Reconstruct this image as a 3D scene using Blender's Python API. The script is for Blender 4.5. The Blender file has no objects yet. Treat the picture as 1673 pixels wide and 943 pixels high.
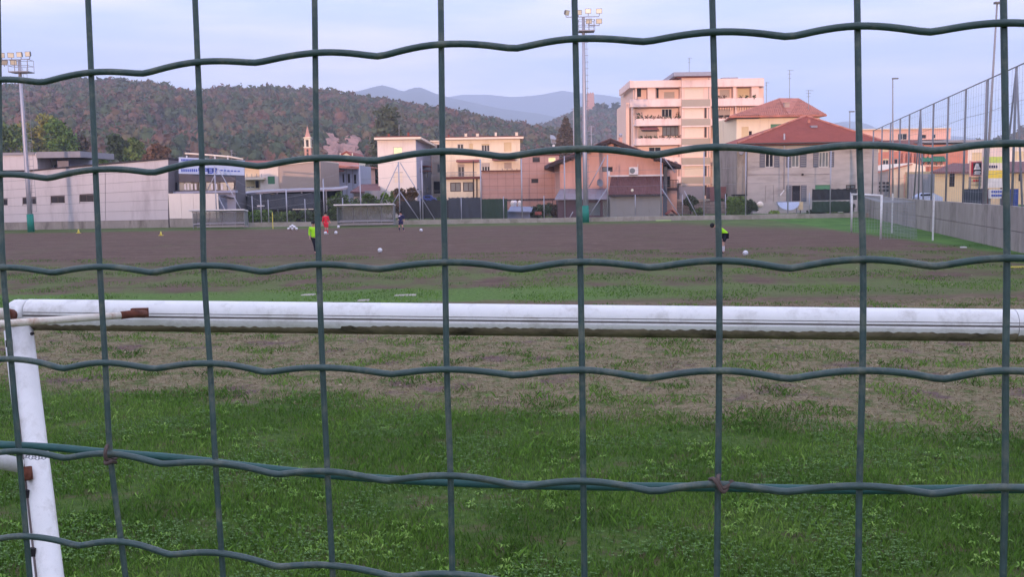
import bpy, math, random
import numpy as np
from mathutils import Vector, Matrix
from mathutils import noise as mnoise
random.seed(7); RNG = np.random.default_rng(7)
SC = bpy.context.scene; COL = SC.collection
# ------------------------------------------------------------------ camera
F_PX = 1650.0; CX, CY = 836.5, 471.5
PITCH = math.radians(5.83); ROLL = 0.016
CAM = Vector((0, 0, 3.0))
_F = Vector((0, math.cos(PITCH), -math.sin(PITCH))); _R0 = Vector((1, 0, 0)); _U0 = Vector((0, math.sin(PITCH), math.cos(PITCH)))
_R = _R0 * math.cos(ROLL) - _U0 * math.sin(ROLL); _U = _U0 * math.cos(ROLL) + _R0 * math.sin(ROLL)
cd = bpy.data.cameras.new('camera'); cam = bpy.data.objects.new('camera', cd); COL.objects.link(cam)
cd.sensor_width = 36; cd.lens = F_PX / 1673 * 36; cd.clip_start = 0.03; cd.clip_end = 15000
cam.matrix_world = Matrix(((_R.x, _U.x, -_F.x, CAM.x), (_R.y, _U.y, -_F.y, CAM.y), (_R.z, _U.z, -_F.z, CAM.z), (0, 0, 0, 1)))
SC.camera = cam
# ------------------------------------------------------------------ daylight: low sun behind the camera, thin cloud veil
SUN_EL, SUN_AZ = math.radians(4.0), math.radians(192)      # azimuth clockwise from +Y
w = bpy.data.worlds.new("World"); SC.world = w; w.use_nodes = True
nt = w.node_tree; nt.nodes.clear()
out = nt.nodes.new('ShaderNodeOutputWorld'); bg = nt.nodes.new('ShaderNodeBackground'); sky = nt.nodes.new('ShaderNodeTexSky')
sky.sky_type = 'NISHITA'; sky.sun_disc = False; sky.sun_elevation = SUN_EL; sky.sun_rotation = SUN_AZ
sky.air_density = 1.0; sky.dust_density = 1.0; sky.ozone_density = 1.5
tc = nt.nodes.new('ShaderNodeTexCoord'); mp = nt.nodes.new('ShaderNodeMapping'); mp.inputs['Scale'].default_value = (1.0, 1.0, 7.0)
nz = nt.nodes.new('ShaderNodeTexNoise'); nz.inputs['Scale'].default_value = 3.2; nz.inputs['Detail'].default_value = 6; nz.inputs['Roughness'].default_value = 0.55
cr = nt.nodes.new('ShaderNodeValToRGB'); cr.color_ramp.elements[0].position = 0.43; cr.color_ramp.elements[1].position = 0.70
cr.color_ramp.elements[0].color = (7.0, 8.9, 13.6, 1); cr.color_ramp.elements[1].color = (15.2, 13.9, 15.0, 1)
mix = nt.nodes.new('ShaderNodeMix'); mix.data_type = 'RGBA'; mix.inputs[0].default_value = 0.80
nt.links.new(tc.outputs['Generated'], mp.inputs[0]); nt.links.new(mp.outputs[0], nz.inputs['Vector']); nt.links.new(nz.outputs[0], cr.inputs[0])
nt.links.new(sky.outputs[0], mix.inputs[6]); nt.links.new(cr.outputs[0], mix.inputs[7])
nt.links.new(mix.outputs[2], bg.inputs[0]); bg.inputs[1].default_value = 0.10; nt.links.new(bg.outputs[0], out.inputs[0])
ld = bpy.data.lights.new('sun', 'SUN'); ld.energy = 2.6; ld.angle = math.radians(0.5); ld.color = (1.0, 0.66, 0.50)
sun = bpy.data.objects.new('sun', ld); COL.objects.link(sun)
_sd = Vector((math.sin(SUN_AZ) * math.cos(SUN_EL), math.cos(SUN_AZ) * math.cos(SUN_EL), math.sin(SUN_EL)))
sun.rotation_euler = (-_sd).to_track_quat('-Z', 'Y').to_euler()
SC.view_settings.view_transform = 'Standard'; SC.view_settings.look = 'None'; SC.view_settings.gamma = 1; SC.view_settings.exposure = 0.70
SC.cycles.volume_bounces = 2; SC.cycles.max_bounces = 5; SC.cycles.diffuse_bounces = 2; SC.cycles.glossy_bounces = 2; SC.cycles.transparent_max_bounces = 12
SC.cycles.use_denoising = True
# ------------------------------------------------------------------ helpers
def ray(px, py): return _F + _R * ((px - CX) / F_PX) + _U * ((CY - py) / F_PX)
def at(px, py, Y):
    d = ray(px, py); return CAM + d * (Y / d.y)
def atd(px, py, d): return CAM + ray(px, py) * d
def G(px, py, z=0.0):
    d = ray(px, py); return CAM + d * ((z - 3.0) / d.z)
def proj(p):
    v = Vector(p) - CAM; d = v.dot(_F); return (CX + v.dot(_R) / d * F_PX, CY - v.dot(_U) / d * F_PX)
def rc(x0, y0, x1, y1, Y):
    ym, xm = (y0 + y1) / 2, (x0 + x1) / 2
    return at(x0, ym, Y).x, at(x1, ym, Y).x, at(xm, y1, Y).z, at(xm, y0, Y).z
def lin(c):
    c = c / 255.0; return c / 12.92 if c <= 0.04045 else ((c + 0.055) / 1.055) ** 2.4
def S(r, g, b): return (lin(r), lin(g), lin(b), 1)
def mat(name, c, rough=0.8, var=0.12, scale=3.0, bump=0.0, metal=0.0, stain=None, stain_scale=0.7, stain_amt=0.4, spec=0.3, emit=None, stretch=(1, 1, 1)):
    m = bpy.data.materials.new(name); m.use_nodes = True; n = m.node_tree; b = n.nodes['Principled BSDF']; L = n.links
    t = n.nodes.new('ShaderNodeTexCoord'); mp = n.nodes.new('ShaderNodeMapping'); mp.inputs['Scale'].default_value = stretch
    L.new(t.outputs['Object'], mp.inputs[0])
    z = n.nodes.new('ShaderNodeTexNoise'); z.inputs['Scale'].default_value = scale; z.inputs['Detail'].default_value = 8; z.inputs['Roughness'].default_value = 0.65
    L.new(mp.outputs[0], z.inputs['Vector'])
    mr = n.nodes.new('ShaderNodeMapRange'); mr.inputs[1].default_value = 0.25; mr.inputs[2].default_value = 0.75
    mr.inputs[3].default_value = 1 - var; mr.inputs[4].default_value = 1 + var; L.new(z.outputs[0], mr.inputs[0])
    mx = n.nodes.new('ShaderNodeMix'); mx.data_type = 'RGBA'; mx.blend_type = 'MULTIPLY'; mx.inputs[0].default_value = 1
    mx.inputs[6].default_value = c; L.new(mr.outputs[0], mx.inputs[7]); last = mx.outputs[2]
    if stain:
        z2 = n.nodes.new('ShaderNodeTexNoise'); z2.inputs['Scale'].default_value = stain_scale; z2.inputs['Detail'].default_value = 9; z2.inputs['Roughness'].default_value = 0.7
        L.new(mp.outputs[0], z2.inputs['Vector'])
        r2 = n.nodes.new('ShaderNodeMapRange'); r2.inputs[1].default_value = 0.5; r2.inputs[2].default_value = 0.68; r2.inputs[4].default_value = stain_amt
        L.new(z2.outputs[0], r2.inputs[0]); m2 = n.nodes.new('ShaderNodeMix'); m2.data_type = 'RGBA'
        L.new(r2.outputs[0], m2.inputs[0]); L.new(last, m2.inputs[6]); m2.inputs[7].default_value = stain; last = m2.outputs[2]
    L.new(last, b.inputs['Base Color']); b.inputs['Roughness'].default_value = rough; b.inputs['Metallic'].default_value = metal
    b.inputs['Specular IOR Level'].default_value = spec
    if bump:
        bp = n.nodes.new('ShaderNodeBump'); bp.inputs['Strength'].default_value = 1; bp.inputs['Distance'].default_value = bump
        L.new(z.outputs[0], bp.inputs['Height']); L.new(bp.outputs[0], b.inputs['Normal'])
    if emit:
        b.inputs['Emission Color'].default_value = emit[0]; b.inputs['Emission Strength'].default_value = emit[1]
    return m
def leafmat(name, cols, rough=0.7, bright=0.25, pos_scale=None, trans=0.15):
    """colour by the tree's own 'tint' attribute, small differences leaf by leaf"""
    m = bpy.data.materials.new(name); m.use_nodes = True; n = m.node_tree; b = n.nodes['Principled BSDF']; L = n.links
    a = n.nodes.new('ShaderNodeAttribute'); a.attribute_name = 'tint'
    g = n.nodes.new('ShaderNodeNewGeometry')
    fac = a.outputs['Fac']
    if pos_scale:
        z = n.nodes.new('ShaderNodeTexNoise'); z.inputs['Scale'].default_value = pos_scale; z.inputs['Detail'].default_value = 3
        L.new(g.outputs['Position'], z.inputs['Vector'])
        mr = n.nodes.new('ShaderNodeMapRange'); mr.inputs[1].default_value = 0.3; mr.inputs[2].default_value = 0.7; mr.inputs[3].default_value = -0.3; mr.inputs[4].default_value = 0.3
        L.new(z.outputs[0], mr.inputs[0]); ad = n.nodes.new('ShaderNodeMath'); ad.operation = 'ADD'; ad.use_clamp = True
        L.new(mr.outputs[0], ad.inputs[0]); L.new(fac, ad.inputs[1]); fac = ad.outputs[0]
    cr = n.nodes.new('ShaderNodeValToRGB'); e = cr.color_ramp.elements
    e[0].position = 0; e[0].color = cols[0]; e[1].position = 1; e[1].color = cols[-1]
    for i, c in enumerate(cols[1:-1]):
        q = e.new((i + 1) / (len(cols) - 1)); q.color = c
    L.new(fac, cr.inputs[0])
    mr2 = n.nodes.new('ShaderNodeMapRange'); mr2.inputs[3].default_value = 1 - bright; mr2.inputs[4].default_value = 1 + bright
    L.new(g.outputs['Random Per Island'], mr2.inputs[0])
    mx = n.nodes.new('ShaderNodeMix'); mx.data_type = 'RGBA'; mx.blend_type = 'MULTIPLY'; mx.inputs[0].default_value = 1
    L.new(cr.outputs[0], mx.inputs[6]); L.new(mr2.outputs[0], mx.inputs[7]); L.new(mx.outputs[2], b.inputs['Base Color'])
    b.inputs['Roughness'].default_value = rough; b.inputs['Specular IOR Level'].default_value = 0.15
    return m
BASE = {}
class MB:
    def __init__(s): s.v = []; s.f = []
    def add(s, vs, fs):
        o = len(s.v); s.v.extend([tuple(p) for p in vs]); s.f.extend([tuple(i + o for i in f) for f in fs]); return s
    def box(s, x0, x1, y0, y1, z0, z1):
        return s.add([(x0, y0, z0), (x1, y0, z0), (x1, y1, z0), (x0, y1, z0), (x0, y0, z1), (x1, y0, z1), (x1, y1, z1), (x0, y1, z1)],
                     [(0, 3, 2, 1), (4, 5, 6, 7), (0, 1, 5, 4), (1, 2, 6, 5), (2, 3, 7, 6), (3, 0, 4, 7)])
    def prism(s, poly, y0, y1):                     # poly in (x, z)
        n = len(poly); vs = [(p[0], y0, p[1]) for p in poly] + [(p[0], y1, p[1]) for p in poly]
        return s.add(vs, [tuple(range(n)), tuple(range(2 * n - 1, n - 1, -1))] + [(i, n + i, n + (i + 1) % n, (i + 1) % n) for i in range(n)])
    def hexa(s, p):                                 # 4 lower + 4 upper corners
        return s.add(p, [(0, 3, 2, 1), (4, 5, 6, 7), (0, 1, 5, 4), (1, 2, 6, 5), (2, 3, 7, 6), (3, 0, 4, 7)])
    def slab(s, q, th):                             # quad (3-D corners) thickened downwards
        q = [Vector(p) for p in q]; n = len(q); lo = [p - Vector((0, 0, th)) for p in q]
        return s.add(lo + q, [tuple(range(n - 1, -1, -1)), tuple(range(n, 2 * n))] + [(i, (i + 1) % n, n + (i + 1) % n, n + i) for i in range(n)])
    def tube(s, pts, r, n=8, cap=True):
        pts = [Vector(p) for p in pts]; rs = r if isinstance(r, (list, tuple)) else [r] * len(pts)
        vs = []; fs = []; ref = None
        for i, p in enumerate(pts):
            d = (pts[min(i + 1, len(pts) - 1)] - pts[max(i - 1, 0)]).normalized()
            if ref is None: ref = Vector((0, 0, 1)) if abs(d.z) < 0.9 else Vector((1, 0, 0))
            a = (ref - d * ref.dot(d)).normalized(); ref = a; b = d.cross(a)
            for k in range(n):
                t = 2 * math.pi * k / n; vs.append(p + a * (math.cos(t) * rs[i]) + b * (math.sin(t) * rs[i]))
        for i in range(len(pts) - 1):
            for k in range(n):
                fs.append((i * n + k, i * n + (k + 1) % n, (i + 1) * n + (k + 1) % n, (i + 1) * n + k))
        if cap: fs.append(tuple(range(n - 1, -1, -1))); fs.append(tuple(range((len(pts) - 1) * n, len(pts) * n)))
        return s.add(vs, fs)
    def ball(s, c, r, nu=12, nv=8, sc=(1, 1, 1), jit=0.0, half=False):
        c = Vector(c); vs = []; fs = []
        for j in range(nv + 1):
            ph = (math.pi / 2 if half else math.pi) * j / nv
            for i in range(nu):
                th = 2 * math.pi * i / nu; k = 1 + (random.uniform(-jit, jit) if jit else 0)
                vs.append(c + Vector((math.sin(ph) * math.cos(th) * sc[0], math.sin(ph) * math.sin(th) * sc[1], math.cos(ph) * sc[2])) * r * k)
        for j in range(nv):
            for i in range(nu):
                fs.append((j * nu + i, (j + 1) * nu + i, (j + 1) * nu + (i + 1) % nu, j * nu + (i + 1) % nu))
        return s.add(vs, fs)
    def build(s, name, m, parent=None, smooth=False, base=None, label=None):
        b = Vector(base) if base is not None else (BASE.get(parent.name, Vector((0, 0, 0))) if parent else Vector((0, 0, 0)))
        me = bpy.data.meshes.new(name); me.from_pydata([(v[0] - b.x, v[1] - b.y, v[2] - b.z) for v in s.v], [], s.f)
        me.materials.append(m)
        if smooth: me.polygons.foreach_set('use_smooth', [True] * len(me.polygons))
        me.update(); o = bpy.data.objects.new(name, me); COL.objects.link(o)
        if parent: o.parent = parent
        else: o.location = b
        BASE[o.name] = b
        if label: o['label'] = label
        return o
def thing(name, label, cat, loc=(0, 0, 0), group=None):
    o = bpy.data.objects.new(name, None); COL.objects.link(o); o.location = loc; o.empty_display_size = 0.2
    o['label'] = label; o['category'] = cat
    if group: o['group'] = group
    BASE[o.name] = Vector(loc); return o
def tag(o, label, cat, group=None, kind=None):
    o['label'] = label; o['category'] = cat
    if group: o['group'] = group
    if kind: o['kind'] = kind
    return o
def fastmesh(name, V, Fc, m, tint=None, smooth=False, parent=None):
    me = bpy.data.meshes.new(name); V = np.asarray(V, np.float32); Fc = np.asarray(Fc, np.int32); k = Fc.shape[1]
    me.vertices.add(len(V)); me.vertices.foreach_set('co', V.ravel()); me.loops.add(Fc.size); me.loops.foreach_set('vertex_index', Fc.ravel())
    me.polygons.add(len(Fc)); me.polygons.foreach_set('loop_start', np.arange(0, Fc.size, k, dtype=np.int32))
    if tint is not None:
        at_ = me.attributes.new('tint', 'FLOAT', 'POINT'); at_.data.foreach_set('value', np.asarray(tint, np.float32))
    me.update(calc_edges=True); me.validate(); me.materials.append(m)
    o = bpy.data.objects.new(name, me); COL.objects.link(o)
    if parent: o.parent = parent
    return o
def wallmb(x0, x1, z0, z1, y, depth, holes=(), rev=0.16):
    """a wall facing -Y with real openings; holes = [(x0, x1, z0, z1)]"""
    mb = MB(); xs = sorted({x0, x1, *[min(max(h[i], x0), x1) for h in holes for i in (0, 1)]}); zs = sorted({z0, z1, *[min(max(h[i], z0), z1) for h in holes for i in (2, 3)]})
    for a, b in zip(xs, xs[1:]):
        for c, d in zip(zs, zs[1:]):
            mx_, mz = (a + b) / 2, (c + d) / 2
            if any(h[0] < mx_ < h[1] and h[2] < mz < h[3] for h in holes): continue
            mb.add([(a, y, c), (b, y, c), (b, y, d), (a, y, d)], [(0, 1, 2, 3)])
    for h in holes:
        a, b, c, d = h; r = y + rev
        mb.add([(a, y, c), (b, y, c), (b, y, d), (a, y, d), (a, r, c), (b, r, c), (b, r, d), (a, r, d)], [(0, 4, 5, 1), (1, 5, 6, 2), (2, 6, 7, 3), (3, 7, 4, 0), (4, 7, 6, 5)])
    Y1 = y + depth
    mb.add([(x0, y, z0), (x1, y, z0), (x1, y, z1), (x0, y, z1), (x0, Y1, z0), (x1, Y1, z0), (x1, Y1, z1), (x0, Y1, z1)], [(0, 3, 7, 4), (1, 5, 6, 2), (3, 2, 6, 7), (4, 7, 6, 5)])
    return mb
def window(b, h, y, fm, gm, nx=1, nz=1, rec=0.10, fw=0.06, sill=None, name='window'):
    """frame and panes set into the opening h of a wall at y"""
    x0, x1, z0, z1 = h; m = MB(); yf = y + rec - 0.03; yb = y + rec + 0.02; e = 0.002
    m.box(x0 + e, x0 + fw, yf, yb, z0 + e, z1 - e); m.box(x1 - fw, x1 - e, yf, yb, z0 + e, z1 - e)
    m.box(x0 + fw, x1 - fw, yf, yb, z0 + e, z0 + fw); m.box(x0 + fw, x1 - fw, yf, yb, z1 - fw, z1 - e)
    for i in range(1, nx):
        c = x0 + (x1 - x0) * i / nx; m.box(c - fw / 2, c + fw / 2, yf, yb, z0 + fw, z1 - fw)
    for i in range(1, nz):
        c = z0 + (z1 - z0) * i / nz; m.box(x0 + fw, x1 - fw, yf + 0.004, yb - 0.004, c - fw / 3, c + fw / 3)
    w_ = m.build(name, fm, b)
    g = MB(); g.box(x0 + fw / 2, x1 - fw / 2, y + rec - 0.008, y + rec + 0.008, z0 + fw / 2, z1 - fw / 2); g.build('pane', gm, w_)
    if sill: MB().box(x0 - 0.08, x1 + 0.08, y - 0.08, y + 0.02, z0 - 0.08, z0 - 0.002).build('sill', sill, w_)
    return w_
def shutter(b, x0, x1, y, z0, z1, m, slats=8):
    mb = MB(); fr = 0.05; mb.box(x0, x0 + fr, y - 0.05, y - 0.005, z0, z1); mb.box(x1 - fr, x1, y - 0.05, y - 0.005, z0, z1)
    mb.box(x0 + fr, x1 - fr, y - 0.05, y - 0.005, z1 - fr, z1); mb.box(x0 + fr, x1 - fr, y - 0.05, y - 0.005, z0, z0 + fr)
    o = mb.build('shutter', m, b); n = slats; sl = MB()
    for i in range(n):
        a = z0 + fr + (z1 - z0 - 2 * fr) * i / n; c = z0 + fr + (z1 - z0 - 2 * fr) * (i + 0.8) / n
        sl.hexa([(x0 + fr, y - 0.042, a), (x1 - fr, y - 0.042, a), (x1 - fr, y - 0.034, a), (x0 + fr, y - 0.034, a), (x0 + fr, y - 0.022, c), (x1 - fr, y - 0.022, c), (x1 - fr, y - 0.014, c), (x0 + fr, y - 0.014, c)])
    q = sl.build('slats', m, o); q['kind'] = 'stuff'
    return o
def blind(b, h, y, m, rec=0.07, name='roller_blind'):
    x0, x1, z0, z1 = h; mb = MB(); n = max(3, int((z1 - z0) / 0.09)); st = (z1 - z0) / n
    for i in range(n): mb.hexa([(x0, y + rec, z0 + st * i), (x1, y + rec, z0 + st * i), (x1, y + rec + 0.02, z0 + st * i), (x0, y + rec + 0.02, z0 + st * i), (x0, y + rec + 0.012, z0 + st * (i + 0.93)), (x1, y + rec + 0.012, z0 + st * (i + 0.93)), (x1, y + rec + 0.02, z0 + st * (i + 0.93)), (x0, y + rec + 0.02, z0 + st * (i + 0.93))])
    return mb.build(name, m, b)
def quadcloud(P, size, up=0.35):
    """N randomly turned leaf quads at P (N,3); size (N,)"""
    N = len(P); a = RNG.normal(size=(N, 3)); a /= np.linalg.norm(a, axis=1)[:, None]; b = RNG.normal(size=(N, 3)); b -= a * (a * b).sum(1)[:, None]; b /= np.linalg.norm(b, axis=1)[:, None]
    s = np.asarray(size)[:, None]; k = RNG.uniform(0.5, 1.0, (N, 1))
    V = np.stack([P - a * s, P + b * s * k * 0.7, P + a * s, P - b * s * k * 0.7], 1).reshape(-1, 3)
    return V, np.arange(4 * N).reshape(-1, 4)
# ------------------------------------------------------------------ materials
M = {}
M['white_paint'] = mat('white_paint', S(226, 220, 216), 0.42, 0.06, 14, stain=S(140, 126, 108), stain_scale=11, stain_amt=0.4, spec=0.5)
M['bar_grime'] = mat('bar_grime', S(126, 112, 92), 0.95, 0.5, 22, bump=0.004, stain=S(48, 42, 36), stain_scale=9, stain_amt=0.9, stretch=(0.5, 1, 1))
M['groove_dark'] = mat('groove_dark', S(104, 90, 88), 0.9, 0.3, 30)
M['rust'] = mat('rust', S(104, 60, 46), 0.95, 0.45, 40, bump=0.002, stain=S(40, 22, 18), stain_scale=30)
M['rusty_paint'] = mat('rusty_paint', S(222, 208, 192), 0.6, 0.08, 20, stain=S(165, 105, 65), stain_scale=16, stain_amt=0.75)
M['clip'] = mat('clip', S(34, 28, 32), 0.6)
M['green_pvc'] = mat('green_pvc', S(52, 72, 68), 0.45, 0.3, 120, bump=0.0004, spec=0.55, stain=S(124, 122, 104), stain_scale=75, stain_amt=0.5)
M['green_pvc_teal'] = mat('green_pvc_teal', S(48, 88, 84), 0.5, 0.2, 90, spec=0.4)
M['tie_rust'] = mat('tie_rust', S(92, 76, 70), 0.8, 0.35, 200)
M['concrete'] = mat('concrete', S(158, 146, 138), 0.92, 0.24, 1.4, bump=0.01, stain=S(100, 92, 84), stain_scale=0.8, stain_amt=0.8, stretch=(1, 1, 0.35))
M['kerb_concrete'] = mat('kerb_concrete', S(168, 156, 146), 0.95, 0.2, 2, bump=0.01, stain=S(96, 100, 70), stain_scale=0.6, stain_amt=0.6)
M['galv'] = mat('galv', S(168, 166, 178), 0.45, 0.08, 5, metal=0.4)
M['galv_dull'] = mat('galv_dull', S(140, 136, 142), 0.6, 0.1, 5)
M['teal_paint'] = mat('teal_paint', S(40, 128, 112), 0.6, 0.1, 4)
M['lamp_shell'] = mat('lamp_shell', S(108, 104, 106), 0.5)
M['lamp_glass'] = mat('lamp_glass', S(228, 214, 190), 0.15, spec=0.8)
M['cladding'] = mat('cladding', S(206, 193, 194), 0.6, 0.05, 0.8, stain=S(166, 152, 154), stain_scale=0.45, stain_amt=0.6, stretch=(1.5, 1, 0.3))
M['joint'] = mat('joint', S(120, 110, 114), 0.9)
M['roof_edge'] = mat('roof_edge', S(60, 52, 56), 0.7)
M['slab_grey'] = mat('slab_grey', S(150, 144, 150), 0.8, 0.08)
M['blue_wall_and_shade'] = mat('blue_wall_and_shade', S(170, 168, 188), 0.85, 0.05, 1)
M['dark_fascia'] = mat('dark_fascia', S(104, 98, 104), 0.8, 0.05, 1)
M['glass_dark'] = mat('glass_dark', S(40, 38, 46), 0.25, 0.3, 0.8, spec=0.25)
M['glass_grey'] = mat('glass_grey', S(118, 120, 122), 0.2, 0.2, 1.5, spec=0.5)
M['lit_glass'] = mat('lit_glass', S(230, 205, 140), 0.3, 0.2, 3, emit=((1.0, 0.78, 0.42, 1), 0.35))
M['frame_white'] = mat('frame_white', S(214, 208, 204), 0.6)
M['frame_dark'] = mat('frame_dark', S(74, 58, 54), 0.6)
M['sign_blue'] = mat('sign_blue', S(178, 188, 216), 0.6, 0.04, 1)
M['letter_blue'] = mat('letter_blue', S(70, 92, 178), 0.6)
M['cream'] = mat('cream', S(242, 222, 196), 0.9, 0.05, 1.2, stain=S(196, 170, 150), stain_scale=0.5, stain_amt=0.5, stretch=(1.8, 1, 0.35))
M['pale_pink'] = mat('pale_pink', S(240, 222, 212), 0.9, 0.04, 1.0, stain=S(200, 176, 174), stain_scale=0.5, stain_amt=0.5, stretch=(1.8, 1, 0.35))
M['trim_cream'] = mat('trim_cream', S(238, 216, 196), 0.8, 0.04, 2)
M['roof_dark'] = mat('roof_dark', S(112, 66, 60), 0.9, 0.2, 6)
M['beige'] = mat('beige', S(184, 160, 148), 0.95, 0.08, 0.8, bump=0.01, stain=S(160, 138, 130), stain_scale=0.4)
M['mauve_tile'] = mat('mauve_tile', S(182, 142, 134), 0.8, 0.07, 1.5)
M['mauve_joint'] = mat('mauve_joint', S(128, 94, 98), 0.9)
M['salmon'] = mat('salmon', S(216, 162, 146), 0.92, 0.08, 1.2, stain=S(186, 134, 124), stain_scale=0.5, stain_amt=0.5, stretch=(1.6, 1, 0.35))
M['timber_dark'] = mat('timber_dark', S(66, 52, 54), 0.85, 0.15, 3)
M['tile_brown'] = mat('tile_brown', S(118, 82, 82), 0.92, 0.28, 2.5, stain=S(86, 62, 66), stain_scale=2)
M['tile_red'] = mat('tile_red', S(150, 80, 70), 0.92, 0.14, 1.6, stain=S(120, 66, 68), stain_scale=0.6)
M['tile_old'] = mat('tile_old', S(184, 118, 102), 0.92, 0.28, 1.8, stain=S(120, 84, 80), stain_scale=1.2, stain_amt=0.7)
M['sheet_metal'] = mat('sheet_metal', S(140, 134, 146), 0.5, 0.12, 2, stain=S(150, 112, 104), stain_scale=0.8)
M['shed_brown'] = mat('shed_brown', S(100, 76, 82), 0.8, 0.1, 2)
M['garage_grey'] = mat('garage_grey', S(150, 144, 142), 0.8, 0.04, 1)
M['stone_plaster'] = mat('stone_plaster', S(184, 172, 170), 0.95, 0.16, 1.2, bump=0.012, stain=S(142, 128, 124), stain_scale=0.5, stain_amt=0.75, stretch=(0.5, 1, 2))
M['shutter_grey'] = mat('shutter_grey', S(106, 108, 120), 0.8, 0.1, 5)
M['shutter_green'] = mat('shutter_green', S(92, 140, 108), 0.8, 0.1, 5)
M['blind_cream'] = mat('blind_cream', S(226, 200, 160), 0.8, 0.04, 4)
M['blind_grey'] = mat('blind_grey', S(196, 178, 168), 0.8, 0.05, 4)
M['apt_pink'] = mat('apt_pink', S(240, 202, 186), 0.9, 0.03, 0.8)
M['apt_band'] = mat('apt_band', S(246, 214, 206), 0.9, 0.03, 0.8, stain=S(206, 172, 164), stain_scale=0.5, stain_amt=0.55, stretch=(1.8, 1, 0.4))
M['apt_grey'] = mat('apt_grey', S(178, 162, 148), 0.9, 0.04, 1)
M['apt_blue'] = mat('apt_blue', S(160, 158, 172), 0.7)
M['awning_red'] = mat('awning_red', S(152, 92, 88), 0.8)
M['awning_green'] = mat('awning_green', S(52, 120, 92), 0.8, 0.15, 3)
M['brick_orange'] = mat('brick_orange', S(208, 132, 112), 0.9, 0.12, 1.5, stain=S(180, 112, 98), stain_scale=0.5, stain_amt=0.5)
M['pink_band'] = mat('pink_band', S(236, 182, 166), 0.9, 0.04, 1)
M['yellow_wall'] = mat('yellow_wall', S(220, 194, 158), 0.9, 0.05, 1, stain=S(186, 160, 132), stain_scale=0.6, stain_amt=0.5)
M['shade_green'] = mat('shade_green', S(48, 68, 54), 0.95, 0.2, 1.2)
M['shade_slate'] = mat('shade_slate', S(66, 70, 80), 0.95, 0.15, 1.0)
M['shade_dark'] = mat('shade_dark', S(48, 50, 54), 0.95, 0.2, 1.0)
M['poly'] = mat('poly', S(150, 152, 152), 0.4, 0.25, 1.5, stain=S(110, 116, 110), stain_scale=1.5); M['poly'].node_tree.nodes['Principled BSDF'].inputs['Alpha'].default_value = 0.5
M['white_net'] = mat('white_net', S(150, 148, 150), 0.8)
M['black'] = mat('black', S(28, 24, 30), 0.8)
M['yellow_plastic'] = mat('yellow_plastic', S(226, 206, 96), 0.6)
M['white_plastic'] = mat('white_plastic', S(226, 216, 216), 0.6)
M['ball_white'] = mat('ball_white', S(232, 226, 230), 0.45)
M['skin'] = mat('skin', S(206, 156, 138), 0.6)
M['hair'] = mat('hair', S(30, 24, 26), 0.8)
M['cloth_red'] = mat('cloth_red', S(232, 50, 66), 0.85, 0.1, 8)
M['cloth_lime'] = mat('cloth_lime', S(178, 240, 40), 0.8, 0.08, 8)
M['cloth_navy'] = mat('cloth_navy', S(46, 42, 84), 0.85, 0.15, 8)
M['cloth_black'] = mat('cloth_black', S(30, 28, 42), 0.85, 0.1, 8)
M['cloth_white'] = mat('cloth_white', S(222, 212, 218), 0.85)
M['bark'] = mat('bark', S(84, 72, 68), 0.95, 0.25, 3, bump=0.02)
M['blue_tarp'] = mat('blue_tarp', S(62, 76, 140), 0.6, 0.15, 2)
M['grey_tarp'] = mat('grey_tarp', S(120, 122, 146), 0.6, 0.15, 2)
M['pale_tarp'] = mat('pale_tarp', S(178, 186, 214), 0.6, 0.08, 2)
M['stone'] = mat('stone', S(142, 128, 124), 0.95, 0.25, 3, bump=0.02, stain=S(90, 80, 78), stain_scale=2)
M['steeple'] = mat('steeple', S(206, 150, 134), 0.9, 0.1, 1)
M['rock'] = mat('rock', S(178, 130, 116), 0.95, 0.3, 0.16, bump=1.0, stain=S(104, 88, 84), stain_scale=0.09, stain_amt=0.95, stretch=(1.6, 1.6, 0.5))
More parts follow.
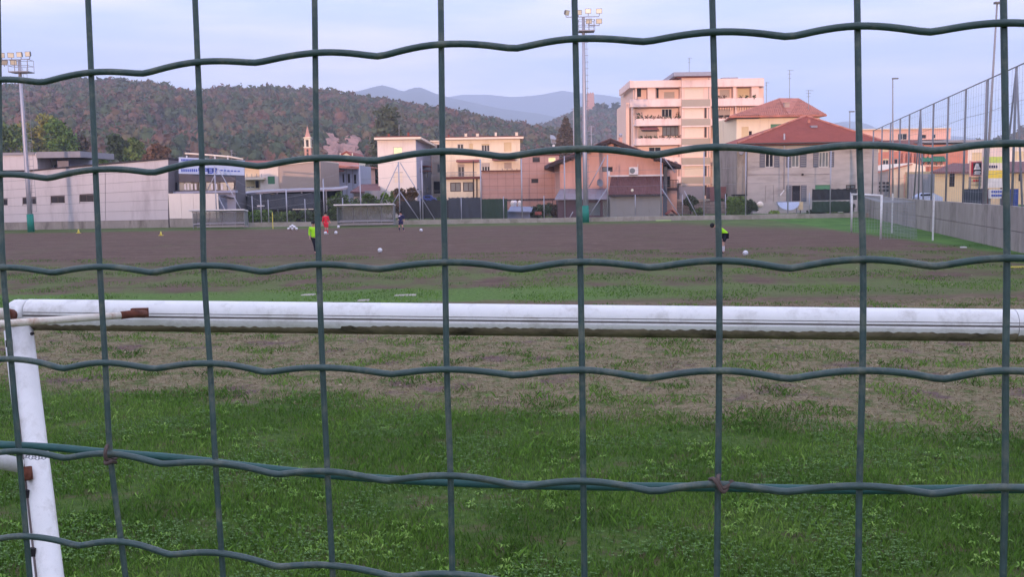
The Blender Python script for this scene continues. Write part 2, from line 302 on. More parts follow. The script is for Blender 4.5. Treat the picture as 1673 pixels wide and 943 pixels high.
# ================================================================== THE SETTING
def ground_material():
    m = bpy.data.materials.new('ground'); m.use_nodes = True; n = m.node_tree; L = n.links; b = n.nodes['Principled BSDF']
    geo = n.nodes.new('ShaderNodeNewGeometry'); sx = n.nodes.new('ShaderNodeSeparateXYZ'); L.new(geo.outputs['Position'], sx.inputs[0])
    def val(x):
        return x
    def math_(op, a, c, clamp=False):
        q = n.nodes.new('ShaderNodeMath'); q.operation = op; q.use_clamp = clamp
        for i, u in enumerate((a, c)):
            if u is None: continue
            if isinstance(u, (int, float)): q.inputs[i].default_value = u
            else: L.new(u, q.inputs[i])
        return q.outputs[0]
    def noise(scale, detail=6, rough=0.6, stretch=None):
        z = n.nodes.new('ShaderNodeTexNoise'); z.inputs['Scale'].default_value = scale; z.inputs['Detail'].default_value = detail; z.inputs['Roughness'].default_value = rough
        if stretch:
            mp = n.nodes.new('ShaderNodeMapping'); mp.inputs['Scale'].default_value = stretch; L.new(geo.outputs['Position'], mp.inputs[0]); L.new(mp.outputs[0], z.inputs['Vector'])
        else: L.new(geo.outputs['Position'], z.inputs['Vector'])
        return z.outputs[0]
    def ramp(v, a, c, lo=0.0, hi=1.0):
        q = n.nodes.new('ShaderNodeMapRange'); q.inputs[1].default_value = a; q.inputs[2].default_value = c; q.inputs[3].default_value = lo; q.inputs[4].default_value = hi
        q.interpolation_type = 'SMOOTHSTEP'; L.new(v, q.inputs[0]); return q.outputs[0]
    def mixc(f, a, c, blend='MIX'):
        q = n.nodes.new('ShaderNodeMix'); q.data_type = 'RGBA'; q.blend_type = blend
        for i, u in ((0, f), (6, a), (7, c)):
            if isinstance(u, (int, float)): q.inputs[i].default_value = u
            elif isinstance(u, tuple): q.inputs[i].default_value = u
            else: L.new(u, q.inputs[i])
        return q.outputs[2]
    X, Y = sx.outputs[0], sx.outputs[1]
    big = noise(0.16, 5); mid = noise(0.9, 6, 0.65); fine = noise(9, 6, 0.7); tuft = noise(2.6, 7, 0.7)
    wob = math_('MULTIPLY', math_('SUBTRACT', mid, 0.5), 5.0); wobb = math_('MULTIPLY', math_('SUBTRACT', big, 0.5), 9.0)
    Yw = math_('ADD', Y, wob)
    # colours
    streak = noise(0.5, 8, 0.7, (0.35, 1.6, 1)); dirt = mixc(ramp(streak, 0.35, 0.65), S(96, 75, 64), S(114, 91, 78)); dirt = mixc(ramp(fine, 0.35, 0.7), dirt, S(96, 76, 70)); clod = noise(1.8, 9, 0.78, (0.6, 1.3, 1)); dirt = mixc(ramp(clod, 0.54, 0.66), dirt, S(78, 62, 56)); dirt = mixc(ramp(clod, 0.46, 0.36), dirt, S(128, 106, 93))
    straw = mixc(ramp(fine, 0.3, 0.7), S(114, 100, 78), S(150, 134, 106)); straw = mixc(ramp(tuft, 0.48, 0.62), straw, S(84, 100, 50)); straw = mixc(ramp(mid, 0.55, 0.66), straw, S(108, 86, 84))
    green = mixc(ramp(fine, 0.3, 0.7), S(62, 84, 38), S(88, 108, 48)); green = mixc(ramp(tuft, 0.5, 0.7), green, S(88, 86, 60))
    # zones by distance from the fence
    edge = math_('ADD', math_('MULTIPLY', X, 0.30), Yw)
    lush = ramp(edge, 12.6, 14.0, 1.0, 0.0)
    green = mixc(ramp(tuft, 0.5, 0.66), green, S(94, 90, 60)); c = mixc(lush, straw, green)
    far = ramp(math_('ADD', Y, wob), 23.0, 27.0); c = mixc(far, c, dirt)
    # green strip and ragged grass in front of the worn field
    strip = math_('MULTIPLY', ramp(math_('ADD', Y, math_('MULTIPLY', wob, 0.45)), 25.6, 26.6), ramp(math_('ADD', Y, math_('MULTIPLY', wob, 0.5)), 29.2, 30.2, 1.0, 0.0))
    strip = math_('MULTIPLY', strip, ramp(X, 0.5, 7.0, 0.95, 0.45)); c = mixc(strip, c, mixc(ramp(fine, 0.3, 0.7), S(78, 104, 50), S(104, 132, 66)))
    rag = math_('MULTIPLY', ramp(Y, 26, 30), ramp(math_('ADD', Y, wobb), 35, 47, 1.0, 0.0))
    patch = noise(0.55, 7, 0.68, (1, 0.5, 1)); rag = math_('MULTIPLY', rag, math_('MULTIPLY', ramp(patch, 0.38, 0.6), 0.7))
    c = mixc(rag, c, mixc(ramp(fine, 0.3, 0.7), S(78, 98, 48), S(108, 124, 66)))
    # grass by the far kerb, the far right corner and along the concrete wall
    fg = ramp(math_('ADD', Y, math_('MULTIPLY', wob, 0.6)), 74.5, 78.0)
    cor = math_('MULTIPLY', ramp(math_('ADD', math_('ADD', Y, math_('MULTIPLY', X, 1.3)), wob), 82, 94), ramp(math_('ADD', X, wob), 10, 16))
    wl = ramp(math_('ADD', X, math_('MULTIPLY', wob, 0.35)), 19.0, 20.3)
    gf = math_('MAXIMUM', math_('MAXIMUM', math_('MULTIPLY', fg, 0.6), math_('MULTIPLY', cor, 0.62)), wl)
    gg = mixc(ramp(patch, 0.35, 0.7), S(70, 102, 50), S(96, 126, 62)); c = mixc(gf, c, gg)
    sp = noise(0.35, 8, 0.72, (1, 0.35, 1)); c = mixc(math_('MULTIPLY', ramp(sp, 0.5, 0.72), 0.3), c, S(92, 98, 62))
    L.new(c, b.inputs['Base Color']); b.inputs['Roughness'].default_value = 0.95; b.inputs['Specular IOR Level'].default_value = 0.1
    bp = n.nodes.new('ShaderNodeBump'); bp.inputs['Strength'].default_value = 1; bp.inputs['Distance'].default_value = 0.05
    L.new(math_('ADD', fine, math_('MULTIPLY', tuft, 1.5)), bp.inputs['Height']); L.new(bp.outputs[0], b.inputs['Normal'])
    return m
g = MB(); xs = [-6500, -60, 60, 6500]; ys = [-1700, 0, 100, 7500]
for i in range(3):
    for j in range(3): g.add([(xs[i], ys[j], 0), (xs[i + 1], ys[j], 0), (xs[i + 1], ys[j + 1], 0), (xs[i], ys[j + 1], 0)], [(0, 1, 2, 3)])
o = g.build('ground', ground_material()); o['kind'] = 'structure'

# ---- hills: each ridge stands at its own distance, the slope comes down towards the town
def interp(lst, x):
    xs_ = [p[0] for p in lst]; return float(np.interp(x, xs_, [p[1] for p in lst]))
class Hill:
    can = 0.0
    def __init__(s, ridge, Y0, Y1, z0=0.0, power=0.8, bumps=8.0, seed=0, bs=0.008):
        s.ridge, s.Y0, s.Y1, s.z0, s.power, s.bumps, s.seed, s.bs = ridge, Y0, Y1, z0, power, bumps, seed, bs
    def pt(s, px, t):
        Y = s.Y0 + (s.Y1 - s.Y0) * t; zr = at(px, interp(s.ridge, px), s.Y1).z; x = at(px, 300, Y).x
        zr -= s.can; tt = min(t, 1.0); z = s.z0 + (zr - s.z0) * tt ** s.power
        if t > 1: z = zr - (zr - s.z0) * (t - 1) * 0.9
        amp = s.bumps * min(1, 4 * tt * (1 - tt)) if t < 1 else 0
        z += amp * (mnoise.noise(Vector((x * s.bs, Y * s.bs, s.seed))) + 0.5 * mnoise.noise(Vector((x * s.bs * 2.3, Y * s.bs * 2.3, s.seed + 9))))
        return Vector((x, Y, max(z, -0.5)))
    def mesh(s, name, m, p0, p1, nu, nv, tmax=1.5):
        V = [s.pt(p0 + (p1 - p0) * i / nu, tmax * j / nv) for j in range(nv + 1) for i in range(nu + 1)]
        Fc = [(j * (nu + 1) + i, j * (nu + 1) + i + 1, (j + 1) * (nu + 1) + i + 1, (j + 1) * (nu + 1) + i) for j in range(nv) for i in range(nu)]
        o = fastmesh(name, np.array([v[:] for v in V]), Fc, m); o.data.polygons.foreach_set('use_smooth', [True] * len(o.data.polygons)); o['kind'] = 'structure'; return o
R1 = [(-400, 175), (-150, 160), (0, 146), (60, 141), (120, 133), (160, 131), (200, 131), (235, 134), (270, 140), (300, 150), (335, 157), (370, 153), (420, 150), (460, 148), (500, 150), (540, 152), (575, 156), (600, 160), (640, 166), (680, 174), (720, 181), (760, 188), (800, 195), (840, 203), (880, 212), (905, 220), (940, 236), (1000, 262), (1100, 300)]
R2 = [(700, 300), (800, 250), (850, 222), (885, 205), (920, 190), (940, 181), (960, 174), (985, 172), (1010, 178), (1035, 186), (1080, 200), (1150, 222), (1250, 250), (1400, 285), (1500, 300)]
R3 = [(-300, 190), (300, 175), (480, 158), (545, 153), (590, 147), (612, 141), (628, 137), (645, 141), (662, 148), (680, 141), (692, 141), (712, 150), (735, 157), (770, 165), (820, 176), (880, 184), (915, 192), (980, 195), (1060, 190), (1180, 200), (1330, 206), (1400, 209), (1450, 216), (1560, 230), (1700, 240), (2000, 250)]
R4 = [(-300, 200), (500, 180), (640, 168), (720, 160), (760, 154), (800, 154), (840, 158), (880, 155), (905, 150), (920, 147), (945, 151), (985, 154), (1010, 158), (1040, 169), (1100, 178), (1200, 192), (1340, 203), (1420, 208), (1600, 226), (2000, 240)]
R5 = [(1300, 290), (1480, 262), (1560, 246), (1620, 238), (1650, 226), (1668, 214), (1700, 206), (1800, 196), (2000, 190)]
M['soil'] = mat('soil', S(84, 74, 62), 0.95, 0.2, 0.05)
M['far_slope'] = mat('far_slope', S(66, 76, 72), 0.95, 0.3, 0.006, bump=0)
H1 = Hill(R1, 290, 700, 0, 0.85, 16, 3); H2 = Hill(R2, 760, 1150, 10, 0.9, 14, 5, 0.006); H5 = Hill(R5, 500, 900, 0, 0.8, 10, 11)
H1.can, H2.can, H5.can = 4.2, 6.5, 7.0
H1.mesh('wooded_hill', M['soil'], -420, 1100, 140, 40); H2.mesh('castle_hill', M['soil'], 700, 1500, 90, 24); H5.mesh('right_hill', M['soil'], 1300, 2000, 60, 20)
H3 = Hill(R3, 2500, 3500, 0, 0.8, 90, 17, 0.0022); H4 = Hill(R4, 4000, 5100, 0, 0.8, 120, 21, 0.0016)
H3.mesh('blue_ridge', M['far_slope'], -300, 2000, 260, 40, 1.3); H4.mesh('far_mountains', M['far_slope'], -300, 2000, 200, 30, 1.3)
# unseen ridge added behind the camera, shaped to keep the pitch in shade
rb = MB(); nW = 60; vs = []; 
for j, (yy, k) in enumerate(((-1650, 0.3), (-1400, 0.8), (-1180, 1.0), (-1000, 0.7), (-800, 0.25), (-700, 0))):
    for i in range(nW + 1):
        x = -2600 + 4200 * i / nW; vs.append((x, yy, k * (93 + 3 * mnoise.noise(Vector((x * 0.004, yy * 0.003, 2))))))
rb.add(vs, [(j * (nW + 1) + i, j * (nW + 1) + i + 1, (j + 1) * (nW + 1) + i + 1, (j + 1) * (nW + 1) + i) for j in range(5) for i in range(nW)])
o = rb.build('sun_blocker_ridge', M['soil']); o['kind'] = 'structure'

# ---- the quarry scar: two bare rock faces among the trees
SCARS = [(540, 232, 27, 33), (578, 238, 27, 30)]
def in_scar(px, py, k=1.0):
    w_ = 0.18 * mnoise.noise(Vector((px * 0.09, py * 0.09, 4)))
    return any(((px - a) / c) ** 2 + ((py - b) / d) ** 2 < (k + w_) ** 2 for a, b, c, d in SCARS)
def hill_hit(H, px, py):
    lo, hi = 0.0, 1.0
    for _ in range(30):
        t = (lo + hi) / 2
        if proj(H.pt(px, t))[1] > py: lo = t
        else: hi = t
    return (lo + hi) / 2
for (a, b, c, d) in SCARS:
    vs = []; nu, nv = 16, 16
    for j in range(nv + 1):
        for i in range(nu + 1):
            r = j / nv; th = 2 * math.pi * i / nu; px = a + c * r * math.cos(th) * (1 + 0.15 * mnoise.noise(Vector((i * 0.7, a, 0)))); py = b + d * r * math.sin(th)
            p = H1.pt(px, hill_hit(H1, px, py)); k = 1 - r ** 3
            p = p + Vector((0, -3.5 * k + 2.6 * mnoise.noise(p * 0.10), 3.4 * k - 1.2 + 1.0 * mnoise.noise(p * 0.3))); vs.append(p)
    mb = MB().add(vs, [(j * (nu + 1) + i, j * (nu + 1) + i + 1, (j + 1) * (nu + 1) + i + 1, (j + 1) * (nu + 1) + i) for j in range(nv) for i in range(nu)])
    o = mb.build('rock_face', M['rock']); o['kind'] = 'structure'

# ---- woods: each tree a core and a cloud of leaf clusters
def blobtree_arrays(P, Rr, Hh, K, leaf=0.3):
    """P (T,3) crown centres, Rr radii, Hh half-heights"""
    T = len(P); d = RNG.normal(size=(T, K, 3)); d /= np.linalg.norm(d, axis=2)[..., None]; d[..., 2] = np.abs(d[..., 2]) * 1.1 - 0.25
    rad = RNG.uniform(0.72, 1.12, (T, K, 1)); lob = 1 + 0.25 * np.sin(d[..., 0:1] * 5 + P[:, None, 0:1]) * np.cos(d[..., 1:2] * 4 + P[:, None, 1:2])
    C = P[:, None, :] + d * rad * lob * np.stack([Rr, Rr, Hh], 1)[:, None, :]
    C = C.reshape(-1, 3); V, Fc = quadcloud(C, np.repeat(Rr, K) * leaf * RNG.uniform(0.6, 1.3, T * K)); return V, Fc
def forest(name, H, p0, p1, N, r0, r1, K, m, skip=None, tmin=0.0, leaf=0.36, tintf=None):
    P = []; tries = 0
    while len(P) < N and tries < N * 6:
        tries += 1; px = random.uniform(p0, p1); t = math.sqrt(random.uniform(tmin * tmin, 1.05 ** 2))
        p = H.pt(px, t); q = proj(p + Vector((0, 0, 4)))
        if q[1] > 292 or (skip and skip(*q)): continue
        P.append(p)
    P = np.array([p[:] for p in P]); Rr = RNG.uniform(r0, r1, len(P)) * RNG.choice([0.8, 1, 1.25], len(P)); Hh = Rr * RNG.uniform(0.9, 1.4, len(P))
    # a core under the leaves so that crowns are not see-through
    ico = MB().ball((0, 0, 0), 1, 6, 4); iv = np.array(ico.v); fi = np.array(ico.f)
    core = (P[:, None, :] + np.array([0, 0, 0.5]) * Hh[:, None, None] + iv[None] * np.stack([Rr, Rr, Hh], 1)[:, None, :] * 0.82 * RNG.uniform(0.85, 1.12, (len(P), len(iv), 1))).reshape(-1, 3)
    Cf = (fi[None] + (np.arange(len(P)) * len(iv))[:, None, None]).reshape(-1, 4)
    V, Fc = blobtree_arrays(P + np.stack([0 * Hh, 0 * Hh, Hh * 0.55], 1), Rr, Hh, K, leaf)
    tt = RNG.uniform(0, 1, len(P)) if tintf is None else tintf(P)
    tint = np.concatenate([np.repeat(tt, len(iv)), np.repeat(tt, K * 4)])
    o = fastmesh(name, np.concatenate([core, V]), np.concatenate([Cf, Fc + len(core)]), m, tint); return o
autumn = [S(62, 74, 50), S(72, 82, 50), S(86, 86, 54), S(102, 86, 60), S(116, 82, 66), S(98, 74, 62), S(82, 80, 56), S(66, 78, 54)]
M['wood_leaves'] = leafmat('wood_leaves', autumn, bright=0.15, pos_scale=0.012)
o = forest('autumn_woods', H1, -180, 1010, 11500, 2.1, 3.5, 32, M['wood_leaves'], lambda a, b: in_scar(a, b, 0.74)); tag(o, 'mass of green and russet autumn trees covering the long hill', 'woods', kind='stuff')
o = forest('castle_woods', H2, 800, 1260, 3200, 3.2, 4.8, 22, M['wood_leaves']); tag(o, 'mauve brown woods covering the hill below the ruined tower', 'woods', kind='stuff')
o = forest('right_woods', H5, 1560, 1900, 600, 4.5, 6.5, 22, M['wood_leaves']); tag(o, 'dark woods on the low hill at the right edge', 'woods', kind='stuff')

def tree(px, ptop, pbase, wpx, Y, leaves, label, name='tree', group=None, K=1500, leaf=0.3, shape='round', trunk=True, tint=None, cat='tree'):
    zt = at(px, ptop, Y).z; x = at(px, (ptop + (pbase or 350)) / 2, Y).x; zb = max(0.0, at(px, pbase, Y).z) if pbase else 0.0
    r = wpx / 2 * Y / F_PX; h = zt - zb; t = thing(name, label, cat, (x, Y, 0 if trunk else zb), group)
    mb = MB(); th = (zt if trunk else h) * 0.85; z0 = 0 if trunk else zb
    mb.tube([(x, Y, z0 - 0.1), (x + 0.1 * r, Y, z0 + th * 0.4), (x, Y + 0.05, z0 + th)], [max(0.06, h * 0.022), h * 0.016, 0.02], 7)
    for k in range(7):
        a = random.uniform(0, 6.28); zz = z0 + th * random.uniform(0.35, 0.8); mb.tube([(x, Y, zz), (x + math.cos(a) * r * 0.35, Y + math.sin(a) * r * 0.35, zz + h * 0.08), (x + math.cos(a) * r * 0.7, Y + math.sin(a) * r * 0.7, zz + h * 0.12)], [h * 0.009, h * 0.006, 0.01], 5)
    mb.build('trunk', M['bark'], t)
    C = []; S_ = []
    if shape == 'round':
        nb = 14; cl = []
        for k in range(nb):
            a = random.uniform(0, 6.28); rr = r * math.sqrt(random.uniform(0, 1)) * 0.68; zz = zb + h * random.uniform(0.18, 0.82) ; s_ = r * random.uniform(0.3, 0.5) * (1.1 if zz < zb + h * 0.6 else 0.85)
            rr *= 1 - 0.35 * max(0, (zz - zb) / h - 0.5); cl.append((x + math.cos(a) * rr, Y + math.sin(a) * rr, min(zz, zt - s_ * 0.8), s_))
        for cx, cy, cz, s_ in cl:
            d = RNG.normal(size=(K // nb, 3)); d /= np.linalg.norm(d, axis=1)[:, None]; C.append(np.array([cx, cy, cz]) + d * s_ * RNG.uniform(0.55, 1.08, (K // nb, 1)) * np.array([1, 1, 0.8])); 
    elif shape == 'conifer':
        n_ = 11
        for k in range(n_):
            f = k / (n_ - 1); zz = zb + h * (0.08 + 0.9 * f); rr = r * (1 - f) ** 0.75 + 0.15
            for q in range(7):
                a = random.uniform(0, 6.28); m_ = K // (n_ * 7); u = RNG.uniform(0.1, 1, m_)
                C.append(np.stack([x + math.cos(a) * rr * u, Y + math.sin(a) * rr * u, zz - u * rr * 0.22 + RNG.normal(0, h * 0.012, m_)], 1) + RNG.normal(0, r * 0.07, (m_, 3)))
    elif shape == 'cedar':
        n_ = 9
        for k in range(n_):
            f = k / (n_ - 1); zz = zb + h * (0.12 + 0.85 * f); rr = r * (1.05 - f * 0.85) * random.uniform(0.8, 1.1)
            for q in range(6):
                a = q * 1.05 + random.uniform(0, 1); m_ = K // (n_ * 6); u = np.sqrt(RNG.uniform(0.02, 1, m_))
                C.append(np.stack([x + math.cos(a) * rr * u, Y + math.sin(a) * rr * u, zz + u * rr * 0.06 + RNG.normal(0, h * 0.022, m_)], 1) + RNG.normal(0, r * 0.11, (m_, 3)) * np.array([1, 1, 0.6]))
    elif shape == 'box':
        C.append(np.stack([x + RNG.uniform(-r, r, K), Y + RNG.uniform(-0.6, 0.6, K), RNG.uniform(zb, zt, K)], 1) + RNG.normal(0, 0.05, (K, 3)))
    C = np.concatenate(C); V, Fc = quadcloud(C, leaf * RNG.uniform(0.5, 1.2, len(C)))
    V = V - np.array(BASE[t.name][:]); tv = np.repeat(np.clip(RNG.normal(0.5 if tint is None else tint, 0.14, len(C)), 0, 1), 4)
    fastmesh('crown', V, Fc, leaves, tv, parent=t); return t
M['leaf_cedar'] = leafmat('leaf_cedar', [S(66, 72, 58), S(84, 88, 66), S(104, 102, 76)], bright=0.3)  # palette lightened so that haze is put into the leaf colour
M['leaf_green'] = leafmat('leaf_green', [S(60, 76, 42), S(88, 106, 54), S(122, 132, 70)], bright=0.35)
M['leaf_olive'] = leafmat('leaf_olive', [S(84, 92, 50), S(124, 124, 62), S(164, 150, 80)], bright=0.35)
M['leaf_dark'] = leafmat('leaf_dark', [S(46, 58, 42), S(62, 76, 50), S(80, 92, 56)], bright=0.35)
M['leaf_russet'] = leafmat('leaf_russet', [S(84, 70, 52), S(116, 84, 62), S(140, 98, 74)], bright=0.35)
M['leaf_bush'] = leafmat('leaf_bush', [S(70, 92, 42), S(102, 126, 56), S(132, 152, 76)], bright=0.35)
tree(18, 200, 262, 76, 175, M['leaf_green'], 'green tree at the left edge, behind the floodlight mast', K=1800, leaf=0.42)
tree(60, 180, 262, 72, 190, M['leaf_olive'], 'yellowing tree just right of the left floodlight mast', K=2000, leaf=0.45, tint=0.65)
tree(88, 176, 262, 16, 200, M['leaf_olive'], 'slim yellow poplar rising above the trees behind the warehouse', 'poplar_tree', K=700, leaf=0.4, tint=0.75)
tree(98, 190, 262, 68, 180, M['leaf_bush'], 'light green tree behind the rooftop room of the warehouse', K=2000, leaf=0.42, tint=0.3)
tree(128, 216, 268, 40, 185, M['leaf_russet'], 'dull brown tree between two green ones behind the warehouse', K=1200, leaf=0.4, tint=0.1)
tree(195, 212, 272, 44, 180, M['leaf_dark'], 'dark green tree behind the middle of the warehouse roof', K=1500, leaf=0.42, tint=0.6)
tree(222, 218, 272, 44, 178, M['leaf_green'], 'mid green round tree behind the warehouse roof vent', K=1600, leaf=0.42, tint=0.6)
tree(256, 230, 272, 48, 176, M['leaf_russet'], 'russet tree behind the right end of the warehouse roof', K=1500, leaf=0.42, tint=0.45)
tree(160, 248, 276, 40, 170, M['leaf_bush'], 'low green tree peeping over the warehouse roof', K=900, leaf=0.4, tint=0.2)
tree(634, 184, 325, 84, 240, M['leaf_cedar'], 'tall dark cedar with level boughs behind the pale apartment house', 'cedar_tree', K=6500, leaf=0.85, shape='cedar', tint=0.5)
tree(603, 256, 325, 46, 150, M['leaf_dark'], 'dark low tree left of the cedar beside the church hall', K=1300, leaf=0.4, tint=0.4)
tree(925, 196, 262, 46, 260, M['leaf_russet'], 'pointed olive brown conifer left of the central floodlight mast', 'conifer_tree', K=3400, leaf=0.55, shape='conifer', tint=0.1)
for i, (a, b_, w_) in enumerate(((978, 168, 14), (990, 170, 8), (1004, 166, 20), (1018, 175, 14))):
    tree(a, b_, 184, w_, 1130, M['leaf_dark'], ['dark pine right beside the ruined tower', 'thin pine second to the right of the ruined tower', 'broadest dark pine on the castle hilltop', 'small pine at the right end of the castle hilltop'][i], 'pine_tree', 'pines beside the ruined tower', K=420, leaf=2.0, trunk=False, tint=0.3)

# ================================================================== NEAR WIRE FENCE
cols = [[(-2, 130), (0, 285), (5, 437), (18, 587), (31, 738), (43, 877)],
        [(149, 118), (156, 277), (163, 436), (172, 593), (180, 742), (198, 886)],
        [(323, 101), (330, 265), (333, 434), (343, 594), (352, 757), (362, 905)],
        [(515, 86), (517, 258), (521, 432), (527, 601), (535, 771), (543, 925)],
        [(721, 72), (723, 247), (727, 429), (730, 604), (736, 778), (739, 939)],
        [(940, 63), (944, 243), (948, 428), (951, 605), (953, 787), (955, 950)],
        [(1165, 52), (1170, 240), (1175, 426), (1175, 606), (1173, 792), (1171, 965)],
        [(1401, 42), (1404, 237), (1410, 424), (1409, 606), (1404, 795), (1402, 975)],
        [(1640, 37), (1643, 234), (1645, 422), (1643, 606), (1642, 797), (1638, 975)]]
def extend(seq, n, m):
    s = [np.array(p, float) for p in seq]
    for _ in range(n): s.insert(0, 2 * s[0] - s[1])
    for _ in range(m): s.append(2 * s[-1] - s[-2])
    return s
cols = [extend(c, 4, 3) for c in cols]; NX = 2
grid = [extend([cols[i][j] for i in range(len(cols))], NX, NX) for j in range(len(cols[0]))]      # grid[row][col]
nr, nc = len(grid), len(grid[0])
fdep = lambda c: 0.527 - 0.0117 * (c - NX)
fence = thing('wire_mesh_fence', 'green coated wire mesh fence of crimped wires filling the foreground', 'fence', atd(836, 943, 0.47))
def smooth_path(P, sub=6):
    out_ = []
    for i in range(len(P) - 1):
        p0, p1, p2, p3 = P[max(i - 1, 0)], P[i], P[i + 1], P[min(i + 2, len(P) - 1)]
        for k in range(sub):
            t = k / sub; out_.append(0.5 * ((2 * p1) + (p2 - p0) * t + (2 * p0 - 5 * p1 + 4 * p2 - p3) * t * t + (3 * p1 - p0 - 3 * p2 + p3) * t ** 3))
    out_.append(P[-1]); return out_
# node positions in space; beyond the measured part the mesh simply goes on in its own plane
NW = [[atd(grid[r][c][0], grid[r][c][1], fdep(c)) for c in range(nc)] for r in range(nr)]
dl = sum(((NW[r][0] - NW[r][2]) for r in range(nr)), Vector()) / (2 * nr); dr = sum(((NW[r][-1] - NW[r][-3]) for r in range(nr)), Vector()) / (2 * nr); EX = 26
NW = [[row[0] + dl * k for k in range(EX, 0, -1)] + row + [row[-1] + dr * k for k in range(1, EX + 1)] for row in NW]
du = sum(((NW[0][c] - NW[2][c]) for c in range(len(NW[0]))), Vector()) / (2 * len(NW[0])); dd_ = sum(((NW[-1][c] - NW[-3][c]) for c in range(len(NW[0]))), Vector()) / (2 * len(NW[0]))
NW = [[p + du * k for p in NW[0]] for k in range(6, 0, -1)] + NW + [[p + dd_ * k for p in NW[-1]] for k in range(1, 15)]
TR, TC = len(NW), len(NW[0])
for c in range(TC):
    inn = EX <= c < EX + nc; P = smooth_path([NW[r][c] for r in range(TR)], 5 if inn else 2); MB().tube([p + (p - CAM) * (0.0022 / 0.47) for p in P], 0.00147, 12 if inn else 7).build('vertical_wire', M['green_pvc'], fence, True)
for r in range(TR):
    pts = []
    for c in range(TC - 1):
        inn = EX - 2 <= c < EX + nc + 2; N = 14 if inn else 7; a_, b_ = NW[r][c], NW[r][c + 1]; p0_, p3_ = NW[r][max(c - 1, 0)], NW[r][min(c + 2, TC - 1)]; am = 0.0036 * random.uniform(0.8, 1.2); je = random.uniform(0.92, 1.2)
        for k in range(N):
            t = k / N; tr = abs(math.cos(math.pi * (t ** je))); tr = math.sqrt(tr * tr + 0.012) / math.sqrt(1.012)
            p = 0.5 * ((2 * a_) + (b_ - p0_) * t + (2 * p0_ - 5 * a_ + 4 * b_ - p3_) * t * t + (3 * a_ - p0_ - 3 * b_ + p3_) * t ** 3); pts.append(p - _U * am * (1 - tr) - (p - CAM) * (0.0012 / 0.47))
    hw_ = MB().tube(pts, 0.00163, 10)
    for c in range(EX - 1, EX + nc + 1): hw_.ball(NW[r][c] + (NW[r][c] - CAM) * 0.0009, 0.0021, 8, 5, (1.0, 1.0, 0.9))
    hw_.build('horizontal_wire', M['green_pvc'], fence, True)
tw = [(-240, 716), (0, 727), (90, 732), (175, 740), (290, 749), (400, 762), (520, 775), (640, 784), (740, 789), (850, 793), (950, 795), (1170, 797), (1400, 801), (1673, 799), (1900, 797)]
twp = [atd(p[0], p[1], 0.535 - 0.0117 * (p[0] / 205) + 0.0040) for p in smooth_path([np.array(q, float) for q in tw], 4)]
MB().tube([twp[0] + dl * EX] + twp + [twp[-1] + dr * EX], 0.0021, 12).build('tension_wire', M['green_pvc_teal'], fence, True)
def tie(cx, cy, d, pts, r):
    MB().tube(smooth_path([atd(cx + a, cy + b, d + c) for a, b, c in pts], 6), r, 10).build('tie_wire', M['tie_rust'], fence, True)
tie(178, 742, 0.515, [(-2, -14, 0.006), (-4, -11, -0.004), (-6, -2, -0.0062), (-5, 8, -0.005), (4, 10, -0.002), (12, 7, 0.004)], 0.0009)
tie(176, 752, 0.515, [(-4, 0, -0.004), (-2, 6, -0.005), (6, 3, -0.005), (13, 4, 0.002)], 0.0010)
tie(1174, 792, 0.458, [(-14, -8, 0.004), (-8, -9, -0.004), (-2, 0, -0.006), (6, 12, -0.006), (13, 8, -0.004), (20, -6, -0.003)], 0.0009)
tie(1176, 790, 0.458, [(0, -16, 0.003), (-3, -6, -0.005), (4, 8, -0.005), (16, 2, -0.004), (21, -4, -0.003)], 0.0009)

# ================================================================== NEAR GOAL (seen from behind, through the fence)
A = atd(30, 514, 3.82); B = atd(1655, 532, 3.62); dirB = (B - A).normalized(); C2 = B + dirB * (B - A).length
goal = thing('football_goal', 'white full size goal close behind the fence, its crossbar across the picture', 'goal', (A.x, A.y, 0))
def bar(p, q, ang0, ang1, rad, name, m, seg=36, groove=None):
    d = (q - p).normalized(); up = (Vector((0, 0, 1)) - d * d.z).normalized(); fr = d.cross(up)
    if fr.y > 0: fr = -fr
    prof = []
    for k in range(seg + 1):
        a = ang0 + (ang1 - ang0) * k / seg; rr = rad
        if groove:
            for g0, dep, wd in groove:
                if abs(math.degrees(a) - g0) < wd: rr -= dep
        prof.append((math.cos(a) * rr * 0.92, math.sin(a) * rr))
    n = len(prof); L_ = [p + fr * a + up * b for a, b in prof] + [q + fr * a + up * b for a, b in prof]
    return MB().add(L_, [(i, i + 1, n + i + 1, n + i) for i in range(n - 1)])
RAD = 0.0585; gr = [(15, 0.006, 1.6), (2.5, 0.009, 2.2), (-2.5, 0.003, 3.0)]
mid = (A + C2) / 2
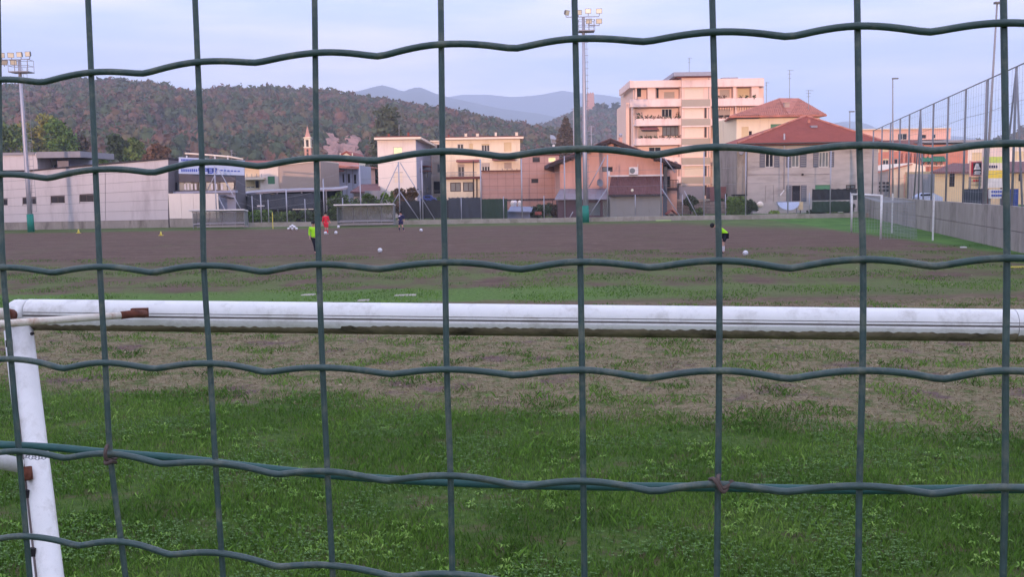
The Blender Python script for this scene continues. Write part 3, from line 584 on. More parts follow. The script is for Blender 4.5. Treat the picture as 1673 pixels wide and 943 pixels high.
for a_, b_ in ((A + dirB * 0.045, B - dirB * 0.0009), (B + dirB * 0.0009, C2)):
    mb = bar(a_, b_, math.radians(-38), math.radians(218), RAD, 'c', None, 150, gr); cb = mb.build('crossbar', M['white_paint'], goal)
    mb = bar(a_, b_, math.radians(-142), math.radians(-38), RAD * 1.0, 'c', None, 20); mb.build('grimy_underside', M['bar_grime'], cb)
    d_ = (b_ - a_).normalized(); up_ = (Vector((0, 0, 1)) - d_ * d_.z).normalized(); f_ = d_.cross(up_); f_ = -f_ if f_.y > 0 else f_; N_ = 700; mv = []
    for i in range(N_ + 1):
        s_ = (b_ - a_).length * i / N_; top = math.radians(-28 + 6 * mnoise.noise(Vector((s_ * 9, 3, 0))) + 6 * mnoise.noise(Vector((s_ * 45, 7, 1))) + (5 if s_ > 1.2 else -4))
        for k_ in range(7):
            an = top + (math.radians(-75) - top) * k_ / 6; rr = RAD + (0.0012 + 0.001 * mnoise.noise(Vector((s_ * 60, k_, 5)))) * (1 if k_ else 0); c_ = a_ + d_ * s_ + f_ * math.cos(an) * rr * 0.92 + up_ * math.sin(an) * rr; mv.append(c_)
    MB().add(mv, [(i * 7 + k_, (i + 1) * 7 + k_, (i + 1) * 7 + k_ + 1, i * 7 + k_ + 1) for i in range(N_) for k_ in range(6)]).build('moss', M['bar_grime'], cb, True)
    gm = MB()
    for g0 in (15, 2.5):
        m2 = bar(a_, b_, math.radians(g0 - 1.8), math.radians(g0 + 1.8), RAD - 0.0035, 'g', None, 3); gm.add(m2.v, m2.f)
    gm.build('groove', M['groove_dark'], cb)
MB().tube([B - dirB * 0.05, B + dirB * 0.05], RAD - 0.013, 28).build('sleeve', M['groove_dark'], goal)
# corner piece, post, net rail
PB = atd(99, 1100, 3.22); dn = (PB - A).normalized(); PG = A + dn * (A.z / -dn.z)
el = MB().tube([A + dirB * 0.041, A + dirB * 0.0, A - dirB * 0.006 + dn * 0.012, A - dirB * 0.004 + dn * 0.05], [RAD * 0.985, RAD * 0.985, RAD * 0.97, RAD * 0.86], 28)
el.ball(A + dirB * 0.004, RAD * 0.985, 24, 16, (0.92, 0.92, 1)); el.build('corner_piece', M['white_paint'], goal, True)
pc = A + dirB * 0.004
post = MB().tube([pc + dn * 0.03, pc + dn * 1.2, pc + dn * ((A.z - 0.02) / -dn.z)], 0.0415, 30).build('post', M['white_paint'], goal, True)
fr = Vector((0, -1, 0)); off = Vector((-0.031, -0.032, 0))
MB().tube([pc + off + dn * 0.10, pc + off + dn * 2.2], 0.0035, 8).build('net_rail', M['groove_dark'], post)
sh = Vector((-0.043, -0.018, 0)); MB().tube([pc + sh + dn * 0.07, pc + sh + dn * 2.3], 0.013, 10).build('rail_channel', M['white_paint'], post, True)
for k in (0.12, 0.72, 0.93, 1.13):
    p = pc + off + dn * k; MB().box(p.x - 0.011, p.x + 0.011, p.y - 0.012, p.y + 0.008, p.z - 0.013, p.z + 0.013).build('net_clip', M['clip'], post)
b_ = atd(54, 545, 3.74); MB().tube([b_, b_ + Vector((0, -0.012, 0))], 0.006, 10).build('bolt', M['clip'], post)
p0 = atd(-160, 541, 2.9); p1 = atd(205, 515, 3.58)
st = MB().tube([p0, p1], 0.0122, 14).build('stay_tube', M['rusty_paint'], goal, True)
MB().tube([p1 - (p1 - p0).normalized() * 0.02, p1 + Vector((0.03, 0.01, 0.003)), atd(236, 513, 3.66)], [0.0138, 0.0142, 0.0145], 12).build('rusty_lug', M['rust'], st, True)
fl = atd(228, 512, 3.68); MB().box(fl.x - 0.03, fl.x + 0.028, fl.y - 0.006, fl.y + 0.016, fl.z - 0.014, fl.z + 0.018).build('flange', M['rust'], st)
for (q0, q1, r_, nm, m_) in ((atd(-150, 508, 3.3), atd(6, 513, 3.66), 0.021, 'back_tube', 'rusty_paint'), (atd(-190, 722, 3.0), atd(30, 760, 3.46), 0.026, 'lower_tube', 'white_paint')):
    MB().tube([q0, q1], r_, 14).build(nm, M[m_], goal, True)
q1 = atd(6, 513, 3.66); MB().tube([q1, atd(18, 515, 3.75)], 0.023, 12).build('rusty_joint', M['rust'], goal, True)
MB().tube([atd(42, 764, 3.47), atd(44, 785, 3.46)], 0.020, 12).build('rusty_joint', M['rust'], goal, True)
ch = MB()
for k in range(9):
    a = atd(40 + k * 5.2, 745 + 3.5 * math.sin(k / 8 * math.pi), 3.40); ch.tube([a + Vector((math.cos(t) * 0.008, 0.003 * math.sin(t) * (k % 2), math.sin(t) * 0.004 * (1 + (k % 2 == 0)))) for t in [i * math.pi / 4 for i in range(9)]], 0.0013, 5, cap=False)
ch.build('chain', M['galv_dull'], goal)
# far post of the same goal, outside the frame
pc2 = C2; MB().tube([pc2, pc2 + dn * ((C2.z - 0.02) / -dn.z)], 0.0475, 24).build('post', M['white_paint'], goal, True)
# base frame and back tubes down to the ground, hidden below the frame
for X_ in (A, C2): MB().tube([Vector((X_.x, X_.y - 0.4 * 0, 0.04)), Vector((X_.x, X_.y - 1.5, 0.04))], 0.03, 10).build('base_tube', M['white_paint'], goal, True)

# ================================================================== GRASS
def blades(n, sampler, h0, h1, wd, m, name, lean=0.5):
    P = sampler(n); n = len(P); a = RNG.uniform(0, 2 * math.pi, n); h = RNG.uniform(h0, h1, n) * RNG.choice([0.7, 1, 1, 1.35], n); b = RNG.uniform(0, 2 * math.pi, n); ln = RNG.uniform(0.1, lean, n) * h
    w_ = wd * RNG.uniform(0.6, 1.2, n); dx, dy = np.cos(a) * w_, np.sin(a) * w_; lx, ly = np.cos(b) * ln, np.sin(b) * ln
    z = np.zeros(n)
    V = np.stack([np.stack([P[:, 0] - dx, P[:, 1] - dy, z], 1), np.stack([P[:, 0] + dx, P[:, 1] + dy, z], 1),
                  np.stack([P[:, 0] + dx * 0.6 + lx * 0.5, P[:, 1] + dy * 0.6 + ly * 0.5, h * 0.7], 1), np.stack([P[:, 0] + lx * 1.3, P[:, 1] + ly * 1.3, h], 1)], 1).reshape(-1, 3)
    tint = np.repeat(np.clip(0.5 + 0.5 * np.sin(P[:, 0] * 1.7 + 2 * np.sin(P[:, 1] * 1.3)) * 0.4 + RNG.normal(0, 0.18, n), 0, 1), 4)
    o = fastmesh(name, V, np.arange(4 * n).reshape(-1, 4), m, tint); return o
def nz2(x, y, s, seed=0):
    return np.array([mnoise.noise(Vector((a * s, b * s, seed))) for a, b in zip(x, y)])
def lush(n):
    y = 6.6 + (16.8 - 6.6) * RNG.uniform(0, 1, n) ** 1.15; x = RNG.uniform(-0.62, 0.6, n) * (y + 1); e = 0.30 * x + y + 1.1 * nz2(x, y, 0.8, 3)
    bare = (nz2(x, y, 0.9, 77) > 0.30 + RNG.normal(0, 0.05, n)) & (RNG.uniform(0, 1, n) < 0.75)
    return np.stack([x, y], 1)[(e < 13.5 + RNG.normal(0, 0.35, n)) & ~bare]
def dens(P, thr, s, seed):
    k = nz2(P[:, 0], P[:, 1], s, seed); return P[k > thr + RNG.normal(0, 0.08, len(P))]
M['grass'] = leafmat('grass', [S(68, 98, 36), S(84, 118, 42), S(102, 136, 52), S(122, 148, 68)], bright=0.2, pos_scale=0.5)
M['clover'] = leafmat('clover', [S(74, 102, 54), S(88, 116, 60), S(106, 132, 74)], bright=0.2)
M['straw'] = leafmat('straw', [S(104, 90, 66), S(132, 114, 84), S(154, 138, 108), S(104, 108, 66)], bright=0.25)
o = blades(210000, lush, 0.028, 0.062, 0.0042, M['grass'], 'lush_grass'); tag(o, 'short lush green grass in the foreground behind the fence', 'grass', kind='stuff')
o = blades(26000, lambda n: dens(lush(n), 0.12, 1.6, 8), 0.06, 0.10, 0.0055, M['grass'], 'tall_grass', 0.7); tag(o, 'taller tufts of green grass scattered over the foreground lawn', 'grass', kind='stuff')
def cloverP(n): return dens(lush(n), 0.08, 0.9, 21)
P = cloverP(60000); n = len(P); h = RNG.uniform(0.025, 0.05, n); V = []
for k in range(3):
    a = RNG.uniform(0, 0.6, n) + k * 2.09; r = RNG.uniform(0.006, 0.012, n); cx = P[:, 0] + np.cos(a) * r; cy = P[:, 1] + np.sin(a) * r; tz = RNG.uniform(-0.5, 0.5, n) * r
    V.append(np.stack([np.stack([P[:, 0], P[:, 1], h], 1), np.stack([cx - np.sin(a) * r * .8, cy + np.cos(a) * r * .8, h + tz], 1), np.stack([cx + np.cos(a) * r, cy + np.sin(a) * r, h + 0.004], 1), np.stack([cx + np.sin(a) * r * .8, cy - np.cos(a) * r * .8, h - tz], 1)], 1).reshape(-1, 3))
V = np.concatenate(V); o = fastmesh('clover', V, np.arange(len(V)).reshape(-1, 4), M['clover'], np.repeat(RNG.uniform(0, 1, 3 * n), 4)); tag(o, 'pale green clover patches among the foreground grass', 'clover', kind='stuff')
# rosettes and larger weeds
P = dens(lush(3000), 0.1, 1.1, 33); Vs = []
for p in P[:900]:
    for k in range(7):
        a = k * 0.9 + random.uniform(-.2, .2); L_ = random.uniform(0.04, 0.09); hh = random.uniform(0.02, 0.06); w_ = 0.009
        c, s_ = math.cos(a), math.sin(a); x, y = p; Vs += [(x, y, 0.01), (x + c * L_ * .5 - s_ * w_, y + s_ * L_ * .5 + c * w_, hh), (x + c * L_, y + s_ * L_, hh * 0.7), (x + c * L_ * .5 + s_ * w_, y + s_ * L_ * .5 - c * w_, hh)]
o = fastmesh('dandelion_weeds', Vs, np.arange(len(Vs)).reshape(-1, 4), M['grass'], np.repeat(RNG.uniform(0.5, 1, len(Vs) // 4), 4)); tag(o, 'flat leafy weeds dotted through the foreground grass', 'weeds', kind='stuff')
def dry(n):
    y = 11.5 + (25 - 11.5) * RNG.uniform(0, 1, n); x = RNG.uniform(-0.6, 0.58, n) * (y + 1); e = 0.30 * x + y
    return np.stack([x, y], 1)[(e > 12.9)]
o = blades(90000, dry, 0.012, 0.03, 0.006, M['straw'], 'dry_grass', 2.2); tag(o, 'thin straw coloured dead grass on the worn strip beyond the lawn', 'dry grass', kind='stuff')
o = blades(110000, lambda n: dens(dry(n), 0.16, 1.2, 40), 0.03, 0.065, 0.007, M['grass'], 'grass_tufts', 0.9); tag(o, 'scattered green grass tufts on the brown strip under the crossbar', 'grass', kind='stuff')
def mid_(n):
    y = 25.5 + 20 * RNG.uniform(0, 1, n); x = RNG.uniform(-0.58, 0.56, n) * (y + 1); return np.stack([x, y], 1)
o = blades(90000, lambda n: dens(mid_(n), 0.02, 0.45, 55), 0.025, 0.05, 0.012, M['grass'], 'field_grass', 0.9); tag(o, 'ragged short grass on the near half of the football field', 'grass', kind='stuff')
P = dry(380); P2 = mid_(90); lf = []
for p in list(P) + list(P2):
    x, y = p; r = random.uniform(0.015, 0.035); a = random.uniform(0, 6.28); c, s_ = math.cos(a) * r, math.sin(a) * r; lf += [(x - c, y - s_, 0.015), (x - s_, y + c, 0.025), (x + c, y + s_, 0.03), (x + s_, y - c, 0.015)]
o = fastmesh('fallen_leaves', lf, np.arange(len(lf)).reshape(-1, 4), mat('fallen_leaf', S(158, 140, 112), 0.8, 0.35, 3)); tag(o, 'pale fallen leaves and bits of litter dotted on the bare ground', 'leaves', kind='stuff')
for i, (a, b2, c) in enumerate(((504, 482, 0.45), (662, 482.5, 0.7), (594, 491, 0.35))):
    p = G(a, b2); o = MB().hexa([(p.x - c * .45, p.y - .14, 0), (p.x + c * .45, p.y - .16, 0), (p.x + c * .42, p.y + .16, 0), (p.x - c * .4, p.y + .18, 0), (p.x - c * .4, p.y - .1, .02), (p.x + c * .4, p.y - .12, .015), (p.x + c * .4, p.y + .12, .022), (p.x - c * .36, p.y + .12, .012)]).build('ground_plate', M['kerb_concrete'])
    tag(o, ['short pale flat plate left of the two white plates in the green strip', 'longest pale flat plate lying in the green grass strip', 'thin pale plate nearest to the crossbar'][i], 'plate', 'pale plates lying in the grass strip')
# ================================================================== ROUND THE PITCH
YF = 81.0
xL, xR = at(398, 372, YF).x, at(1446, 356, YF).x
k = thing('kerb_wall', 'low concrete kerb wall along the far edge of the pitch', 'wall', ((xL + xR) / 2, YF, 0))
n_ = 24
for i in range(n_):
    a = xL + (xR - xL) * i / n_; b_ = xL + (xR - xL) * (i + 1) / n_ - 0.02; MB().box(a, b_, YF + random.uniform(-.01, .01), YF + 0.3, -0.05, 0.36 + random.uniform(-.015, .02)).build('kerb_block', M['kerb_concrete'], k)
# far fence: tall and short posts, stays, strands
ff = thing('pitch_fence', 'thin grey wire fence on tall posts along the far side of the pitch', 'fence', ((xL + xR) / 2, YF + 0.15, 0.3))
def fpost(px, ytop, r=0.05, y0=0.3): 
    X = at(px, 355, YF + .15).x; z = at(px, ytop, YF + .15).z; MB().tube([(X, YF + .15, y0), (X, YF + .15, z)], r, 8).build('post', M['galv'], ff, True); return X, z
tall = [(331, 268), (354, 272), (427, 317), (469, 309), (530, 292), (590, 270), (653.5, 264), (691, 262), (786.5, 260), (853, 259), (923, 255), (993, 253), (1080, 250), (1150, 248), (1218, 246), (1287, 243), (1356, 241)]
short = [(413, 320), (439, 326), (499, 325), (560.5, 323), (687, 322), (754, 322), (823, 321), (889, 320), (1038, 318), (1115, 318), (1185, 317), (1322, 315), (1389, 314)]
TP = [fpost(a, b) for a, b in tall[1:]]
for a, b in short: fpost(a, b, 0.035)
def stay(x0, y0, x1, y1, r=0.035):
    p, q = at(x0, y0, YF + .15), at(x1, y1, YF + .15 + 0.0); MB().tube([p, q], r, 6).build('stay', M['galv'], ff, True)
for s_ in ((651.5, 266, 622, 330), (654, 266, 710, 358), (653, 314, 641, 334), (654, 314, 684, 358), (989, 256, 962, 306), (993, 306, 960, 356), (936, 346, 930, 357), (1081, 252, 1103, 282), (1081, 308, 1112, 355), (1118, 312, 1140, 355), (356, 276, 337, 314), (357, 276, 407, 366), (357, 322, 375, 358)): stay(*s_)
wires = MB()
X0, X1 = at(354, 300, YF).x, at(1425, 300, YF).x
for i in range(len(TP) - 1):
    (a, za), (b_, zb) = TP[i], TP[i + 1]
    for f in (0.995, 0.75, 0.5): wires.tube([(a, YF + .15, .3 + (za - .3) * f), ((a + b_) / 2, YF + .15, .3 + ((za + zb) / 2 - .3) * f - 0.05), (b_, YF + .15, .3 + (zb - .3) * f)], 0.008, 4)
o = wires.build('line_wires', M['galv_dull'], ff); o['kind'] = 'stuff'
lat = MB(); H_ = 2.0; st_ = 0.22; nn = int((xR - xL) / st_)
for i in range(nn):
    x = xL + i * st_; r = 0.0035
    for sg in (1, -1):
        xa, xb = (x, x + H_ * 0.9) if sg > 0 else (x + H_ * 0.9, x)
        if xb < xR and xa < xR: lat.add([(xa - r, YF + .16, .36), (xa + r, YF + .16, .36), (xb + r, YF + .16, 2.2), (xb - r, YF + .16, 2.2)], [(0, 1, 2, 3)])
o = lat.build('chain_link_mesh', M['galv_dull'], ff); o['kind'] = 'stuff'
# shade cloths behind the fence
def cloth(px0, py0, px1, py1, Y, m, label, wav=0.03, name='shade_cloth', cat='shade cloth'):
    x0, x1, z0, z1 = rc(px0, py0, px1, py1, Y); n = 24; vs = []
    for j in range(5):
        for i in range(n + 1):
            x = x0 + (x1 - x0) * i / n; z = z0 + (z1 - z0) * j / 4 - (0.06 * abs(math.sin(i * 0.9)) if j == 4 else 0); vs.append((x, Y + wav * math.sin(i * 1.3 + j), z))
    vs += [(v[0], v[1] + 0.02, v[2]) for v in vs]; N = (n + 1) * 5; fs = []
    for j in range(4):
        for i in range(n): q = (j * (n + 1) + i, j * (n + 1) + i + 1, (j + 1) * (n + 1) + i + 1, (j + 1) * (n + 1) + i); fs += [q, tuple(N + t for t in q[::-1])]
    o = MB().add(vs, fs).build(name, m, base=((x0 + x1) / 2, Y, max(z0, 0))); return tag(o, label, cat)
YS = YF + 0.6
cloth(655, 327, 733, 357, YS, M['shade_dark'], 'blackish shade cloth on the fence right of the centre dugout')
cloth(733, 322, 786, 357, YS, M['shade_slate'], 'slate grey shade cloth in front of the cream house')
cloth(787, 324, 829, 357, YS, M['shade_green'], 'dark green shade cloth below the mauve tiled building')
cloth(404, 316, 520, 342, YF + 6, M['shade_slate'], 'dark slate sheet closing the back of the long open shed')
cloth(1327, 308, 1400, 327, YF + 2, M['shade_dark'], 'upper blackish cloth stretched before the stone house', name='shade_cloth')
cloth(1327, 328, 1388, 346, YF + 1.9, M['shade_green'], 'lower greenish cloth before the stone house, under the blackish one')
# ------------------------------------------------------------------ floodlight masts
def mast(base, top, Y, r0, r1, label, plat, lamps, sleeve_top, ladder):
    b0 = at(*base, Y); b0.z = 0; tp = at(*top, Y); t = thing('floodlight_mast', label, 'floodlight mast', (b0.x, Y, 0), 'floodlight masts beside the pitch')
    L_ = [b0.lerp(tp, f) for f in (0, 0.33, 0.66, 1)]; MB().tube(L_, [r0, r0 * .67 + r1 * .33, r0 * .33 + r1 * .67, r1], 16).build('pole', M['galv'], t, True)
    s1 = at(base[0], sleeve_top, Y).z; q = b0.lerp(tp, s1 / tp.z); MB().tube([b0, q], [r0 * 1.35, r0 * 1.3], 16).build('base_sleeve', M['teal_paint'], t, True)
    (xa, ya, xb, rail) = plat; p, q = at(xa, ya, Y), at(xb, ya, Y); pf = MB().box(p.x, q.x, Y - .55, Y + .55, p.z - .05, p.z + .03).build('platform', M['galv_dull'], t); h = at(xb, rail, Y).z - p.z; rl = MB()
    for X in np.linspace(p.x, q.x, 4):
        for yy in (-.5, .5): rl.tube([(X, Y + yy, p.z), (X, Y + yy, p.z + h)], .018, 5)
    for zz in (h, h * .5):
        for yy in (-.5, .5): rl.tube([(p.x, Y + yy, p.z + zz), (q.x, Y + yy, p.z + zz)], .018, 5)
        for X in (p.x, q.x): rl.tube([(X, Y - .5, p.z + zz), (X, Y + .5, p.z + zz)], .018, 5)
    rl.build('guard_rail', M['galv_dull'], pf)
    xs_ = [l[0] for l in lamps]; bz = {}
    for (lx, ly, yaw, pit) in lamps:
        c = at(lx, ly, Y - 0.1); s_ = 0.26; R = Matrix.Rotation(yaw, 3, 'Z') @ Matrix.Rotation(pit, 3, 'X'); mb = MB(); pts = []
        for (yy, w_, hh) in ((-.13, .23, .19), (.0, .21, .17), (.13, .11, .09)): pts.append([Vector((sx * w_, yy, sz * hh)) for sx, sz in ((-1, -1), (1, -1), (1, 1), (-1, 1))])
        vs = [c + R @ v for r in pts for v in r]; fs = [(0, 3, 2, 1), (8, 9, 10, 11)] + [(j * 4 + i, j * 4 + (i + 1) % 4, (j + 1) * 4 + (i + 1) % 4, (j + 1) * 4 + i) for j in range(2) for i in range(4)]
        o = mb.add(vs, fs).build('floodlight', M['lamp_shell'], t); g_ = MB(); e = [c + R @ Vector((sx * .2, -.135, sz * .16)) for sx, sz in ((-1, -1), (1, -1), (1, 1), (-1, 1))]; e2 = [v + R @ Vector((0, .02, 0)) for v in e]
        g_.add(e + e2, [(0, 1, 2, 3), (7, 6, 5, 4), (0, 4, 5, 1), (1, 5, 6, 2), (2, 6, 7, 3), (3, 7, 4, 0)]).build('lamp_glass', M['lamp_glass'], o)
        MB().tube([c + R @ Vector((0, .1, 0)), (c.x, Y, c.z - .33)], .03, 5).build('bracket', M['galv_dull'], o); bz.setdefault(round(ly / 12), []).append((c.x, c.z - .33))
    for k, v in bz.items():
        if len(v) > 1: MB().tube([(min(a for a, _ in v), Y, v[0][1]), (max([a for a, _ in v] + [tp.x]), Y, v[0][1])], .03, 6).build('crossarm', M['galv_dull'], t)
    ax = (tp - b0); zl = [f for f in np.arange(ladder[0], ladder[1], 0.5 / ax.length)]; ld_ = MB()
    for off in ((.28, .58) if ladder[2] else ((.24,))):
        ld_.tube([b0 + ax * ladder[0] + Vector((off, -.1, 0)), b0 + ax * ladder[1] + Vector((off, -.1, 0))], .014, 4)
    for f in zl: p_ = b0 + ax * f; ld_.tube([p_ + Vector((.1, -.1, 0)), p_ + Vector((.58 if ladder[2] else .36, -.1, 0))], .014, 4)
    ld_.build('ladder', M['galv_dull'], t); return t
mast((51, 379), (31, 97), 78.5, 0.19, 0.11, 'left floodlight mast with green base in front of the grey warehouse', (19, 118, 51, 98),
     [(2, 90, .5, .15), (18, 90, .3, .1), (33, 89, -.2, 0.1), (47, 88, -.3, .1), (6, 101, .9, .5), (22, 101, .4, .4)], 350, (0.12, 0.95, True))
mast((957, 364), (953, 28), 79.8, 0.2, 0.12, 'tallest floodlight mast with green base standing near the centre', (945, 51, 971, 33),
     [(925, 20, .9, .3), (945, 20, .3, .1), (961, 18, -.1, .0), (979, 18, -.2, .0), (962, 34, 0, .2), (979, 34, -.2, .2)], 336, (0.06, 0.93, False))
# ------------------------------------------------------------------ dugouts
def dugout(px0, px1, ptop, pbot, Y, label, left_curve=False):
    x0, x1, z0, z1 = rc(px0, ptop, px1, pbot, Y); z0 = 0.12; t = thing('dugout', label, 'dugout', ((x0 + x1) / 2, Y, 0), 'players dugouts on the far touchline'); D = 1.1
    MB().hexa([(x0 - .25, Y - .15, z1 - .1), (x1 + .05, Y - .15, z1 - .1), (x1 + .05, Y + D, z1 - .22), (x0 - .25, Y + D, z1 - .22), (x0 - .25, Y - .15, z1), (x1 + .05, Y - .15, z1), (x1 + .05, Y + D, z1 - .12), (x0 - .25, Y + D, z1 - .12)]).build('roof', M['white_plastic'], t)
    nb = max(3, round((x1 - x0) / 1.05))
    for i in range(nb):
        a = x0 + (x1 - x0) * i / nb + .03; b_ = x0 + (x1 - x0) * (i + 1) / nb - .03; MB().box(a, b_, Y + D - .02, Y + D, z0 + .1, z1 - .25).build('back_pane', M['poly'], t)
    for i in range(nb + 1):
        X = x0 + (x1 - x0) * i / nb; fm = MB(); fm.tube([(X, Y + D - .01, 0), (X, Y + D - .01, z1 - .2)], .022, 6)
        if i in (0, nb): fm.tube([(X, Y + .1, 0), (X - .02, Y, (z1) * .5), (X, Y + .05, z1 - .12)], .022, 6)
        fm.tube([(X, Y + D - .01, z1 - .22), (X, Y, z1 - .12)], .02, 6); fm.build('frame', M['galv_dull'], t)
    for X in (x0, x1): MB().box(X - .01, X + .01, Y + .12, Y + D - .04, z0 + .05, z1 - .25).build('side_pane', M['poly'], t)
    MB().box(x0 + .1, x1 - .1, Y + D - .5, Y + D - .1, .42, .47).build('bench', M['sheet_metal'], t)
    MB().box(x0, x1, Y + D - .06, Y + D - .03, z0 - .05, z0 + .1).tube([(x0, Y + .1, .3), (x0, Y + D, .3)], .02, 5).build('bottom_rail', M['galv'], t)
    MB().box(x0, x1, Y + .02, Y + .06, .36, .42).build('front_rail', M['galv'], t); return t
dugout(551, 643, 333, 365, 79.3, 'centre dugout with white flat roof between the red player and the navy player')
dugout(315, 399, 342, 371, 79.3, 'left dugout with clear panes in front of the white warehouse wall')
# ------------------------------------------------------------------ right hand concrete wall and ball net
W0 = G(1449, 362); W1 = G(1636, 405.6); wd = (W1 - W0).normalized(); W0 = W0 - wd * 16; W1 = W1 + wd * 30; WL = (W1 - W0).length; wn = Vector((wd.y, -wd.x, 0)); 
if wn.x < 0: wn = -wn
ztop = lambda s: 1.68 + 0.22 * s / WL
cw = thing('concrete_wall', 'stained concrete retaining wall on the right with the tall net above', 'wall', (W0 + W1) / 2)
npn = 14
for i in range(npn):
    a, b_ = WL * i / npn, WL * (i + 1) / npn - .03; p, q = W0 + wd * a, W0 + wd * b_
    for k2, (f0, f1, o_) in enumerate(((0, .44, 0.0), (.452, 1, .012))):
        za, zb = ztop(a), ztop(b_); MB().hexa([p + wn * o_ + Vector((0, 0, za * f0 - (.1 if k2 == 0 else 0))), q + wn * o_ + Vector((0, 0, zb * f0 - (.1 if k2 == 0 else 0))), q + wn * .3 + Vector((0, 0, zb * f0)), p + wn * .3 + Vector((0, 0, za * f0)),
            p + wn * o_ + Vector((0, 0, za * f1)), q + wn * o_ + Vector((0, 0, zb * f1)), q + wn * .3 + Vector((0, 0, zb * f1)), p + wn * .3 + Vector((0, 0, za * f1))]).build('wall_panel', M['concrete'], cw)
def wall_s(px):
    lo, hi = 0.0, WL
    for _ in range(40):
        m_ = (lo + hi) / 2; p = W0 + wd * m_ + wn * .15; p.z = ztop(m_)
        if proj(p)[0] < px: lo = m_
        else: hi = m_
    return lo
def z_at(P, py):
    lo, hi = 0, 20
    for _ in range(40):
        m_ = (lo + hi) / 2
        if proj((P.x, P.y, m_))[1] > py: lo = m_
        else: hi = m_
    return lo
bn = thing('ball_net_fence', 'tall net fence on posts above the right hand concrete wall', 'fence', (W0 + W1) / 2 + Vector((0, 0, 1.8)))
tops = []
for (px, py) in ((1425, 213), (1439, 207), (1452.6, 201), (1468, 194), (1483, 187), (1500.5, 179), (1521.5, 169), (1545, 157), (1573, 143), (1607, 128), (1653, 110), (1712, 84)):
    s_ = wall_s(px); P = W0 + wd * s_ + wn * .15; z = z_at(P, py); tops.append((s_, z)); 
fit = np.polyfit([t[0] for t in tops], [t[1] for t in tops], 1)
zt_ = lambda s: fit[0] * s + fit[1]
tp_ = []
for i, (s_, z) in enumerate(tops):
    z = zt_(s_); P = W0 + wd * s_ + wn * .15; tp_.append(Vector((P.x, P.y, z))); MB().tube([(P.x, P.y, ztop(s_)), (P.x, P.y, z)], .055 if i != 9 else .075, 8).build('post', M['galv_dull'], bn, True)
    if i in (5, 10):
        for sg in (-1, 1): q = P + wd * 1.5 * sg; MB().tube([(P.x, P.y, z - .05), (q.x, q.y, ztop(s_))], .045, 6).build('stay', M['galv_dull'], bn, True)
o = MB().tube(tp_, .03, 6).build('top_cable', M['galv_dull'], bn)
nm = MB()
for f in (0.25, .5, .75):
    nm.tube([Vector((t.x, t.y, 1.8 + (t.z - 1.8) * f - (0.08 if i % 2 else 0))) for i, t in enumerate(tp_)], .008, 4)
smin, smax = tops[0][0], tops[-1][0]; ss = smin
while ss < smax:
    P = W0 + wd * ss + wn * .15; nm.tube([(P.x, P.y, ztop(ss)), (P.x, P.y, zt_(ss))], .0045, 3, cap=False); ss += .5
zz = 1.9
while zz < 7.0:
    a, b_ = W0 + wd * smin + wn * .15, W0 + wd * smax + wn * .15; nm.tube([(a.x, a.y, zz), (b_.x, b_.y, zz)], .0035, 3, cap=False); zz += .45
o = nm.build('net', M['galv_dull'], bn); o['kind'] = 'stuff'
# ------------------------------------------------------------------ far goal
gl, gr_ = G(1391, 380), G(1439, 391); hg = 2.24; fg_ = thing('football_goal', 'white goal at the right end of the pitch, with its net, near the concrete wall', 'goal', (gl + gr_) / 2)
for p in (gl, gr_): MB().tube([p, p + Vector((0, 0, hg))], .055, 12).build('post', M['white_paint'], fg_, True)
MB().tube([gl + Vector((0, 0, hg - .05)), gr_ + Vector((0, 0, hg - .05))], .055, 12).build('crossbar', M['white_paint'], fg_, True)
s1, s2 = G(1457, 381), G(1524, 393); 
for i, p in enumerate((s1, s2)):
    o = MB().tube([p, p + Vector((0, 0, 2.22))], .045, 10).build('net_pole', M['white_paint'], base=p); tag(o, ['white net pole behind the goal, between goal and concrete wall', 'white net pole right of the goal, standing alone before the concrete wall'][i], 'pole', 'net poles behind the goal')
bx = Vector((1.55, -0.3, 0)); b1, b2 = gl + bx, gr_ + bx
def net_quad(mb, a, b, c, d, nu, nv, sag=0.0, r=.0058):
    f = lambda u, v: (a.lerp(b, u)).lerp(d.lerp(c, u), v) - Vector((0, 0, sag * math.sin(math.pi * u) * math.sin(math.pi * v)))
    for i in range(nu + 1): mb.tube([f(i / nu, j / 6) for j in range(7)], r, 3, cap=False)
    for j in range(nv + 1): mb.tube([f(i / 6, j / nv) for i in range(7)], r, 3, cap=False)
Z = Vector((0, 0, 1)); nt_ = MB(); zb_ = 1.85
net_quad(nt_, gl + Z * (hg - .05), gr_ + Z * (hg - .05), b2 + Z * zb_, b1 + Z * zb_, 44, 9, .22); net_quad(nt_, b1 + Z * zb_, b2 + Z * zb_, b2 + bx * .1, b1 + bx * .1, 44, 12)
net_quad(nt_, gl + Z * (hg - .05), b1 + Z * zb_, b1, gl, 10, 12); net_quad(nt_, gr_ + Z * (hg - .05), b2 + Z * zb_, b2, gr_, 10, 12)
nt_.tube([b1 + Z * zb_, s1 + Z * 2.2], .008, 4); nt_.tube([b2 + Z * zb_, s2 + Z * 2.2], .008, 4); nt_.tube([b1 + Z * zb_, b1.lerp(b2, .5) + Z * (zb_ - .12), b2 + Z * zb_], .012, 4)
o = nt_.build('net', M['white_net'], fg_); o['kind'] = 'stuff'
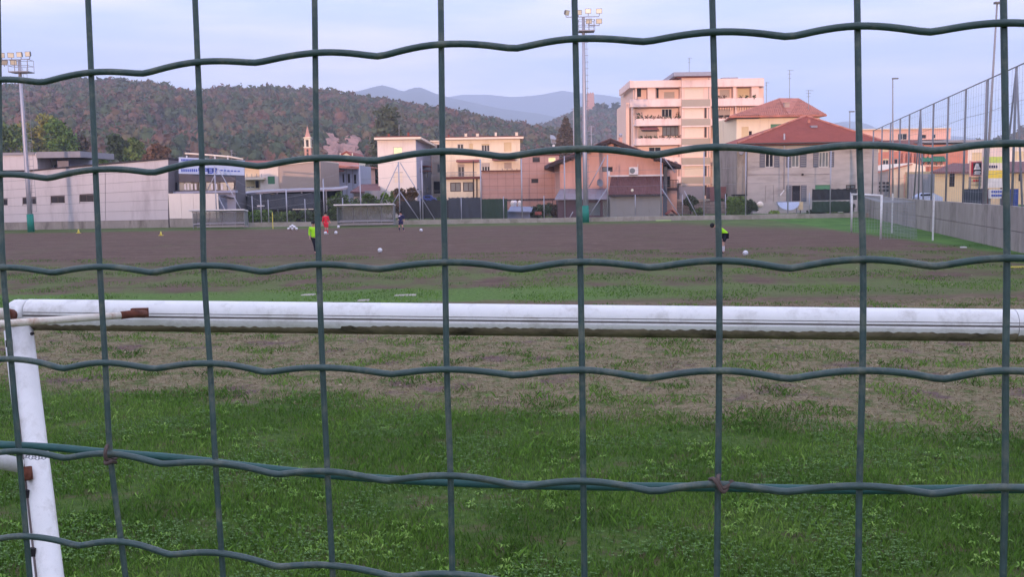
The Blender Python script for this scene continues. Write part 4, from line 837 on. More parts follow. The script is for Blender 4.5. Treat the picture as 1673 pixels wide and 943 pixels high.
# ------------------------------------------------------------------ balls, cones, small things
def ball(px, py, label, r=.11, up=0):
    p = G(px, py); p.z = 0; t = thing('football', label, 'ball', p, 'footballs on the pitch'); o = MB().ball(p + Z * (r + up), r, 18, 12).build('shell', M['ball_white'], t, True)
    pt = MB()
    for d in ((0, -1, .35), (.8, -.5, -.2), (-.75, -.6, -.1), (0, .3, 1), (.2, -.6, -.75), (.7, -.3, .6), (-.6, -.2, .75)):
        d = Vector(d).normalized(); a = d.orthogonal().normalized(); b_ = d.cross(a); c = p + Z * (r + up)
        pt.add([c + (d * .955 + (a * math.cos(q) + b_ * math.sin(q)) * .30).normalized() * r * 1.012 for q in [i * 2 * math.pi / 5 for i in range(5)]], [(0, 1, 2, 3, 4)])
    pt.build('patches', M['black'], t); return t
ball(621, 413, 'white football lying alone in front of the centre dugout, nearest of the left group')
ball(549, 383, 'white football at the right of the red player, on the dirt'); ball(553, 373, 'white football up against the end of the centre dugout')
ball(688, 379, 'white football on the dirt right of the navy player'); ball(1218, 418, 'white football behind the bending player'); ball(532, 383.5, 'white football at the feet of the red player')
def cone(px, py, label, h=.28):
    p = G(px, py); p.z = 0; t = thing('training_cone', label, 'cone', p, 'yellow training cones'); MB().box(p.x - .14, p.x + .14, p.y - .14, p.y + .14, 0.002, .03).build('base_plate', M['yellow_plastic'], t)
    MB().tube([p + Z * .03, p + Z * h], [.09, .03], 12).build('body', M['yellow_plastic'], t, True)
cone(128.5, 381, 'small yellow cone right of the left floodlight mast'); cone(263, 385, 'yellow cone in front of the warehouse between two windows and the dugout')
for i, (px, py, r) in enumerate(((471.5, 376, .1), (478, 376.5, .1), (484.5, 376, .1), (475, 374.5, .1), (481, 374, .1), (478, 372.5, .09))):
    p = G(px, py); zc = r + (0.13 if i in (3, 4) else 0) + (.24 if i == 5 else 0); p = G(478 + (px - 478), 376); o = MB().ball((p.x, p.y, zc), r, 14, 10).build('football', M['ball_white'], smooth=True, base=(p.x, p.y, zc - r))
    tag(o, ['leftmost football in the heap at the kerb', 'middle football in the bottom row of the heap', 'rightmost football in the heap at the kerb', 'left one of the two footballs in the second row of the heap', 'right one of the two footballs in the second row of the heap', 'football on top of the heap at the kerb'][i], 'ball', 'heap of white footballs by the kerb')
p = G(446, 374); tag(MB().tube([(p.x, p.y, 0), (p.x, p.y, 1.25)], .03, 8).build('slalom_pole', M['yellow_plastic'], base=(p.x, p.y, 0)), 'thin yellow slalom pole standing on the far grass edge', 'pole')
p, q = G(1640, 438), G(1690, 439.5); tag(MB().box(p.x, q.x, p.y - .05, p.y + .05, 0.004, .05).build('yellow_bar', M['yellow_plastic'], base=(p.x, p.y, 0)), 'yellow plastic bar lying on the grass at the right edge', 'bar')
tag(MB().box(at(1072, 361, 80.6).x, at(1096, 361, 80.6).x, 80.4, 80.8, 0.003, .07).build('pale_board', mat('pale_green_board', S(176, 190, 128), 0.8), base=(at(1072, 361, 80.6).x, 80.6, 0)), 'pale green board lying at the foot of the kerb', 'board')
tag(MB().box(G(1570, 405).x, G(1579, 405).x, G(1570, 405).y - .1, G(1570, 405).y + .1, 0.003, .05).build('white_scrap', M['white_plastic'], base=G(1572, 405)), 'small white scrap on the grass below the concrete wall', 'litter')
# ------------------------------------------------------------------ people
def skin(name, verts, edges, m, parent, sub=2, root=0):
    b = BASE[parent.name]; me = bpy.data.meshes.new(name); me.from_pydata([tuple(Vector(v[0]) - b) for v in verts], edges, []); me.update()
    o = bpy.data.objects.new(name, me); COL.objects.link(o); md = o.modifiers.new('skin', 'SKIN'); sk = me.skin_vertices[0].data if me.skin_vertices else None
    if sk is None: return o
    for i, v in enumerate(verts): r = v[1]; sk[i].radius = (r, r) if not isinstance(r, tuple) else r; sk[i].use_root = i == root
    md.use_smooth_shade = True; s_ = o.modifiers.new('sub', 'SUBSURF'); s_.levels = sub; s_.render_levels = sub
    dg = bpy.context.evaluated_depsgraph_get(); me2 = bpy.data.meshes.new_from_object(o.evaluated_get(dg)); o.modifiers.clear(); o.data = me2; me2.name = name; bpy.data.meshes.remove(me); me2.materials.clear(); me2.materials.append(m)
    o.parent = parent; BASE[o.name] = b; return o
def person(px, py, H, yaw, J, label, cl, group='young players training on the pitch'):
    """J: joints for a 1.0 m tall figure, x to its left hand side in view, y away, z up; cl: materials"""
    p = G(px, py); p.z = 0; t = thing('person', label, 'person', p, group); cs, sn = math.cos(yaw), math.sin(yaw)
    W = lambda v: Vector((p.x + (v[0] * cs - v[1] * sn) * H, p.y + (v[0] * sn + v[1] * cs) * H, v[2] * H))
    hd = Vector(J['head']); nk = Vector(J['neck']); pv = Vector(J['pelvis']); up = (hd - nk).normalized()
    V = [(W(pv), .075 * H), (W(pv.lerp(nk, .5)), .068 * H), (W(pv.lerp(nk, .82)), .075 * H), (W(nk), .032 * H), (W(hd - up * .02), .05 * H), (W(hd + up * .04), .052 * H)]
    E = [(0, 1), (1, 2), (2, 3), (3, 4), (4, 5)]
    f = Vector(J.get('face', (0, -1, 0))); V += [(W(hd + f * .055 - up * .01), .012 * H)]; E += [(4, 6)]
    for s_ in ('l', 'r'):
        sh, el_, wr = (Vector(J[s_ + k]) for k in ('sh', 'el', 'wr')); i = len(V); d = (wr - el_).normalized(); V += [(W(sh), .034 * H), (W(el_), .025 * H), (W(wr), .017 * H), (W(wr + d * .035), (.022 * H, .012 * H))]; E += [(2, i), (i, i + 1), (i + 1, i + 2), (i + 2, i + 3)]
        sd = d.orthogonal().normalized()
        for q in range(4): V.append((W(wr + d * (.085 - .006 * abs(q - 1.2)) + sd * (q - 1.5) * .012), .0055 * H)); E.append((i + 3, len(V) - 1))
        V.append((W(wr + d * .05 + sd * .035), .006 * H)); E.append((i + 3, len(V) - 1))
        hp, kn, an, to = (Vector(J[s_ + k]) for k in ('hip', 'kn', 'an', 'toe')); i = len(V); V += [(W(hp), .056 * H), (W(kn), .035 * H), (W(kn.lerp(an, .35)), .034 * H), (W(an), .02 * H), (W(to), .02 * H)]; E += [(0, i), (i, i + 1), (i + 1, i + 2), (i + 2, i + 3), (i + 3, i + 4)]
    skin('body', V, E, M['skin'], t)
    sv = [(W(pv - (nk - pv) * .14), .092 * H), (W(pv + (nk - pv) * .1), .09 * H), (W(pv.lerp(nk, .5)), .08 * H), (W(pv.lerp(nk, .84)), .086 * H), (W(pv.lerp(nk, .97)), .045 * H)]; se = [(0, 1), (1, 2), (2, 3), (3, 4)]
    for s_ in ('l', 'r'):
        sh, el_, wr = (Vector(J[s_ + k]) for k in ('sh', 'el', 'wr')); i = len(sv); k = cl.get('sleeve', .9); sv += [(W(sh), .045 * H), (W(sh.lerp(el_, min(k, 1))), .037 * H)]; se += [(3, i), (i, i + 1)]
        if k > 1: sv.append((W(el_.lerp(wr, k - 1)), .026 * H)); se.append((i + 1, i + 2))
    skin('shirt', sv, se, cl['shirt'], t)
    sv = [(W(pv), .09 * H)]; se = []
    for s_ in ('l', 'r'):
        hp, kn, an = (Vector(J[s_ + k]) for k in ('hip', 'kn', 'an')); i = len(sv); k = cl.get('short', .75); sv += [(W(hp), .068 * H), (W(hp.lerp(kn, min(k, 1))), .058 * H if k < 1 else .045 * H)]; se += [(0, i), (i, i + 1)]
        if k > 1: sv.append((W(kn.lerp(an, k - 1)), .03 * H)); se.append((i + 1, i + 2))
    skin('shorts' if cl.get('short', .75) < 1 else 'trousers', sv, se, cl['shorts'], t)
    for s_ in ('l', 'r'):
        kn, an, to = (Vector(J[s_ + k]) for k in ('kn', 'an', 'toe')); skin('sock', [(W(kn.lerp(an, .25)), .037 * H), (W(kn.lerp(an, .6)), .036 * H), (W(an), .025 * H)], [(0, 1), (1, 2)], cl['sock'], t, 1)
        skin('shoe', [(W(an - Vector((0, 0, .012))), .028 * H), (W(to), .024 * H)], [(0, 1)], cl['shoe'], t, 1)
    hc = W(hd + up * .035 - f * .012); MB().ball(hc, .066 * H, 14, 10, (1, 1.05, 1), jit=.04).build('hair', M['hair'], t, True)
    if cl.get('band'): c = W(pv.lerp(nk, .8)); MB().tube([c + Vector((-.12 * H, -.02, -.01 * H)), c + Vector((.12 * H, -.02, .02 * H))], .045 * H, 10).build('chest_band', M['cloth_white'], t, True)
    return t
stand = dict(pelvis=(0, 0, .52), neck=(0, .01, .83), head=(0, -.01, .915), lsh=(-.105, 0, .79), lel=(-.13, .02, .63), lwr=(-.12, -.04, .50), rsh=(.105, 0, .79), rel=(.14, 0, .63), rwr=(.13, -.06, .51),
             lhip=(-.05, 0, .48), lkn=(-.055, -.01, .27), lan=(-.06, .02, .045), ltoe=(-.065, -.08, .02), rhip=(.05, 0, .48), rkn=(.055, -.03, .27), ran=(.06, 0, .045), rtoe=(.07, -.1, .02))
J1 = dict(stand, lkn=(-.03, -.05, .28), lan=(-.045, .03, .045), ltoe=(-.05, -.06, .02), lwr=(-.15, .03, .49), rwr=(.17, -.08, .56))
person(533, 383, 1.46, .5, J1, 'player in red shirt and red shorts standing left of the centre dugout', dict(shirt=M['cloth_red'], shorts=M['cloth_red'], sock=M['cloth_red'], shoe=M['cloth_white'], sleeve=1.6, short=.9))
J2 = dict(stand, lkn=(0.01, -.05, .27), lan=(.03, .03, .045), ltoe=(.02, -.06, .02), rkn=(.05, .0, .27), ran=(.05, .05, .045), rtoe=(.08, -.03, .02), lhip=(-.03, 0, .48))
person(513.5, 414, 1.5, .3, J2, 'player in lime bib and black trousers partly behind a fence wire, nearest on the left', dict(shirt=M['cloth_lime'], shorts=M['cloth_black'], sock=M['cloth_black'], shoe=M['cloth_black'], sleeve=1.7, short=1.8))
J3 = dict(stand, lkn=(-.1, -.02, .27), lan=(-.09, .02, .045), ltoe=(-.1, -.08, .02), rkn=(.09, -.05, .28), ran=(.15, 0, .045), rtoe=(.18, -.08, .02), lwr=(-.1, -.12, .58), rwr=(.19, -.05, .55), rel=(.17, .03, .65))
person(655.5, 378, 1.36, -.3, J3, 'player in navy kit with a pale band across the chest, right of the centre dugout', dict(shirt=M['cloth_navy'], shorts=M['cloth_navy'], sock=M['cloth_navy'], shoe=M['black'], sleeve=1.5, short=.8, band=True))
J4 = dict(pelvis=(.10, 0, .52), neck=(-.145, -.02, .735), head=(-.235, -.03, .75), face=(-.5, -.3, -.8), lsh=(-.11, -.1, .70), lel=(-.09, -.14, .55), lwr=(-.03, -.11, .41), rsh=(-.11, .1, .70), rel=(-.09, .13, .55), rwr=(-.02, .1, .41),
          lhip=(.09, -.05, .49), lkn=(.02, -.07, .29), lan=(.045, -.06, .045), ltoe=(-.05, -.07, .02), rhip=(.09, .05, .49), rkn=(.0, .07, .29), ran=(.03, .07, .045), rtoe=(-.07, .08, .02))
person(1179, 414, 1.56, 0, J4, 'player in lime shirt bending forward with hands on knees, in front of the right wire', dict(shirt=M['cloth_lime'], shorts=M['cloth_black'], sock=M['cloth_white'], shoe=M['cloth_black'], sleeve=.8, short=.95))
# ================================================================== BUILDINGS BEYOND THE PITCH
def facade(t, px0, py0, px1, py1, Y, depth, m, wins=(), name='wall', z0=None):
    x0, x1, a, b_ = rc(px0, py0, px1, py1 if py1 else 350, Y); a = 0.0 if py1 is None else a
    if z0 is not None: a = z0
    hs = [rc(w_[0], w_[1], w_[2], w_[3], Y) for w_ in wins]; hs = [(max(h[0], x0 + .02), min(h[1], x1 - .02), max(h[2], a + .02), min(h[3], b_ - .02)) for h in hs]
    o = wallmb(x0, x1, a, b_, Y, depth, hs).build(name, m, t)
    for h, w_ in zip(hs, wins):
        k = w_[4].split(':')
        if k[0] == 'dark': window(t, h, Y, M['frame_white'], M['glass_dark'], int(k[1]), int(k[2]) if len(k) > 2 else 1)
        elif k[0] == 'brown': window(t, h, Y, M['frame_dark'], M['glass_grey'], int(k[1]), 1, fw=.09)
        elif k[0] == 'black': window(t, h, Y, M['frame_dark'], M['glass_dark'], int(k[1]) if len(k) > 1 else 1, fw=.05)
        elif k[0] == 'lit': window(t, h, Y, M['frame_white'], M['lit_glass'], int(k[1]))
        elif k[0] == 'grey': window(t, h, Y, M['frame_white'], M['glass_grey'], int(k[1]))
        elif k[0] == 'blind': blind(t, h, Y, M[k[1]])
        elif k[0] == 'half':                                     # blind half way down over dark panes
            zm = h[2] + (h[3] - h[2]) * float(k[2]); window(t, h, Y, M['frame_white'], M['glass_dark'], int(k[3])); blind(t, (h[0], h[1], zm, h[3]), Y, M[k[1]], .02)
        elif k[0] == 'open': pass
    return o
def pbox(t, px0, py0, px1, py1, Y, y0, y1, m, name, z0=None):
    x0, x1, a, b_ = rc(px0, py0, px1, py1, Y + y0); return MB().box(x0, x1, Y + y0, Y + y1, a if z0 is None else z0, b_).build(name, m, t)
def cx(px, Y): return at(px, 300, Y).x
def chimney(t, px, py0, py1, w_, Y, m, par=None):
    x0, x1, a, b_ = rc(px - w_ / 2, py0, px + w_ / 2, py1, Y); mb = MB().box(x0, x1, Y, Y + (x1 - x0), a - .2, b_); d = (x1 - x0) * .12; mb.box(x0 - d, x1 + d, Y - d, Y + (x1 - x0) + d, b_ + .002, b_ + d); return mb.build('chimney', m, par or t)
def antenna(px, py0, py1, Y, label, w_=6):
    p, q = at(px, py1, Y), at(px, py0, Y); mb = MB().tube([p, q], .03, 5); h = w_ / 2 * Y / F_PX
    for f in (.98, .86, .7): mb.tube([p.lerp(q, f) + Vector((-h * f, 0, 0)), p.lerp(q, f) + Vector((h * f, 0, 0))], .018, 4)
    mb.tube([p.lerp(q, .98), p.lerp(q, .98) + Vector((h, -.8, -.1))], .018, 4)
    return tag(mb.build('antenna', M['galv_dull'], base=p), label, 'antenna')

# ---------------- grey warehouse on the left
Yw = 83.4
wh = thing('warehouse', 'long warehouse clad in pale panels, with rooftop room and blue roof sign, at the left', 'warehouse', (cx(190, Yw), Yw, 0))
yl = [275.5, 290, 304.8, 319.3, 333.8, 348.3, 362.3]                    # panel joints at x = 100
xa, xb = -190, 275; SL = (262.5 - 283) / (275 - 40)
seamx = [-190, -70, 52, 172, 275]
def wq(px, k): f = k / 6; sl = SL * (1 - f) + (-.018) * f; return at(px, yl[k] + sl * (px - 100) * 1.0, Yw)
wins_px = [(-70, -48), (-28, -8), (-8 + 0, 12.5), (37, 59), (83, 105.5), (130, 153)]
MB().prism([(wq(xa, 6).x, 0), (wq(xb, 6).x, 0), (wq(xb, 0).x, wq(xb, 0).z - .03), (wq(xa, 0).x, wq(xa, 0).z - .03)], Yw + .06, Yw + 5).build('wall_core', M['joint'], wh)
WN = [(-72, -50), (-14, 12), (37, 59), (83, 105.5), (130, 152.5)]
for r in range(6):
    for i in range(4):
        pieces = [(seamx[i], seamx[i + 1])]
        if r == 3:
            pieces = []; s_ = seamx[i]
            for a, b_ in WN:
                if seamx[i] <= a < seamx[i + 1]: pieces.append((s_, a)); s_ = b_ if b_ < seamx[i + 1] else b_
                elif seamx[i] < b_ <= seamx[i + 1] and a < seamx[i]: s_ = b_
            pieces.append((s_, seamx[i + 1]))
        for a, b_ in pieces:
            if b_ - a < 1: continue
            p, q, u, v = wq(a, r + 1), wq(b_, r + 1), wq(b_, r), wq(a, r); e = .02; MB().prism([(p.x + e, p.z + e), (q.x - e, q.z + e), (u.x - e, u.z - .0), (v.x + e, v.z - .0)], Yw, Yw + .06).build('wall_panel', M['cladding'], wh)
for a, b_ in WN:
    c_ = (a + b_) / 2; zt, zb = wq(c_, 3).z - .06, wq(c_, 4).z + .12; x0, x1 = wq(a, 3).x, wq(b_, 3).x
    q = wq(c_, 4).z; MB().box(x0, x1, Yw + .001, Yw + .058, q + .02, zb).build('sill', M['cladding'], wh); window(wh, (x0, x1, zb, zt), Yw - .03, M['frame_dark'], M['glass_dark'], 2, fw=.05, rec=.06)
p, q = wq(xa, 6), wq(xb, 6); MB().prism([(p.x, -.05), (q.x, -.05), (q.x, q.z), (p.x, p.z)], Yw - .05, Yw + .055).build('concrete_plinth', M['concrete'], wh)
p, q = wq(xa, 0), wq(xb, 0); MB().prism([(p.x, p.z), (q.x + .05, q.z), (q.x + .05, q.z + .14), (p.x, p.z + .14)], Yw - .06, Yw + 5.1).build('roof_edge', M['roof_edge'], wh)
pbox(wh, 205, 264.5, 208.5, 270, Yw, 1, 1.15, M['white_plastic'], 'roof_vent')
# rooftop room
facade(wh, -150, 252, 61, 279, Yw, 8, M['cladding'], (), 'upper_wall'); 
facade(wh, 61.3, 255, 112, 277, Yw + 2.5, 5, M['blue_wall_and_shade'], [(70, 259.5, 76.5, 274.5, 'black:1'), (79.5, 260, 92, 274.5, 'half:blind_grey:0.35:2')], 'upper_wall')
x0, x1, a, b_ = rc(60, 247.5, 132, 257.5, Yw); MB().box(x0, x1, Yw - .1, Yw + 7, a, b_).build('flat_roof', M['slab_grey'], wh); x0 = cx(-150, Yw); MB().box(x0, cx(59.8, Yw), Yw - .1, Yw + 8.1, a + .25, b_ - .02).build('flat_roof', M['slab_grey'], wh)
antenna(49, 232, 250, Yw + 1, 'small antenna on the rooftop room beside the left mast', 3)
# recessed entrance block
e0, e1 = 276, 386
facade(wh, e0, 278, e1, None, Yw + 1.6, 3, M['dark_fascia'], [(278, 297, 384, 311.5, 'open')], 'recessed_wall')
for i in range(9):
    a = 279 + i * 11.6; pbox(wh, a, 298, a + 10.4, 311, Yw + 1.6, .08, .12, M['glass_grey'] if i % 3 else M['glass_dark'], 'glazing_pane')
for i, a in enumerate((301, 306, 312, 318, 345, 352, 361)): pbox(wh, a, 300, a + 3, 310, Yw + 1.6, .05, .07, M['white_plastic'], 'window_blind')
pbox(wh, e0, 312, 386, 315.5, Yw + 1.6, -.5, -.02, M['blue_wall_and_shade'], 'ledge')
for a, b_ in ((276, 296), (296.3, 316), (316.3, 336.5), (336.8, 357)): pbox(wh, a, 316, b_, 357, Yw, 0, .1, M['white_plastic'] if False else M['pale_pink'], 'white_panel')
x0, x1, a, b_ = rc(276, 316, 357, 357, Yw); MB().box(x0, x1, Yw - .05, Yw + .09, -.05, a).build('concrete_plinth', M['concrete'], wh)
pbox(wh, 358, 311, 385, 350, Yw + 1.6, -.12, -.01, M['blue_wall_and_shade'], 'side_panel', z0=0)
x0, x1, a, b_ = rc(360, 320, 375, 323.5, Yw); MB().prism([(x0, b_), (x1, a), (x1, a - .08), (x0, b_ - .1)], Yw, Yw + 1.4).build('awning', M['roof_edge'], wh)
x0, x1, a, b_ = rc(292, 257.5, 399, 282.5, Yw - .5); slp = (262 - 256) / 107 * .05 * 0
sg = thing('roof_sign', 'pale blue sign board with blue letters on the roof edge of the warehouse', 'sign', ((x0 + x1) / 2, Yw - .5, a))
P4 = [at(292, 283.5, Yw - .6), at(399, 286.5, Yw - .6), at(399, 262, Yw - .6), at(292, 256.5, Yw - .6)]
MB().prism([(p.x, p.z) for p in P4], Yw - .6, Yw - .45).build('board', M['sign_blue'], sg)
def seg_text(txt, px0, px1, py0, py1, Y, m, parent, th=.16, slope=0.0, name='letter'):
    G_ = {'P': [(0, 0, 0, 1), (0, 1, .8, 1), (.8, 1, .8, .5), (0, .5, .8, .5)], 'E': [(0, 0, 0, 1), (0, 1, .8, 1), (0, .5, .65, .5), (0, 0, .8, 0)], 'R': [(0, 0, 0, 1), (0, 1, .8, 1), (.8, 1, .8, .5), (0, .5, .8, .5), (.35, .5, .8, 0)], 'S': [(0, 0, .8, 0), (.8, 0, .8, .5), (0, .5, .8, .5), (0, .5, 0, 1), (0, 1, .8, 1)],
          'I': [(.3, 0, .3, 1)], 'T': [(.4, 0, .4, 1), (0, 1, .8, 1)], 'M': [(0, 0, 0, 1), (0, 1, .4, .4), (.4, .4, .8, 1), (.8, 1, .8, 0)], 'A': [(0, 0, .4, 1), (.4, 1, .8, 0), (.2, .4, .6, .4)], 'N': [(0, 0, 0, 1), (0, 1, .8, 0), (.8, 0, .8, 1)], 'L': [(0, 0, 0, 1), (0, 0, .8, 0)], 'D': [(0, 0, 0, 1), (0, 1, .6, 1), (.6, 1, .8, .5), (.8, .5, .6, 0), (.6, 0, 0, 0)], '-': [(0, .45, .8, .45)]}
    n = len(txt); wpx = (px1 - px0) / n
    for i, ch_ in enumerate(txt):
        if ch_ == ' ': continue
        mb = MB(); X = lambda u: px0 + wpx * (i + u)
        for (a, b2, c, d) in G_[ch_]:
            p = at(X(a), py1 + (py0 - py1) * b2 + slope * (X(a) - px0), Y); q = at(X(c), py1 + (py0 - py1) * d + slope * (X(c) - px0), Y); dd = (q - p).normalized(); nn = Vector((-dd.z, 0, dd.x)) * th / 2; e = dd * th / 2 * .6; p -= e; q += e
            vs = [p + nn, p - nn, q - nn, q + nn]; mb.add([v - Vector((0, .02, 0)) for v in vs] + [v + Vector((0, .003, 0)) for v in vs], [(0, 1, 2, 3), (7, 6, 5, 4), (0, 4, 5, 1), (1, 5, 6, 2), (2, 6, 7, 3), (3, 7, 4, 0)])
        mb.build(name, m, parent)
seg_text('S', 325, 331, 275, 282, Yw - .605, M['letter_blue'], sg, .1); seg_text('PER', 333, 355, 275.5, 282.3, Yw - .605, M['letter_blue'], sg, .12)
for i in range(12): pbox(sg, 296 + i * 2.4, 259.5 + i * .05, 297.8 + i * 2.4, 263, Yw - .6, -.02, .003, M['letter_blue'], 'small_letter')
for i in range(8): pbox(sg, 296 + i * 3.4, 276, 298.4 + i * 3.4, 280.5, Yw - .6, -.02, .003, M['letter_blue'], 'small_letter')
for i in range(6): pbox(sg, 360 + i * 5.6, 277.2 + i * .3, 364 + i * 5.6, 279.2 + i * .3, Yw - .6, -.02, .003, M['letter_blue'], 'small_letter')
rl = thing('roof_railing', 'pale pipe railing standing behind the blue sign on the warehouse roof', 'railing', (cx(345, Yw), Yw + .3, 5.2)); rp = [at(*q, Yw + .3) for q in ((302, 250.5), (325, 252), (352, 254), (375, 256), (397, 260))]
MB().tube(rp, .07, 6).build('handrail', M['trim_cream'], rl, True)
for q in (305, 351, 372): p = at(q, 254, Yw + .3); MB().tube([p, p - Vector((0, 0, .5))], .06, 6).build('post', M['white_plastic'], rl)
antenna(378.5, 245, 262, Yw + .5, 'thin antenna above the right half of the blue sign', 5)

# ---------------- house with green shutter and long shed
Y2 = 104.0
h2 = thing('house', 'low pink house with a green shutter right of the warehouse sign', 'house', (cx(428, Y2), Y2, 0))
facade(h2, 425, 268, 456, None, Y2, 10, M['pale_pink'], [(437.5, 288, 449, 300.5, 'open')]); o = pbox(h2, 437.5, 288, 449, 300.5, Y2, .04, .08, M['shutter_green'], 'shutter')
facade(h2, 385, 270, 424.8, None, Y2 + 1, 9, M['cream'], [(395, 295, 401, 306, 'black:1'), (402, 294.5, 416, 307, 'half:blind_cream:0.15:2'), (417, 295, 423, 307, 'black:1')])
pbox(h2, 393, 290, 431, 293.5, Y2, -.9, .99, M['trim_cream'], 'balcony_slab')
for i in range(5): c_ = cx(396 + i * 8, Y2 - .85); MB().tube([(c_, Y2 - .85, at(410, 290, Y2).z), (c_, Y2 - .85, at(410, 284, Y2).z)], .025, 5).build('baluster', M['galv_dull'], h2)
q = [at(385, 268, Y2 - .5), at(458, 264.5, Y2 - .5), at(458, 262, Y2 + 6), at(392, 262, Y2 + 6)]; MB().slab(q, .18).build('roof', M['tile_red'], h2)
bw = thing('blank_building', 'blank beige building side between the pink house and the church hall', 'building', (cx(488, Y2), Y2 - 2, 0))
x0, x1, _, _ = rc(456, 280, 524, 300, Y2 - 2); za, zb = at(456, 271, Y2 - 2).z, at(512, 263.5, Y2 - 2).z
MB().prism([(x0, 0), (x1, 0), (x1, zb), (x0, za)], Y2 - 2, Y2 + 9).build('wall', M['beige'], bw); MB().prism([(x0, za), (x1, zb), (x1, zb + .12), (x0, za + .12)], Y2 - 2.1, Y2 + 9.1).build('roof_edge', M['trim_cream'], bw)
sh_ = thing('long_shed', 'long open shed with a curved sheet metal roof in front of the beige wall', 'shed', (cx(480, 92), 91, 0))
rp = [(397, 314), (420, 311.5), (450, 309.5), (490, 308), (530, 307), (555, 306), (568, 303.5)]; lo = [at(a, b_ + 2.3, 88) for a, b_ in rp]; hi = [at(a, b_ - .8, 96) for a, b_ in rp]
vs = lo + hi + [p - Vector((0, 0, .15)) for p in lo] + [p - Vector((0, 0, .15)) for p in hi]; n = len(rp)
MB().add(vs, [(i, i + 1, n + i + 1, n + i) for i in range(n - 1)] + [(2 * n + i + 1, 2 * n + i, 3 * n + i, 3 * n + i + 1) for i in range(n - 1)] + [(i, 2 * n + i, 2 * n + i + 1, i + 1) for i in range(n - 1)]).build('roof', M['sheet_metal'], sh_)
for a, b_ in rp[:-1]: p = at(a + 3, 320, 88.2); MB().tube([(p.x, 88.2, 0), (p.x, 88.2, at(a, b_ + 3, 88.2).z)], .07, 6).build('post', M['galv_dull'], sh_)
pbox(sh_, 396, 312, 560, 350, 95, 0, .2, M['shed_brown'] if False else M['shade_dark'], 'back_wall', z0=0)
pbox(sh_, 402, 316, 428, 320, 89, 0, .3, M['trim_cream'], 'cross_beam'); pbox(sh_, 437, 317, 448, 320.5, 89, 0, .3, M['trim_cream'], 'cross_beam')
o = pbox(None, 420, 335.5, 430, 337.5, 86, 0, .5, M['white_plastic'], 'white_cabinet'); tag(o, 'small white box hanging in the gloom of the long shed', 'box')
o = pbox(None, 478, 341.2, 512, 342.4, 85, 0, .08, M['trim_cream'], 'wooden_rail'); tag(o, 'pale horizontal rail in front of the long shed', 'rail')
# church hall, little church front and the bell tower
Y3 = 118.0
ch_ = thing('church_hall', 'low church hall with pinkish end wall and blue grey side under a flat roof', 'hall', (cx(556, Y3), Y3, 0))
facade(ch_, 524, 278, 553, None, Y3, 12, M['pale_pink'], ()); facade(ch_, 553.2, 270, 586, None, Y3 + .6, 11, M['blue_wall_and_shade'], [(559.5, 284, 562.5, 298, 'black:1'), (568, 284, 572, 299, 'black:1'), (578, 285, 582, 300, 'black:1')])
facade(ch_, 529, 271, 553, 278, Y3 + .2, 11, M['frame_white'], [(530, 272, 536, 277.5, 'grey:1'), (537, 272, 544, 277.5, 'grey:1'), (545, 272, 552, 277.5, 'grey:1')], 'clerestory')
pbox(ch_, 523, 278, 561, 280.5, Y3, -.6, .1, M['roof_dark'], 'ledge'); q = [at(520, 269, Y3 - .6), at(588, 272, Y3 - .6), at(586, 264.5, Y3 + 10), at(526, 263, Y3 + 10)]; MB().slab(q, .3).build('roof', M['tile_old'], ch_)
for a in (540, 544, 548): pbox(ch_, a, 283, a + 1.6, 284.6, Y3, -.03, .01, M['glass_dark'], 'air_hole')
for a in (565.5, 575.5): pbox(ch_, a, 271, a + .8, 303, Y3 + .6, -.12, -.002, M['galv_dull'], 'pilaster', z0=0)
o = thing('chapel', 'small chapel front with pointed pediment showing over the church hall roof', 'chapel', (cx(565, 160), 160, 0)); P3 = [at(554, 264, 160), at(577, 264, 160), at(574, 255, 160), at(566, 249.5, 160), at(557, 255, 160)]; MB().prism([(P3[0].x, 0), (P3[1].x, 0)] + [(p.x, p.z) for p in P3[2:]], 160, 175).build('wall', M['trim_cream'], o)
rf = MB()
for a, b_ in ((P3[4], P3[3]), (P3[3], P3[2])): rf.hexa([(a.x, 159.8, a.z), (b_.x, 159.8, b_.z), (b_.x, 175, b_.z), (a.x, 175, a.z), (a.x, 159.8, a.z + .3), (b_.x, 159.8, b_.z + .3), (b_.x, 175, b_.z + .3), (a.x, 175, a.z + .3)])
rf.build('roof', M['tile_red'], o); pbox(o, 565.3, 246, 566.2, 250, 160, 0, .1, M['galv_dull'], 'cross'); pbox(o, 555, 250, 556.5, 255, 160, 0, .3, M['trim_cream'], 'pinnacle'); pbox(o, 574.8, 250, 576.3, 255, 160, 0, .3, M['trim_cream'], 'pinnacle')
pbox(o, 563.5, 256, 568, 260, 160, -.05, .01, M['glass_dark'], 'round_window')
Yb = 210.0; x0, x1, _, zt = rc(497.5, 224, 508.5, 300, Yb); xm = (x0 + x1) / 2; hw = (x1 - x0) / 2
bt = thing('bell_tower', 'slender pink church bell tower with pointed spire in front of the wooded hill', 'bell tower', (xm, Yb, 0))
zz = lambda py: at(503, py, Yb).z
MB().box(xm - hw * .92, xm + hw * .92, Yb, Yb + 2 * hw * .92, 0, zz(241.5)).build('shaft', M['steeple'], bt); bf = MB()
for sx in (-1, 1):
    for sy in (0, 1): bf.box(xm + sx * hw * .66 - hw * .24, xm + sx * hw * .66 + hw * .24, Yb + sy * hw * 1.3, Yb + sy * hw * 1.3 + hw * .5, zz(239.5), zz(228))
bf.box(xm - hw * .9, xm + hw * .9, Yb, Yb + hw * 1.8, zz(228), zz(225.5)).build('belfry', M['trim_cream'], bt)
